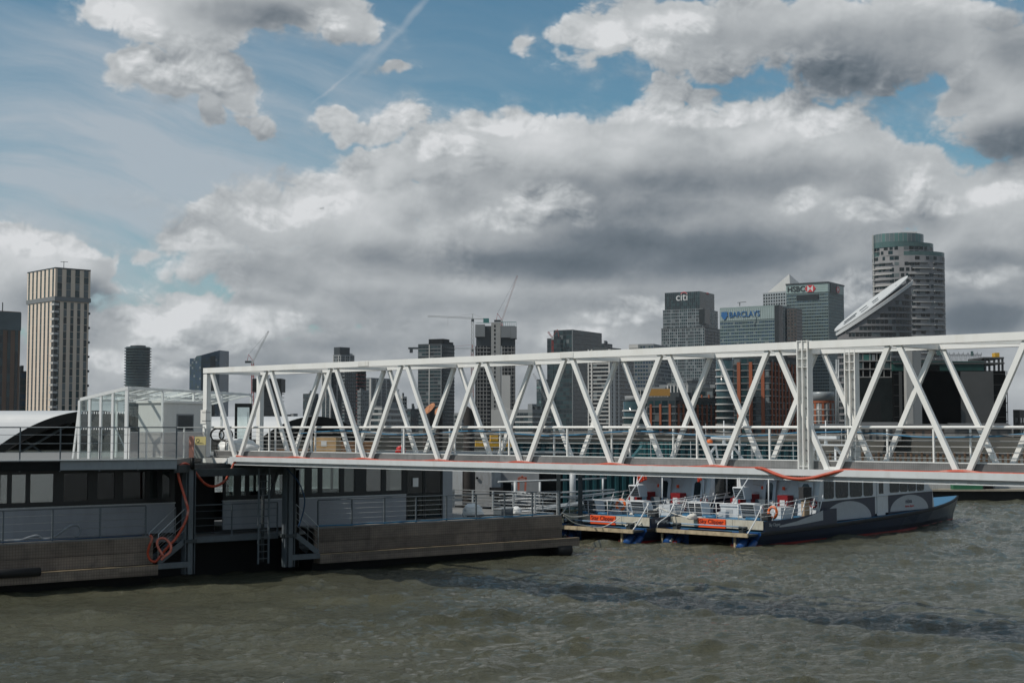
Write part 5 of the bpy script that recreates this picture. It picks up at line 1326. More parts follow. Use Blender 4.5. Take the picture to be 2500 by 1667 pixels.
def wall(b, p0, p1, z0, z1, fh, bw, fw=.7, fhh=.6, glass=(1, 2, 3), wts=(5, 3, 1), band=0, bandm=0, pier=0, pierm=0, every=1, proud=.12, seed=None, skip=None):
    """one facade: wall sheet (slot 0), a window per cell (slots in glass), optional slab bands and piers standing proud"""
    p0, p1 = Vector(p0), Vector(p1); L = (p1 - p0).length; d = (p1 - p0) / L; n = Vector((d.y, -d.x, 0)); up = Vector((0, 0, 1))
    b.poly([p0 + up * z0, p1 + up * z0, p1 + up * z1, p0 + up * z1], 0)
    nf, nb = max(1, round((z1 - z0) / fh)), max(1, round(L / bw)); ch, cw = (z1 - z0) / nf, L / nb
    for i in range(nf):
        za, zb = z0 + ch * (i + (1 - fhh) * .45), z0 + ch * (i + (1 - fhh) * .45 + fhh)
        for j in range(nb):
            if skip and skip(i, j, nf, nb): continue
            a, e = p0 + d * cw * (j + (1 - fw) / 2) + n * proud * .5, p0 + d * cw * (j + (1 + fw) / 2) + n * proud * .5
            b.poly([a + up * za, e + up * za, e + up * zb, a + up * zb], rngc.choices(glass, wts)[0])
        if band:
            b.hexa([p0 + n * proud * 3 + up * (z0 + ch * i - band / 2), p1 + n * proud * 3 + up * (z0 + ch * i - band / 2), p1 + up * (z0 + ch * i - band / 2), p0 + up * (z0 + ch * i - band / 2),
                    p0 + n * proud * 3 + up * (z0 + ch * i + band / 2), p1 + n * proud * 3 + up * (z0 + ch * i + band / 2), p1 + up * (z0 + ch * i + band / 2), p0 + up * (z0 + ch * i + band / 2)], bandm)
    if pier:
        for j in range(0, nb + 1, every):
            a = p0 + d * min(max(cw * j, pier / 2), L - pier / 2); q = [a - d * pier / 2 + n * proud * 2.6, a + d * pier / 2 + n * proud * 2.6, a + d * pier / 2, a - d * pier / 2]
            b.hexa([x + up * z0 for x in q] + [x + up * (z1 + .02) for x in q], pierm)
def tower(name, label, cat, pxs, d, al, top, mats, left, right=None, base=3.0, group=None, roofm=None, parapet=1.2, plant=None):
    """rectangular tower; mats: slot 0 wall, 1.. glass and trim"""
    plant = name.startswith('apartment_block') or name.startswith('office_block') if plant is None else plant
    c, L, Rr, B = foot(*pxs, d, al); t_ = thing(name, label, cat, (c.x, c.y, base), 0, group); zt = hz(top, d) - base
    l_, r_, b_ = L - c, Rr - c, B - c; o = Vector((0, 0, 0)); right = right or left
    for nm, p, q, st in (('facade', l_, o, left), ('facade', o, r_, right), ('facade', r_, b_, left), ('facade', b_, l_, right)):
        m = MB(); st = dict(st); lo = st.pop('lo', None); wall(m, p, q, 0, zt, **st); m.build(nm, mats, t_)
    m = MB(); m.prism([o, r_, b_, l_], (0, 0, parapet)); rf = m.build('roof', roofm or mats[0], t_); rf.location.z = zt + .01
    if plant:
        for k in range(2):
            u0, v0 = rngc.uniform(.15, .5), rngc.uniform(.1, .5); m = MB(); block(m, o, l_, r_, u0, u0 + rngc.uniform(.15, .35), v0, v0 + rngc.uniform(.15, .35), zt + parapet + .03, zt + parapet + rngc.uniform(1.6, 3.6)); m.build('roof_plant', GREYC if k else DKC, t_)
    t_['_'] = 0; del t_['_']
    return t_, o, l_, r_, b_, zt
def block(b, o, l_, r_, u0, u1, v0, v1, z0, z1, mi=0):
    """box in the tower's own axes: u along the right face, v along the left face, both 0..1"""
    P = lambda u_, v_: o + r_ * u_ + l_ * v_
    q = [P(u0, v0), P(u1, v0), P(u1, v1), P(u0, v1)]; up = Vector((0, 0, 1))
    b.hexa([x + up * z0 for x in q] + [x + up * z1 for x in q], mi); return b
def facade_text(body, size, m, parent, p0, p1, frac, z, proud, bold=0.0, sx=1.0, name='lettering'):
    d = (p1 - p0).normalized(); n = Vector((d.y, -d.x, 0)); c = p0 + (p1 - p0) * frac + n * proud
    return text(name, body, size, m, parent, (c.x, c.y, z), (R(90), 0, math.atan2(d.y, d.x)), .3, bold=bold, sx=sx)
def facade_shape(pts, m, parent, p0, p1, frac, z, proud, name, thick=.4):
    d = (p1 - p0).normalized(); n = Vector((d.y, -d.x, 0)); c = p0 + (p1 - p0) * frac + n * proud + Vector((0, 0, z))
    b = MB(); b.prism([c + d * x + Vector((0, 0, y)) for x, y in pts], n * thick); return b.build(name, m, parent)

# --- left group
vert = dict(fh=3.1, bw=3.1, fw=.42, fhh=.975, glass=(1, 2), wts=(3, 2), proud=.2)
t_, o, l_, r_, b_, zt = tower('apartment_tower', 'brown brick tower with a dark glazed top cut by the left frame edge', 'apartment tower', (-85, -30, 45), 560, 45, 760, [BRN, GD, GM, GLT], dict(vert, bw=3.4), dict(vert, bw=3.4), parapet=.5)
m = MB(); block(m, o, l_, r_, -.012, 1.012, -.012, 1.012, zt - 7, zt + .2); m.build('glazed_crown', gl('grey blue crown glass', (.055, .09, .105), .15), t_)
m = MB(); block(m, o, l_, r_, .62, .64, .3, .32, zt + .6, zt + 4.5); m.build('roof_mast', DKC, t_)
t_, o, l_, r_, b_, zt = tower('apartment_tower', 'tall pale tan tower with vertical window strips and white corner balconies', 'apartment tower', (62, 128, 212), 600, 47, 735, [TAN, GD, GM, GLT, PALE],
    dict(vert, bw=3.9, fw=.36, wts=(4, 1)), dict(vert, bw=3.35, fw=.45, fhh=.93, glass=(1, 2, 3), wts=(1, 3, 1.2)), parapet=.3)
zu = hz(654, 600) - 3.0
for p, q, st in ((l_ * 1.04, o, dict(vert, bw=4.2, fw=.34, wts=(4, 1))), (o, r_ * 1.03, dict(vert, bw=3.9, fw=.5, fhh=.95, glass=(1, 2, 3), wts=(1, 3, 1.2)))):
    m = MB(); wall(m, p, q, zt + 2.2, zu, **st); m.build('upper_facade', [TAN, GD, GM, GLT], t_)
m = MB(); block(m, o, l_, r_, .02, 1.02, .02, 1.03, zt + 2.2, zu - .05); m.build('upper_block', TAN, t_)
m = MB(); block(m, o, l_, r_, -.02, 1.04, -.02, 1.05, zt + .31, zt + 2.1); m.build('storey_band', GREYC, t_)
m = MB(); block(m, o, l_, r_, -.004, 1.034, -.004, 1.044, zu - .0, zu + .5); m.build('roof_edge', DKC, t_)
m = MB(); block(m, o, l_, r_, -.01, .08, -.01, .09, 0, zt); m.build('corner_recess', GK, t_)
k = 0
while 3 + k * 3.1 < zt:
    m = MB(); block(m, o, l_, r_, -.045, .10, -.03, .10, 2 + k * 3.1, 2.9 + k * 3.1); m.build('balcony', PALE, t_)
    if k % 2 == 0:
        m = MB(); block(m, o, l_, r_, .985, 1.035, -.01, .08, 2 + k * 3.1, 2.9 + k * 3.1); m.build('balcony', DKC, t_)
    k += 1
m = MB(); a = o + r_ * .32 + l_ * .1; m.bar(a + Vector((0, 0, zu)), a + Vector((0, 0, zu + 3.6)), .2, .2); m.bar(a + Vector((-1.4, 0, zu + 3.4)), a + Vector((1.6, .3, zu + 3.4)), .18, .18); m.build('roof_mast', DKC, t_)
tower('apartment_block', 'low blue glazed block between the brown tower and the tan tower', 'apartment block', (30, 46, 64), 640, 60, 908, [DKC, GB, GM, GLT], dict(fh=3.2, bw=3, fw=.8, fhh=.7), parapet=.4)
# round dark tower
d = 2300; c = at(334, 1043, d); t_ = thing('round_tower', 'dark round tower ringed with balconies, left of the slanted glass tower', 'tower', (c.x, c.y, 3)); zt = hz(846, d) - 3; rr = 31 * d / F
MB().lathe([(rr * .93, 0), (rr * .93, zt - 1)], (0, 0, 0), 40).build('drum', GD, t_)
n = int(zt / 4.55)
for k in range(n): MB().lathe([(rr * .93, 0), (rr * 1.04, .25), (rr * 1.04, 1.7), (rr * .93, 1.9)], (0, 0, k * 4.55 + 2.2), 40, cap=False, smooth=False).build('balcony_ring', mat('dark green balcony glass', (.035, .06, .06), .25, var=.2, scale=.1), t_)
MB().lathe([(rr * .6, 0), (rr * .6, 2.5)], (0, 0, zt - 1), 30).build('plant_room', DKC, t_)
# slanted glass tower
d = 2100; t_ = thing('glass_tower', 'blue glass tower with a slanted pointed roof left of the bridge end', 'tower', at(487, 1043, d)); t_.location.z = 3
def P3(px, py, Y): q = at(px, py, Y); return q - t_.location
sty = dict(fh=4, bw=4, fw=.86, fhh=.8, glass=(1, 2, 3), wts=(2, 3, 1))
m = MB(); q0, q1, q2 = P3(461, 1043, d + 14), P3(489, 1043, d), P3(534, 1043, d + 22)
for q in (q0, q1, q2): q.z = 0
z1 = hz(874, d) - 3; wall(m, q0, q1, 0, z1, **sty); wall(m, q1, q2, 0, z1, **dict(sty, wts=(4, 2, 0.3))); m.build('facade', [GB, GM, GB, GLT], t_)
zr = [hz(y, d) - 3 for y in (873, 867, 853)]; m = MB(); bk = Vector((8, 30, 0)); up = Vector((0, 0, 1)); q15 = q1 + (q2 - q1) * .02
m.poly([q1 + up * z1, q2 + up * z1, q2 + up * zr[2], q1 + up * zr[1]], 1); m.poly([q0 * .55 + q1 * .45 + up * z1, q1 + up * z1, q1 + up * zr[1], q0 * .4 + q1 * .6 + up * (zr[1] - 1)], 2)
m.poly([q1 + up * zr[1], q2 + up * zr[2], q2 + bk + up * zr[2], q1 + bk + up * (zr[1] + 1)], 0); m.poly([q0 + up * z1, q1 + up * z1, q1 + bk + up * z1, q0 + bk + up * z1], 0)
m.poly([q2 + up * 0, q2 + bk, q2 + bk + up * zr[2], q2 + up * zr[2]], 1); m.poly([q0, q0 + bk, q0 + bk + up * z1, q0 + up * z1], 1); m.build('slanted_roof', [DKC, GB, GM], t_)
m = MB(); m.poly([q1 + (q2 - q1) * .5 + Vector((-.1, -.4, 0)), q1 + (q2 - q1) * .78 + Vector((-.1, -.4, 0)), q1 + (q2 - q1) * .78 + Vector((-.1, -.4, z1 + 4)), q1 + (q2 - q1) * .5 + Vector((-.1, -.4, z1 + 3))]); m.build('dark_recess', GK, t_)
# --- tower cranes
def lattice(b, a, e, w, n, r_, mi=0):
    a, e = Vector(a), Vector(e); dd = (e - a); x = dd.cross(Vector((0, 1, 0))).normalized() * w / 2
    if x.length < .1: x = Vector((w / 2, 0, 0))
    y = Vector((0, w / 2, 0)) if abs(dd.y) < .9 * dd.length else Vector((w / 2, 0, 0))
    cs = [x + y, x - y, -x - y, -x + y]
    for c_ in cs: b.bar(a + c_, e + c_, r_, r_, mi)
    for i in range(n):
        p, q = a + dd * (i / n), a + dd * ((i + 1) / n)
        for j in range(4):
            u_, v_ = (cs[j], cs[(j + 1) % 4]) if (i + j) % 2 else (cs[(j + 1) % 4], cs[j]); b.bar(p + u_, q + v_, r_ * .7, r_ * .7, mi)
def luffer(lab, px, py0, pyt, tip, d, m, mj, w=2.2, cab=True):
    base = at(px, py0, d); t_ = thing('tower_crane', lab, 'crane', base, 0); top = at(px, pyt, d) - base; tp3 = at(*tip, d) - base
    b = MB(); lattice(b, (0, 0, 0), top, w, max(3, int(top.z / 4)), .45); b.build('mast', m, t_)
    b = MB(); lattice(b, top + Vector((0, 0, 1)), tp3, 1.2, 16, .17); b.build('jib', mj, t_)
    s_ = 1 if tp3.x > top.x else -1; apex = top + Vector((-s_ * 4.5, 0, 9))
    b = MB(); b.bar(top + Vector((s_, 0, 1)), apex, .4, .4).bar(top + Vector((-s_ * 6, 0, 1)), apex, .35, .35); b.build('a_frame', m, t_)
    MB().bar(apex, tp3, .14, .14).build('pendant_line', DKC, t_)
    b = MB(); b.box(min(-s_ * 8, -s_ * 1) , max(-s_ * 8, -s_ * 1), -1.2, 1.2, 0, 2.2); o_ = b.build('machinery_deck', DKC, t_); o_.location = top
    b = MB(); b.box(-1, 1.2, -1.6, -.2, -.5, 2); o_ = b.build('cab', CR_W, t_); o_.location = top
    return t_
def hammer(lab, px, py0, pyt, jl, cr_, d, m, mj, cw):
    base = at(px, py0, d); t_ = thing('tower_crane', lab, 'crane', base, 0); top = at(px, pyt, d) - base; J = at(*jl, d) - base; K = at(*cr_, d) - base
    b = MB(); lattice(b, (0, 0, 0), top, 2.4, max(3, int(top.z / 4)), .5); b.build('mast', m, t_)
    b = MB(); lattice(b, top + Vector((0, 0, .5)), J, 1.4, 24, .22); b.build('jib', mj, t_)
    b = MB(); b.bar(top, K, 1.2, .8); b.build('counter_jib', mj, t_)
    b = MB(); b.bar(K + Vector((-3, 0, -1.5)), K + Vector((3, 0, -1.5)), 2.4, 4.5); b.build('counterweight', cw, t_)
    b = MB(); b.bar(top, top + Vector((0, 0, 5)), .8, .8).bar(top + Vector((0, 0, 5)), J * .55 + top * .45, .18, .18).bar(top + Vector((0, 0, 5)), K, .2, .2); b.build('tie_head', m, t_)
    b = MB(); b.box(-1.4, 1.4, -1.7, -.2, -3.2, -.4); o_ = b.build('cab', DKC, t_); o_.location = top
    h = top * .45 + J * .55; MB().bar(h, h + Vector((0, 0, -9)), .12, .12).build('hook_line', DKC, t_)
luffer('white luffing crane with a thin raised jib over the dark round concrete core', 617, 1040, 886, (656, 808), 1500, CR_R, CR_W)
luffer('tall luffing crane with a red and white jib on top of the unfinished tower', 1225, 800, 786, (1263, 673), 1500, CR_R, mat('faded red crane jib', (.42, .27, .25), .6), 1.6)
hammer('pale hammerhead crane with a long level jib left of the unfinished tower', 1154, 1010, 778, (1044, 772), (1187, 779), 1480, CR_W, CR_W, CR_T)
hammer('reddish hammerhead crane behind the dark residential tower', 1153, 1005, 852, (1000, 850), (1170, 853), 1560, CR_R, CR_W, CR_R)
ct = thing('crane_counterweight_arm', 'dark crane counterweight arm poking out left of the dark residential tower', 'crane', at(1008, 850, 1545)); MB().box(-5, 14, -1, 1, -1, 1).build('arm', DKC, ct); MB().box(-3.5, 0, -1.2, 1.2, -5, -1.01).build('counterweight', DKC, ct)
luffer('small white luffing crane leaning left of the dark glass slab', 1338, 1015, 990, (1302, 912), 1400, CR_W, CR_W, 2)
luffer('short red crane jib just left of the dark glass slab roof', 1349, 870, 828, (1338, 810), 1300, CR_R, CR_R, 1.2)
# concrete core under the first crane
d = 1480; c = at(655, 1043, d); t_ = thing('core_tower', 'dark unfinished concrete core with a wider black climbing form at its top', 'tower', (c.x, c.y, 3)); zt = hz(925, d) - 3
MB().box(-10, 12, -8, 12, 0, zt - 14).build('core', CONCD, t_); MB().box(-15, 15, -11, 15, zt - 13.9, zt).build('climbing_form', BLACK, t_); MB().box(-9, -1, -6, 4, zt + .01, zt + 3.5).build('hoist_head', BLACK, t_)
for k in range(9): MB().box(-12, 14.5, -9.6, 12, 6 + k * 4, 6.5 + k * 4).build('floor_slab', CONCD, t_)

# --- centre
dk = dict(fh=3.3, bw=3.6, fw=.74, fhh=.60)
tower('apartment_block', 'small dark teal block standing alone beyond the smaller arched canopy', 'apartment block', (739, 760, 777), 1500, 50, 962, [DKC, GD, GM, GLT], dict(dk, fh=4), parapet=.6)
t_, o, l_, r_, b_, zt = tower('apartment_tower', 'grey and white apartment tower with a set back dark crown behind the bridge', 'apartment tower', (812, 830, 864), 1650, 42, 868, [GREYC, GD, GM, GLT, PALE], dict(dk, pier=1.0, pierm=4, every=3), dict(dk, pier=1.0, pierm=4, every=2))
m = MB(); block(m, o, l_, r_, .0, .72, .1, .9, zt + 1.3, zt + 10); m.build('crown', DKC, t_)
m = MB(); block(m, o, l_, r_, .72, .92, .1, .9, zt + 1.3, zt + 3.2); m.build('crown', PALE, t_)
tower('apartment_tower', 'apartment tower with thin pale vertical piers behind the second lattice bay', 'apartment tower', (785, 806, 838), 1350, 50, 905, [DKC, GD, GM, GLT, PALE], dict(dk, pier=.9, pierm=4, every=2, fh=3.2))
tower('apartment_tower', 'dark grey ribbed tower right of the pale piered one', 'apartment tower', (834, 842, 868), 1330, 30, 900, [GREYC, GK, GD, GM, DKC], dict(dk, pier=.5, pierm=4, every=1, fh=3.2))
t_, o, l_, r_, b_, zt = tower('unfinished_tower', 'dark unfinished tower with reddish slab edges between two apartment towers', 'tower', (864, 872, 893), 1400, 35, 906, [BLACK, GK, GK, GK, mat('red scaffold edge', (.22, .07, .06), .7)], dict(fh=3.6, bw=5, fw=.8, fhh=.7, band=.7, bandm=4))
tower('apartment_tower', 'pale apartment tower with white vertical fins, right of the unfinished dark one', 'apartment tower', (890, 905, 958), 1450, 30, 925, [GREYC, GD, GM, GLT, PALE], dict(dk, pier=1.6, pierm=4, every=3, bw=3.0))
tower('apartment_block', 'grey glazed block in front of the pale finned tower', 'apartment block', (872, 880, 900), 1200, 35, 956, [GREYC, GD, GM, GLT], dict(dk, fh=3.1, bw=2.4))
tower('apartment_block', 'dark stepped block at the right shoulder of the pale finned tower', 'apartment block', (944, 955, 974), 1440, 40, 953, [DKC, GD, GM, GLT], dict(dk))
tower('apartment_block', 'small pale block with open white balconies on the skyline', 'apartment block', (974, 982, 993), 1300, 40, 971, [PALE, GK, GD, GD, PALE], dict(fh=3.4, bw=3.5, fw=.8, fhh=.6, band=.9, bandm=4))
tower('office_block', 'low pale office block with long dark window bands behind the bridge', 'office block', (905, 932, 994), 900, 25, 996, [PALE, GD, GM, GLT, PALE], dict(fh=3.5, bw=3, fw=.98, fhh=.56, band=.8, bandm=4), roofm=GREYC)
tower('office_block', 'low dark glazed block right of the banded pale office', 'office block', (994, 1003, 1022), 950, 40, 1002, [DKC, GD, GM, GLT], dict(dk))
hr = dict(fh=3.15, bw=3.8, fw=.84, fhh=.55, band=.55, bandm=4, wts=(4, 3, 1))
t_, o, l_, r_, b_, zt = tower('apartment_tower', 'dark residential tower with a black roof box and one pale vertical stripe', 'apartment tower', (1020, 1078, 1109), 1250, 24, 842, [DKC, GD, GM, GLT, GREYC], hr, dict(hr, glass=(1, 2), wts=(5, 1), bandm=0))
m = MB(); block(m, o, l_, r_, .12, .6, .0, .62, zt + 1.22, zt + 5.6); m.build('roof_box', BLACK, t_); m = MB(); block(m, o, l_, r_, .1, .95, .02, .3, zt + 1.21, zt + 3.4); m.build('roof_box', BLACK, t_)
m = MB(); block(m, o, l_, r_, -.025, -.002, .50, .53, 0, zt + .4); m.build('pale_stripe', PALE, t_); m = MB(); block(m, o, l_, r_, -.025, -.002, .0, .03, 0, zt); m.build('pale_stripe', GREYC, t_)
# the unfinished concrete tower
d = 1420; t_ = thing('unfinished_tower', 'tall unfinished concrete tower with open floors and a boxed in top', 'tower', at(1210, 1043, d)); t_.location.z = 3
def X(px): return (px - 1210) / F * d
zt = hz(787, d) - 3; zs = hz(845, d) - 3
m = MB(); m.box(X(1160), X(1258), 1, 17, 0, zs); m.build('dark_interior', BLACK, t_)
m = MB(); m.box(X(1199), X(1222), -1.6, 12, 0, zt); core = m.build('core', mat('raw concrete', (.34, .335, .32), .8, var=.12, scale=.06, dirt=(.18, .17, .16, .5), streak=1), t_)
m = MB()
for k in range(int(zt / 4.2)): m.box(X(1206), X(1210), -1.68, -1.60 - .003, 2 + k * 4.2, 4.6 + k * 4.2)
o_ = m.build('core_openings', BLACK, core); o_['kind'] = 'stuff'
k = 0
while k * 3.9 < zs:
    for a, e in ((1163, 1197), (1224, 1257)): MB().box(X(a), X(e), -1, 16, k * 3.9, k * 3.9 + .75).build('floor_slab', CONC, t_)
    k += 1
for px in (1165, 1172, 1180, 1188, 1231, 1240, 1249, 1255):
    MB().box(X(px) - .35, X(px) + .35, -.7, 0, 0, zs).build('pillar', CONC, t_)
for a, e, y0, y1 in ((1160, 1184, 792, 822), (1223, 1246, 797, 824), (1246, 1262, 797, 826)):
    MB().box(X(a), X(e) - .15, -2, 17, hz(y1, d) - 3, hz(y0, d) - 3).build('screen_or_fill', GREYC, t_)
MB().box(X(1162), X(1258), 3, 15, zs, hz(795, d) - 3).build('screen_or_fill', DKC, t_)  # dark fill that puts the shaded interior between the boxes into the colour
m = MB()
for a in np.linspace(1224, 1260, 8): m.bar((X(a), -1, hz(797, d) - 3), (X(a), -1, hz(786, d) - 3), .3, .3)
m.bar((X(1224), -1, hz(786, d) - 3), (X(1260), -1, hz(786, d) - 3), .4, .4); m.bar((X(1161), -1, hz(788, d) - 3), (X(1198), -1, hz(788, d) - 3), .4, .4); m.build('edge_protection', CR_T, t_)
MB().box(X(1226), X(1246), -1.5, -1.05, 0, hz(916, d) - 3).build('clad_strip', PALE, t_); MB().box(X(1222.3), X(1226), -1.2, 0, 0, zs).build('clad_strip', PALE, t_)
MB().box(X(1199), X(1252), -2.2, 0, 0, hz(1000, d) - 3).build('podium', PALE, t_)
tower('office_block', 'low grey office block with pale floor bands right of the unfinished tower', 'office block', (1258, 1300, 1345), 850, 35, 1004, [GREYC, GD, GM, GLT, PALE], dict(fh=3.6, bw=3, fw=.95, fhh=.5, band=.7, bandm=4))
t_, o, l_, r_, b_, zt = tower('glass_tower', 'small twisted looking teal tower behind the leaning white crane', 'tower', (1310, 1322, 1340), 1900, 40, 928, [DKC, GM, GG, GLT], dict(fh=4, bw=4, fw=.85, fhh=.7))
tower('apartment_block', 'low grey block between the brown piles and the unfinished tower', 'apartment block', (1108, 1128, 1162), 1000, 40, 1012, [GREYC, GD, GM, GLT], dict(dk))
# dark glass slab
sg_ = dict(fh=4, bw=3.2, fw=.9, fhh=.8, glass=(1, 2, 3), wts=(4, 3, .4))
t_, o, l_, r_, b_, zt = tower('office_tower', 'dark glass slab with one green glass face and one plain dark face', 'office tower', (1352, 1398, 1470), 1300, 30, 806, [DKC, GM, GD, GLT], sg_, dict(sg_, fw=.97, fhh=.93, wts=(1, 6, 0)), roofm=DKC, parapet=.6)
m = MB(); block(m, o, l_, r_, -.008, .012, -.02, .012, 0, zt + .7); m.build('corner_fin', GREYC, t_)
t2, o, l_, r_, b_, zt = tower('office_tower', 'narrow lower green glass tower against the left side of the dark slab', 'office tower', (1336, 1351.5, 1353), 1312, 20, 829, [DKC, GM, GD, GLT], dict(sg_))
t2, o, l_, r_, b_, zt = tower('office_block', 'dark flat roofed block just right of the dark slab top', 'office block', (1469, 1476, 1496), 1420, 30, 841, [DKC, GD, GM, GLT], dict(sg_))
# white banded residential
wb_ = dict(fh=3.3, bw=4, fw=.9, fhh=.62, glass=(1, 2, 3), wts=(5, 2, .6), band=.85, bandm=4)
t_, o, l_, r_, b_, zt = tower('apartment_tower', 'apartment tower with white floor bands framed by white piers behind the bridge', 'apartment tower', (1437, 1490, 1548), 1150, 30, 858, [DKC, GK, GD, GLT, PALE], wb_, dict(wb_, band=.5, bandm=4, wts=(6, 1, .2)), roofm=PALE)
m = MB()
for v0, v1 in ((-.006, .05), (.80, .86), (.96, 1.01)): block(m, o, l_, r_, -.02, -.003, v0, v1, 0, zt + 2)
for u0, u1 in ((.0, .05), (.1, .2), (.32, .36)): block(m, o, l_, r_, u0, u1, -.02, -.003, 0, zt + (2 if u0 < .3 else -4))
m.build('pier', PALE, t_); m = MB(); block(m, o, l_, r_, .05, .6, .15, .8, zt + 1.3, zt + 3.6); m.build('roof_box', DKC, t_)
# bank towers
off = dict(fh=4.1, bw=3.1, fw=.84, fhh=.62, glass=(1, 2, 3), wts=(3, 4, 1))
t_, o, l_, r_, b_, zt = tower('office_tower', 'dark glass block with a pale top band, left of the arc sign tower', 'office tower', (1537, 1597, 1640), 1500, 22, 842, [GREYC, GM, GB, GLT, PALE], dict(off, pier=.5, pierm=0, every=1), dict(off))
m = MB(); block(m, o, l_, r_, -.01, .5, .62, 1.005, zt - 3, zt + .8); m.build('top_band', PALE, t_)
D = 1860
st1 = dict(off, pier=.75, pierm=4, every=4, fh=4.0, bw=2.9, fw=.80, fhh=.72, band=.5, bandm=4)
t_, o, l_, r_, b_, zt = tower('office_tower', 'dark stepped glass tower with white lettering under a red arc', 'office tower', (1616, 1722, 1762), D, 30, 800, [GREYC, GD, GM, GLT, STLC], st1, dict(st1, glass=(1, 2), wts=(5, 1), bandm=0, pierm=0), roofm=DKC)
zt2 = hz(752, D) - 3; zt3 = hz(709, D) - 3
for (u0, u1, v0, v1, za, zb, sty) in ((.02, .98, .06, .97, zt, zt2, st1), (.04, .93, .12, .93, zt2, zt3, dict(fh=5, bw=3, fw=.93, fhh=.9, glass=(1, 2), wts=(3, 2), band=.4, bandm=1))):
    Pq = lambda u_, v_: o + r_ * u_ + l_ * v_
    for p, q in ((Pq(u0, v1), Pq(u0, v0)), (Pq(u0, v0), Pq(u1, v0))):
        m = MB(); wall(m, p, q, za, zb, **sty); m.build('upper_facade', [GREYC, GD, GM, GLT, STLC], t_)
    m = MB(); block(m, o, l_, r_, u0 + .004, u1, v0 + .004, v1, za, zb - .02); m.build('upper_block', DKC, t_)
m = MB(); block(m, o, l_, r_, -.012, .30, -.012, .12, hz(790, D) - 3, zt2 - 1); m.build('corner_notch', GK, t_)
p0, p1 = o + r_ * .04 + l_ * .93, o + r_ * .04 + l_ * .12; zc = hz(722, D) - 3
WSIGN = mat('white sign lettering', (.56, .57, .57), .5, var=.02); RSIGN = mat('red sign', (.48, .02, .025), .5, var=.05); BSIGN = mat('blue sign lettering', (.01, .10, .27), .5, var=.05); KSIGN = mat('black sign lettering', (.012, .014, .016), .5)
facade_text('citi', 14.5, WSIGN, t_, p0, p1, .50, zc, .7, bold=.1)
ar = [(5.4 * math.cos(a), 5.4 * math.sin(a)) for a in np.linspace(.45, math.pi - .45, 14)]; ar2 = [(4.4 * math.cos(a), 4.4 * math.sin(a)) for a in np.linspace(math.pi - .45, .45, 14)]
facade_shape(ar + ar2, RSIGN, t_, p0, p1, .555, zc + 1.6, .6, 'arc_sign')
q0, q1 = o + r_ * .04 + l_ * .12, o + r_ * .93 + l_ * .12
facade_shape([(x * .8, y * .8) for x, y in ar + ar2], RSIGN, t_, q0, q1, .52, zc + 3, .6, 'arc_sign')
# the banded tower with the eagle
st2 = dict(fh=4.3, bw=2.6, fw=.9, fhh=.60, glass=(1, 2, 3), wts=(3, 5, .6), band=.9, bandm=4, pier=.35, pierm=4, every=2)
t_, o, l_, r_, b_, zt = tower('office_tower', 'green banded office tower with blue lettering and a blue shield sign', 'office tower', (1760, 1903, 1960), 1780, 36, 746, [GREENC, GM, GB, GLT, GREENC], st2, dict(st2, band=.3, wts=(6, 2, .3), bandm=1, pierm=1), roofm=GREENC)
m = MB(); block(m, o, l_, r_, -.012, -.003, .02, .99, hz(777, 1780) - 3, zt - 1); m.build('pale_top_band', mat('pale green glass cladding', (.27, .33, .325), .35, var=.08, scale=.05), t_)
m = MB()
for k in range(26): block(m, o, l_, r_, -.016, -.0125, .03 + k * .037, .036 + k * .037, hz(777, 1780) - 3, zt - 1)
o_ = m.build('fins', GREENC, t_); o_['kind'] = 'stuff'
m = MB(); block(m, o, l_, r_, -.02, .14, -.02, .055, 0, zt + .5); m.build('dark_corner', GK, t_); m = MB(); block(m, o, l_, r_, .32, .62, -.018, -.003, 0, zt - 2); m.build('dark_corner', DKC, t_)
zc = hz(763, 1780) - 3; p0, p1 = l_, o
facade_text('BARCLAYS', 10.2, BSIGN, t_, p0, p1, .435, zc, 1.6, bold=.05, sx=.90)
sh_ = [(-3.1, 3.2), (-4.4, 4.3), (-3.6, 1.2), (-4.4, -1.0), (-2.6, -2.0), (-1.6, -4.2), (0, -5.2), (1.8, -4.2), (2.8, -2.0), (4.5, -.8), (3.6, 1.6), (4.3, 4.4), (2.6, 3.3), (1.5, 4.3), (.2, 3.2), (-1.2, 4.2)]
facade_shape([(x * 1.12, y * 1.12) for x, y in sh_], BSIGN, t_, p0, p1, .088, zc, 1.6, 'shield_sign')
bm = thing('roof_gantry', 'small window cleaning crane on the roof of the green banded tower', 'crane', at(1806, 747, 1790)); MB().bar((0, 0, 0), (0, 0, 4.5), 1.2, 1.2).build('mast', GREYC, bm); MB().bar((-3, 0, 4.2), (8, 0, 5.2), .8, .8).build('arm', GREYC, bm)
t2, o2, l2, r2, b2, z2 = tower('office_tower', 'dark brown shaft between the green banded tower and the pale sign tower', 'office tower', (1925, 1948, 1962), 1760, 30, 755, [mat('dark bronze cladding', (.05, .04, .035), .5, var=.15, scale=.05), GK, GD, GM], dict(fh=4.2, bw=4, fw=.5, fhh=.5))
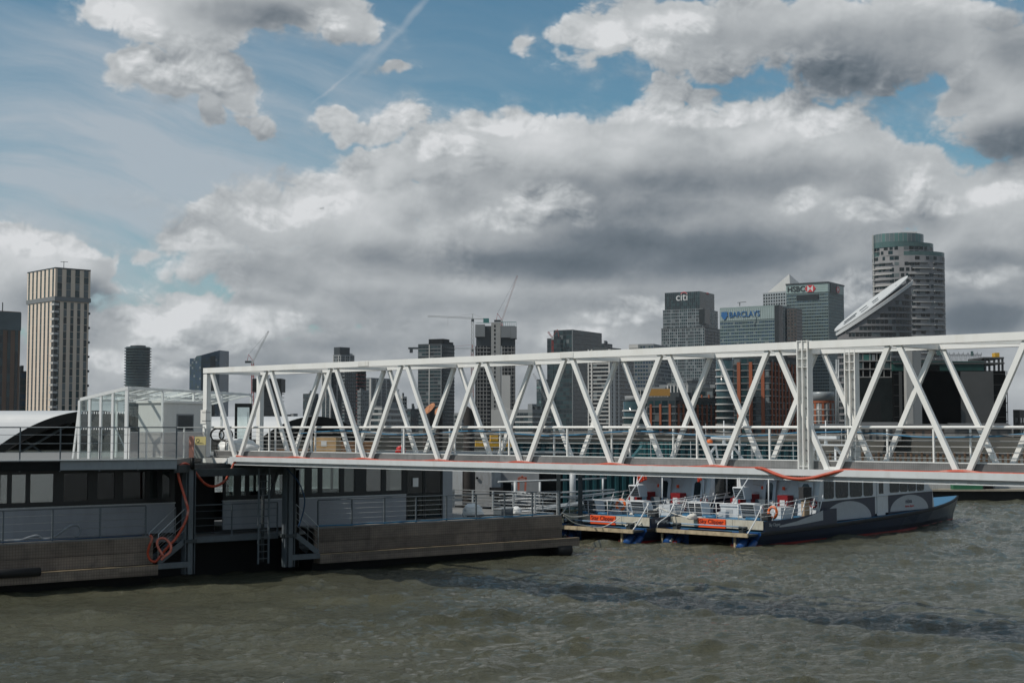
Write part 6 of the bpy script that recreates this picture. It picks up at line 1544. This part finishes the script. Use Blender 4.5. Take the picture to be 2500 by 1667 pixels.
# pyramid tower
st3 = dict(fh=4.6, bw=4.4, fw=.62, fhh=.62, glass=(1, 2), wts=(4, 1))
t_, o, l_, r_, b_, zt = tower('office_tower', 'square pale steel tower topped by a pyramid roof', 'office tower', (1866, 1934, 1996), 2050, 42, 712, [STLC, GK, GD, GLT], st3)
zb = hz(710, 2050) - 3; ins = .10; Pq = lambda u_, v_: o + r_ * u_ + l_ * v_; q = [Pq(ins, ins), Pq(1 - ins, ins), Pq(1 - ins, 1 - ins), Pq(ins, 1 - ins)]; up = Vector((0, 0, 1)); ap = Pq(.5, .5) + up * (hz(660, 2050) - 3)
PYR = mat('stainless ribbed roof', (.46, .46, .44), .42, metal=.4, var=.05, scale=.05)
m = MB()
ze = hz(707, 2050) - 3
for i in range(4):
    a, e = q[i], q[(i + 1) % 4]; m.poly([a + up * (zb - 3), e + up * (zb - 3), e + up * ze, a + up * ze])
    for k in range(14):                                # standing ribs
        f0, f1, f2 = k / 14, (k + .72) / 14, (k + 1) / 14
        A, B_, C_ = a.lerp(e, f0) + up * ze, a.lerp(e, f1) + up * ze, a.lerp(e, f2) + up * ze
        m.poly([A, B_, ap.lerp(B_, .02), ap.lerp(A, .02)], 0); m.poly([B_, C_, ap.lerp(C_, .02), ap.lerp(B_, .02)], 1)
m.poly([ap.lerp(q[i] + up * ze, .02) for i in range(4)]); m.build('pyramid_roof', [PYR, mat('roof groove', (.27, .275, .27), .5, var=.05)], t_)
# hexagon sign tower
st4 = dict(fh=4.2, bw=2.3, fw=.86, fhh=.50, glass=(1, 2, 3), wts=(3, 2, .3), band=.35, bandm=0, pier=.22, pierm=0, every=1)
t_, o, l_, r_, b_, zt = tower('office_tower', 'tall green glass tower with black lettering and a red white hexagon sign', 'office tower', (1924, 2026, 2064), D, 33, 690, [GREENC, GD, GB, GM, GREENC], st4, dict(st4, wts=(2, 4, .6)), roofm=GREYC, parapet=1.6)
TB = mat('pale mint glass cladding', (.30, .385, .37), .35, var=.05, scale=.05); za = hz(711, D) - 3
m = MB(); block(m, o, l_, r_, -.016, 1.004, -.006, 1.002, za, zt - .3); m.build('pale_top_band', TB, t_)
m = MB()
for k in range(1, 5): block(m, o, l_, r_, -.019, 1.006, -.009, 1.003, za + (zt - za) * k / 5, za + (zt - za) * k / 5 + .35)
m.build('band_joint', GREENC, t_)
m = MB(); block(m, o, l_, r_, -.02, -.003, .22, .75, hz(729, D) - 3, hz(716, D) - 3); m.build('dark_louvre', GK, t_)
m = MB(); block(m, o, l_, r_, -.03, 1.02, -.02, 1.01, zt - .2, zt + 1.9); m.build('roof_edge', DKC, t_)
zc = hz(701.5, D) - 3; p0, p1 = l_, o
facade_text('HSBC', 10.2, KSIGN, t_, p0, p1, .245, zc, 1.5, bold=.12, sx=1.0)
W2, H2 = 4.5, 5.3
def hexsign(parent, p0, p1, fr, zc, s):
    facade_shape([(-W2 * s * 1.05, H2 * s), (W2 * s * 1.05, H2 * s), (2 * W2 * s, 0), (W2 * s * 1.05, -H2 * s), (-W2 * s * 1.05, -H2 * s), (-2 * W2 * s, 0)][::-1], RSIGN, parent, p0, p1, fr, zc, 1.2, 'hexagon_sign')
    for pt in ([(-W2 * s, H2 * s), (0, 0), (-W2 * s, -H2 * s)], [(W2 * s, H2 * s), (0, 0), (W2 * s, -H2 * s)]):
        facade_shape(pt, WSIGN, parent, p0, p1, fr, zc, 1.55, 'hexagon_field', .15)
hexsign(t_, p0, p1, .585, zc, .86)
q0, q1 = o, r_
m = MB(); block(m, o, l_, r_, .12, .55, -.02, -.007, zc - 6, zc + 6); m.build('dark_sign_panel', KSIGN, t_); hexsign(t_, q0, q1, .58, zc, .8)

# --- orange and grey apartments behind the right half of the bridge
def orange_block(lab, pxs, d, al, top, dens, nm='apartment_block'):
    st = dict(fh=3.0, bw=3.2, fw=.78, fhh=.70, glass=(1, 2, 3), wts=(4, 3, .6), band=.35, bandm=4)
    t_, o, l_, r_, b_, zt = tower(nm, lab, 'apartment block', pxs, d, al, top, [DKC, GD, GM, GLT, GREYC], st, dict(st))
    for (A, B_) in ((l_, o), (o, r_)):
        L = (B_ - A).length; n = max(3, int(L / 5.0)); dd = (B_ - A).normalized(); nn = Vector((dd.y, -dd.x, 0))
        for k in range(n):
            a = A + dd * (L * (k + .32) / n) + nn * .06; m = MB(); q = [a + nn * .5, a + dd * (L / n * dens) + nn * .5, a + dd * (L / n * dens), a]
            m.hexa([x for x in q] + [x + Vector((0, 0, zt - 2)) for x in q]); m.build('orange_strip', ORNG, t_)
    return t_, o, l_, r_, b_, zt
t_, o, l_, r_, b_, zt = orange_block('tall apartment block with bright orange vertical strips beside the near bridge column', (1792, 1880, 1945), 640, 28, 872, .28)
orange_block('long lower apartment block with dull orange strips and a yellow roof box', (1580, 1650, 1752), 620, 30, 975, .22)
orange_block('middle apartment block with orange strips under the stepped tower', (1690, 1742, 1800), 660, 30, 953, .2)
m = MB(); m.box(-6, 5, 2, 8, 0, 3.2); yb_ = m.build('roof_box', mat('ochre roof cladding', (.42, .22, .05), .6, var=.15), None); yb_.location = at(1610, 966, 640); tag(yb_, 'ochre yellow plant box on the roof of the lower orange striped block', 'roof box')
def round_bay(lab, px0, px1, top, d, m0):
    c = at((px0 + px1) / 2, 1043, d); rr = (px1 - px0) / 2 / F * d; t_ = thing('round_apartment_tower', lab, 'apartment tower', (c.x, c.y + rr, 3)); zt = hz(top, d) - 3
    MB().lathe([(rr * .92, 0), (rr * .92, zt)], (0, 0, 0), 32).build('glazed_drum', m0, t_)
    for k in range(int(zt / 3.05)):
        MB().lathe([(rr * .92, 0), (rr * 1.02, 0), (rr * 1.02, .55), (rr * .92, .55)], (0, 0, k * 3.05 + 1), 32, cap=False, smooth=False).build('balcony_slab', PALE, t_)
    MB().lathe([(rr * .8, 0), (rr * .8, 2.5), (0, 2.6)], (0, 0, zt + .01), 24).build('roof', GREYC, t_)
round_bay('curved end tower of white balcony slabs against the tall orange striped block', 1751, 1797, 880, 630, GM)
round_bay('low curved glass corner with white balcony slabs behind the bridge lattice', 1522, 1582, 980, 610, GM)
t_, *_r = tower('office_block', 'dark block with a ribbed pale screen on its roof above the orange striped blocks', 'office block', (1556, 1625, 1700), 800, 28, 950, [GREYC, GD, GM, GLT, PALE], dict(fh=3.4, bw=2.2, fw=.8, fhh=.6, pier=.35, pierm=4))
t_, o, l_, r_, b_, zt = tower('office_block', 'grey block with a pale finned top storey left of the curved balcony tower', 'office block', (1630, 1680, 1760), 760, 26, 940, [GREYC, GD, GM, GLT, PALE], dict(fh=4, bw=1.8, fw=.55, fhh=.8, pier=.6, pierm=4))
# orange and white drum
d = 520; c = at(2015, 1043, d); rr = 29 / F * d; t_ = thing('round_building', 'orange and white round building between the two bridge columns', 'building', (c.x, c.y + rr, 3)); zt = hz(956, d) - 3
MB().lathe([(rr * .97, 0), (rr * .97, zt - 3.2)], (0, 0, 0), 40).build('drum', mat('grey window drum', (.10, .105, .11), .4, var=.2), t_)
MB().lathe([(rr * 1.0, 0), (rr * 1.0, 2.7), (rr * .97, 3.1), (0, 3.2)], (0, 0, zt - 3.2), 40).build('crown', GREYC if False else STLC, t_)
for k in range(5): MB().lathe([(rr * .97, 0), (rr * 1.02, 0), (rr * 1.02, .28), (rr * .97, .28)], (0, 0, 1 + k * 2.15), 40, cap=False, smooth=False).build('floor_band', PALE, t_)
MB().lathe([(rr * .97, 0), (rr * 1.01, 0), (rr * 1.01, .8), (rr * .97, .8)], (0, 0, zt - 4.1), 40, cap=False, smooth=False).build('orange_band', ORNG, t_)
for k in range(18):
    a = 2 * math.pi * k / 18; m = MB(); x = Vector((math.cos(a), math.sin(a), 0)); y = Vector((-x.y, x.x, 0)); m.bar(x * rr * .985 + Vector((0, 0, .5)), x * rr * .985 + Vector((0, 0, zt - 4.2)), .85 if k % 2 else .25, .2, up=x); m.build('orange_pier' if k % 2 else 'white_pier', ORNG if k % 2 else PALE, t_)
for px in (2042, 2047): tag(MB().tube([at(px, 1080, 500), at(px, 877, 500)], .28, 8).build('flue', STLC), 'slim pale metal flue beside the round orange building, ' + ('left' if px == 2042 else 'right') + ' of the pair', 'flue')

# --- round glass residential tower, its slanted companion and the black unfinished block on the right
d = 760; c = at(2222, 1043, d); t_ = thing('apartment_tower', 'very tall rounded grey apartment tower with a stepped green glass crown', 'apartment tower', (c.x, c.y, 3))
def PX(px): return (px - 2222) / F * d
def ellp(cx, rx, ry, n, a0=0, a1=2 * math.pi): return [Vector((cx + rx * math.cos(a), ry * math.sin(a), 0)) for a in np.linspace(a0, a1, n, endpoint=False)]
RX, RY = (2312 - 2137) / 2 / F * d, 12.0; cx = PX((2312 + 2137) / 2); zA = hz(628, d) - 3
GREYP2 = mat('grey stone panel', (.27, .265, .27), .6, var=.12, scale=.15)
pts = ellp(cx, RX, RY, 44)
def ring_wall(z0, z1, pts, seed, cells):
    m = MB(); rg = random.Random(seed); n = len(pts); nf = max(1, round((z1 - z0) / 3.0)); ch = (z1 - z0) / nf; up = Vector((0, 0, 1))
    for j in range(n):
        a, e = pts[j], pts[(j + 1) % n]; m.poly([a + up * z0, e + up * z0, e + up * z1, a + up * z1], 0)
        nn = ((a + e) / 2 - Vector((cx, 0, 0))).normalized() * .08
        for i in range(nf):
            za = z0 + ch * i
            if rg.random() < .62:
                f0, f1 = (.05, .95) if rg.random() < .6 else (.3, .95); gz = rg.choices((1, 2, 3), (5, 3, 1))[0]
                m.poly([a.lerp(e, f0) + nn + up * (za + .75), a.lerp(e, f1) + nn + up * (za + .75), a.lerp(e, f1) + nn + up * (za + 2.6), a.lerp(e, f0) + nn + up * (za + 2.6)], gz)
    return m
ring_wall(0, zA, pts, 3, 1).build('facade', [GREYP2, GK, GD, GLT], t_)
rg = random.Random(6); k = 0
while k * 3.0 < zA - 3:
    m = MB(); a0 = rg.uniform(-2.9, -.4)
    for a0, w_ in ((-2.95, .75), (-1.75 + (k % 2) * .12, .55), (-1.02, .5)):
        A = [Vector((cx + (RX + 1.1) * math.cos(a), (RY + 1.1) * math.sin(a), 0)) for a in np.linspace(a0, a0 + w_, 8)]; I = [Vector((cx + RX * math.cos(a), RY * math.sin(a), 0)) for a in np.linspace(a0 + w_, a0, 8)]
        m = MB(); m.prism([p + Vector((0, 0, k * 3.0)) for p in A + I], (0, 0, .38)); m.build('balcony', PALE if k % 3 else GREYC, t_)
    k += 1
step1 = ellp(PX((2286 + 2137) / 2), (2284 - 2137) / 2 / F * d, RY * .97, 36); step2 = ellp(PX((2262 + 2137) / 2), (2262 - 2138) / 2 / F * d, RY * .92, 36)
zB, zC, zD = hz(607, d) - 3, hz(603, d) - 3, hz(573, d) - 3
ring_wall(zA, zB, step1, 8, 1).build('stepped_facade', [GREYP2, GK, GD, GLT], t_)
for pl, za_, zb_, m0 in ((pts, zA, zA + 2.2, GT), (step1, zB, zB + 2.4, GT)):
    m = MB()
    for j in range(len(pl)): a, e = pl[j], pl[(j + 1) % len(pl)]; m.poly([a + Vector((0, 0, za_)), e + Vector((0, 0, za_)), e + Vector((0, 0, zb_)), a + Vector((0, 0, zb_))])
    m.build('glass_parapet', m0, t_)
for pl, z_ in ((pts, zA), (step1, zB), (step2, zD)):
    m = MB(); m.poly([p + Vector((0, 0, z_ - .02)) for p in pl]); m.build('roof', GREYC, t_)
m = MB()
for j in range(36):
    a, e = step2[j], step2[(j + 1) % 36]
    for f0, f1, mi in ((0, .86, rg.choice((0, 0, 1))), (.86, 1, 2)): m.poly([a.lerp(e, f0) + Vector((0, 0, zB)), a.lerp(e, f1) + Vector((0, 0, zB)), a.lerp(e, f1) + Vector((0, 0, zD)), a.lerp(e, f0) + Vector((0, 0, zD))], mi)
m.build('glass_crown', [gl('green crown glass', (.12, .16, .165), .15), GG, GREYC], t_)
m = MB()
for j in range(36): a, e = step2[j] * 1.004, step2[(j + 1) % 36] * 1.004; m.poly([a + Vector((0, -.05, zB)), e + Vector((0, -.05, zB)), e + Vector((0, -.05, zB + 3)), a + Vector((0, -.05, zB + 3))])
m.build('teal_base_band', GT, t_)
MB().box(PX(2222) - 4, PX(2222) + 5, -2, 4, zD, zD + 1.6).build('roof_box', PALE, t_)
MB().bar((PX(2137), -2.5, 0), (PX(2135.5), -2.5, zD), .5, .5).build('edge_fin', PALE, t_)
# slanted tower
d2 = 690; t_ = thing('slanted_tower', 'lower apartment tower with a steep white slanted elliptical roof', 'apartment tower', at(2140, 1043, d2)); t_.location.z = 3
def PX2(px): return (px - 2140) / F * d2
RXs, RYs = (2230 - 2048) / 2 / F * d2, 10.0; cxs = PX2((2230 + 2048) / 2); n = 56
zl, zh = hz(806, d2) - 3, hz(683, d2) - 3
def roofz(x): return zl + (zh - zl) * ((x - (cxs - RXs)) / (2 * RXs))
pl = ellp(cxs, RXs, RYs, n); m = MB(); up = Vector((0, 0, 1)); rg = random.Random(2)
for j in range(n):
    a, e = pl[j], pl[(j + 1) % n]; m.poly([a, e, e + up * roofz(e.x), a + up * roofz(a.x)], 0); nn = ((a + e) / 2 - Vector((cxs, 0, 0))).normalized() * .08; i = 0
    while True:
        z_ = 1 + i * 3.05; i += 1
        if z_ + 2.4 > min(roofz(a.x), roofz(e.x)) - 1.2: break
        lim = roofz((a.x + e.x) / 2) - z_
        if lim < 6 and i % 1 == 0: continue
        m.poly([a.lerp(e, .08) + nn + up * z_, a.lerp(e, .93) + nn + up * z_, a.lerp(e, .93) + nn + up * (z_ + 2.1), a.lerp(e, .08) + nn + up * (z_ + 2.1)], rg.choices((1, 2, 3), (5, 3, .8))[0])
m.build('facade', [mat('mid grey panel', (.17, .165, .17), .6, var=.1, scale=.1), GK, GD, GLT], t_)
i = 0
while True:
    z_ = 3.1 + i * 3.05; i += 1
    if z_ > zh - 6: break
    m = MB(); xs = [p for p in pl if roofz(p.x) > z_ + 3 and p.y < 2]
    xs = sorted(xs, key=lambda p: p.x)
    if len(xs) > 2:
        lo = [p * 1.0 for p in xs]; out_ = [Vector((cxs + (p.x - cxs) * 1.02, p.y * 1.03 - .15, 0)) for p in xs]
        for q in range(len(xs) - 1): m.hexa([out_[q] + up * (z_ - .18), out_[q + 1] + up * (z_ - .18), lo[q + 1] + up * (z_ - .18), lo[q] + up * (z_ - .18), out_[q] + up * z_, out_[q + 1] + up * z_, lo[q + 1] + up * z_, lo[q] + up * z_])
        m.build('floor_band', GREYC, t_)
rw = mat('white roof shell', (.52, .53, .53), .45, var=.03)
m = MB(); outer = ellp(cxs, RXs * 1.04, RYs * 1.1, n); inner = ellp(cxs + 1, RXs * .80, RYs * .72, n)
for (A, B_, da, db) in ((outer, outer, -2.2, -.4),):
    for j in range(n): a, e = A[j], A[(j + 1) % n]; m.poly([a + up * (roofz(a.x) + da), e + up * (roofz(e.x) + da), e + up * (roofz(e.x) + db), a + up * (roofz(a.x) + db)])
for j in range(n):
    a, e, g, h = outer[j], outer[(j + 1) % n], inner[(j + 1) % n], inner[j]; m.poly([a + up * (roofz(a.x) - .4), e + up * (roofz(e.x) - .4), g + up * (roofz(g.x) - .4), h + up * (roofz(h.x) - .4)])
m.build('roof_rim', rw, t_)
sh2 = ellp(cxs - 1.5, RXs * .99, RYs * .95, n); m = MB(); lift, tilt = 1.0, .12       # the shell also leans up to the back
def shz(q, dz=0.0): return Vector((q[0], q[1], roofz(q[0]) + lift + 2.4 * (q[0] - cxs + RXs) / (2 * RXs) + tilt * q[1] + dz))
for j in range(n):
    a, e = sh2[j], sh2[(j + 1) % n]; m.poly([shz(a, -.6), shz(e, -.6), shz(e), shz(a)])
m.poly([shz(p) for p in sh2]); m.poly([shz(p, -.6) for p in sh2[::-1]]); roof_o = m.build('roof_shell', rw, t_)
for (fx0, fx1, y0, y1) in ((.0, .16, -3.2, -1.2), (.03, .20, 0, 2.6), (.22, .32, -5.0, -3.4), (.24, .34, .5, 2.4), (.38, .46, -5.0, -3.6), (.40, .48, -1, 1), (.70, .715, -3, -2)):
    xa, xb = cxs - RXs * .86 + fx0 * 2 * RXs, cxs - RXs * .86 + fx1 * 2 * RXs; m = MB(); m.poly([shz((xa, y0), .06), shz((xb, y0), .06), shz((xb, y1), .06), shz((xa, y1), .06)]); m.build('roof_slot', DKC, roof_o)
# black unfinished block
d3 = 480; t_ = thing('unfinished_block', 'huge black netted block under construction with green sheeting along its top floors', 'building', at(2250, 1043, d3)); t_.location.z = 3
def PX3(px): return (px - 2250) / F * d3
NET = mat('black scaffold netting', (.0055, .006, .0062), .9, var=.35, scale=.2, ior=1.08); zt = hz(868, d3) - 3; zs = hz(922, d3) - 3
MB().box(PX3(2088), PX3(2178), -1, 14, 0, zs - .3).build('netted_face', mat('grey green netting', (.016, .020, .020), .9, var=.3, scale=.3, ior=1.1), t_)
MB().box(PX3(2178), PX3(2449), -3, 16, 0, hz(906, d3) - 3).build('netted_face', NET, t_)
for k in range(4):
    z_ = zs + k * 2.75; MB().box(PX3(2088), PX3(2178), -.6, 14, z_, z_ + .35).build('floor_slab', CONC, t_)
    if k < 3:
        for px in np.arange(2092, 2178, 17): MB().box(PX3(px) - .12, PX3(px) + .12, -.4, -.1, z_ + .35, z_ + 2.75).build('pillar', CONC, t_)
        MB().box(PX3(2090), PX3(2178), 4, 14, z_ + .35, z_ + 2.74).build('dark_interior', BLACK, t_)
for a, e, k, m_ in ((2092, 2108, 2, GT), (2110, 2130, 2, mat('pale green sheeting', (.12, .34, .27), .6)), (2150, 2176, 2, GT), (2100, 2112, 1, GT), (2140, 2176, 1, GT), (2092, 2100, 0, GT), (2132, 2140, 2, PALE)):
    z_ = zs + k * 2.75; MB().box(PX3(a), PX3(e), .2, .4, z_ + .4, z_ + 2.3).build('green_sheet', m_, t_)
DG = mat('dark green sheeting', (.006, .045, .038), .6, var=.4, scale=.15); z0 = hz(906, d3) - 3
MB().box(PX3(2178), PX3(2400), -2.2, 15, z0, zt - 2).build('green_hoarding', DG, t_)
MB().box(PX3(2178), PX3(2449), -2.6, 15, z0 + 2.3, z0 + 2.8).build('floor_slab', CONCD, t_)
for a, e, z_ in ((2285, 2296, 5.2), (2368, 2374, 5), (2262, 2276, 4.6)): MB().box(PX3(a), PX3(e), -2.4, -2.21, z0 + z_, z0 + z_ + 1.6).build('green_sheet', GT, t_)
for px in (2404, 2414, 2426, 2437, 2446): MB().box(PX3(px) - .3, PX3(px) + .3, -2, -1.4, z0, zt - 1).build('pillar', CONCD, t_)
MB().box(PX3(2398), PX3(2449), -2.2, 14, zt - 1.2, zt - .6).build('floor_slab', CONCD, t_); MB().box(PX3(2430), PX3(2441), -1, 2, zt - .6, zt + .9).build('hoist', mat('yellow machine paint', (.5, .3, .05)), t_)
m = MB()
for k in range(42): a = PX3(2265 + k * 3.1); m.bar((a, -2, zt - 2), (a + .35, -2, zt + .6 + .5 * math.sin(k * 1.7)), .10, .10); m.bar((a, -2, zt - .2), (a + .5, -2, zt + .4), .12, .12)
o_ = m.build('rebar_edge', CONCD, t_); o_['kind'] = 'stuff'
for k in range(7): MB().box(PX3(2449), PX3(2456), -2, 3, z0 - 2 - k * 3.0, z0 - 1.7 - k * 3.0).build('scaffold_lift', CONCD, t_)
for x in (2452, 2456): MB().box(PX3(x) - .1, PX3(x) + .1, -1.9, -1.7, 0, z0).build('scaffold_pole', CONCD, t_)
cc = thing('apartment_block', 'narrow pale concrete stair tower rising through the black netted block', 'tower', at(2232, 1043, 470)); cc.location.z = 3
MB().box(-2.3, -.2, 0, 3, 0, hz(856, 470) - 3).build('pale_side', mat('pale stone', (.36, .355, .34), .7, var=.08, scale=.2), cc); MB().box(-.19, 2.7, .1, 3, 0, hz(858, 470) - 3).build('dark_side', GREYC, cc)
tower('warehouse', 'small black shed roof at the right edge of the far bank', 'shed', (2474, 2490, 2560), 420, 30, 1010, [BLACK, GK, GK, GK], dict(fh=4, bw=4, fw=.5, fhh=.4))
for k in range(9):
    z_ = 3 + k * 3.6
    if z_ < z0 - 1: MB().box(PX3(2178), PX3(2449), -3.12, -3.005, z_, z_ + .12).build('scaffold_lift', CONCD, t_)
for k in range(4): MB().box(PX3(2198 + k * 71 + 9 * (k % 2)) - .06, PX3(2190 + k * 26) + .06, -3.2, -3.125, 0, z0 - .2).build('scaffold_pole', CONCD, t_)
for a, e, za_, zb_, c_ in ((2200, 2232, 2, 9, .020), (2300, 2352, 9, 20, .017), (2380, 2430, 4, 13, .022), (2240, 2290, 16, 24, .019), (2100, 2150, 4, 12, .055)):
    y_ = -3.06 if a > 2178 else -1.06; MB().box(PX3(a), PX3(e), y_, y_ + .05, za_, zb_).build('net_panel', mat('net panel %d' % a, (c_ * .38, c_ * .41, c_ * .41), .9, var=.3, ior=1.08), t_)
# low shore clutter behind the deck: sheds, wall, timber jetty
for a, e, tp_y, dd, lab, m_ in ((1960, 2090, 1082, 330, 'long low grey shed on the far bank between the bridge columns', CONCD), (2100, 2200, 1074, 345, 'low pale hoarding on the bank below the black netted block', mat('dusty hoarding', (.15, .145, .14), .8, var=.15)), (2200, 2330, 1083, 350, 'low brown shed row on the bank below the netted block', BRN), (2330, 2470, 1080, 335, 'low grey sheds at the right end of the far bank', CONCD)):
    xa, xb = kx(a) * dd, kx(e) * dd; t_ = thing('shore_shed', lab, 'shed', ((xa + xb) / 2, dd, 3)); h = max(1.5, 3.4 + (1078 - tp_y) * .05)
    MB().box((xa - xb) / 2, (xb - xa) / 2, 0, 8, 0, h).build('walls', m_, t_); MB().prism([((xa - xb) / 2 - .3, -.3, h), ((xa - xb) / 2 - .3, 8.3, h), ((xa - xb) / 2 - .3, 4, h + .9)], (xb - xa + .6, 0, 0)).build('roof', CONCD, t_)
    for x in np.linspace((xa - xb) / 2 + .8, (xb - xa) / 2 - .8, 6): MB().box(x - .3, x + .3, -.05, -.003, .3, h * .75).build('door', DKC, t_)
jt = thing('timber_jetty', 'brown timber piled jetty along the far bank', 'jetty', (kx(2250) * 240, 238, 0))
for k in range(40): MB().box(-16 + k * .9, -15.7 + k * .9, 0, .35, -1, 1.9 + .25 * math.sin(k * 2.3)).build('pile', mat('wet timber', (.13, .08, .05), .8, var=.4, scale=1.5), jt)
MB().box(-16.5, 20, .36, 2.5, 1.4, 1.8).build('deck', CONCD, jt)
tower('apartment_block', 'low dark row of blocks on the skyline beyond the crane', 'apartment block', (676, 705, 742), 1300, 40, 1018, [CONCD, GD, GM, GLT], dict(dk), parapet=.5)
# airliner high in the cloud gap
pl_ = thing('airliner', 'tiny dark airliner flying in front of the clouds', 'aeroplane', at(785, 509, 2600), R(20)); pl_.rotation_euler = (R(8), R(-6), R(25)); pl_.scale = (.45, .45, .45)
MB().tube([(-9, 0, 0), (-7, 0, .1), (6, 0, 0), (9, 0, .6)], [.3, 1.0, .9, .2], 10).build('fuselage', GREYC, pl_)
MB().prism([(1.5, 0, -.2), (-1.2, 0, -.2), (-4, 9, .6), (-3, 9, .6)][::-1], (0, 0, .25)).build('wing', GREYC, pl_); MB().prism([(1.5, 0, -.2), (-1.2, 0, -.2), (-4, -9, .6), (-3, -9, .6)], (0, 0, .25)).build('wing', GREYC, pl_)
MB().prism([(6.5, -.1, .4), (8.8, -.1, .4), (9.4, -.1, 3.4), (8.2, -.1, 3.4)], (0, .25, 0)).build('tail_fin', GREYC, pl_)
# ---------------------------------------------------------------- air over the river
hb_ = MB().box(-3400, 3400, -480, 3400, -2.2, 270); haze = hb_.build('haze', bpy.data.materials.new('river haze')); tag(haze, 'thin pale haze over the river and the far towers', None, None, 'stuff')
hm = haze.data.materials[0]; hm.use_nodes = True; hm.node_tree.nodes.clear()
pv_ = hm.node_tree.nodes.new('ShaderNodeVolumePrincipled'); pv_.inputs['Color'].default_value = (.82, .88, .94, 1); pv_.inputs['Density'].default_value = 0.000035; pv_.inputs['Anisotropy'].default_value = 0.2
ho = hm.node_tree.nodes.new('ShaderNodeOutputMaterial'); hm.node_tree.links.new(pv_.outputs[0], ho.inputs['Volume'])
hm.cycles.homogeneous_volume = True if hasattr(hm.cycles, 'homogeneous_volume') else None

for o in list(bpy.data.objects):                                  # leftovers of the lettering helper
    for k in ('body', 'size', 'depth'):
        if k in o: del o[k]
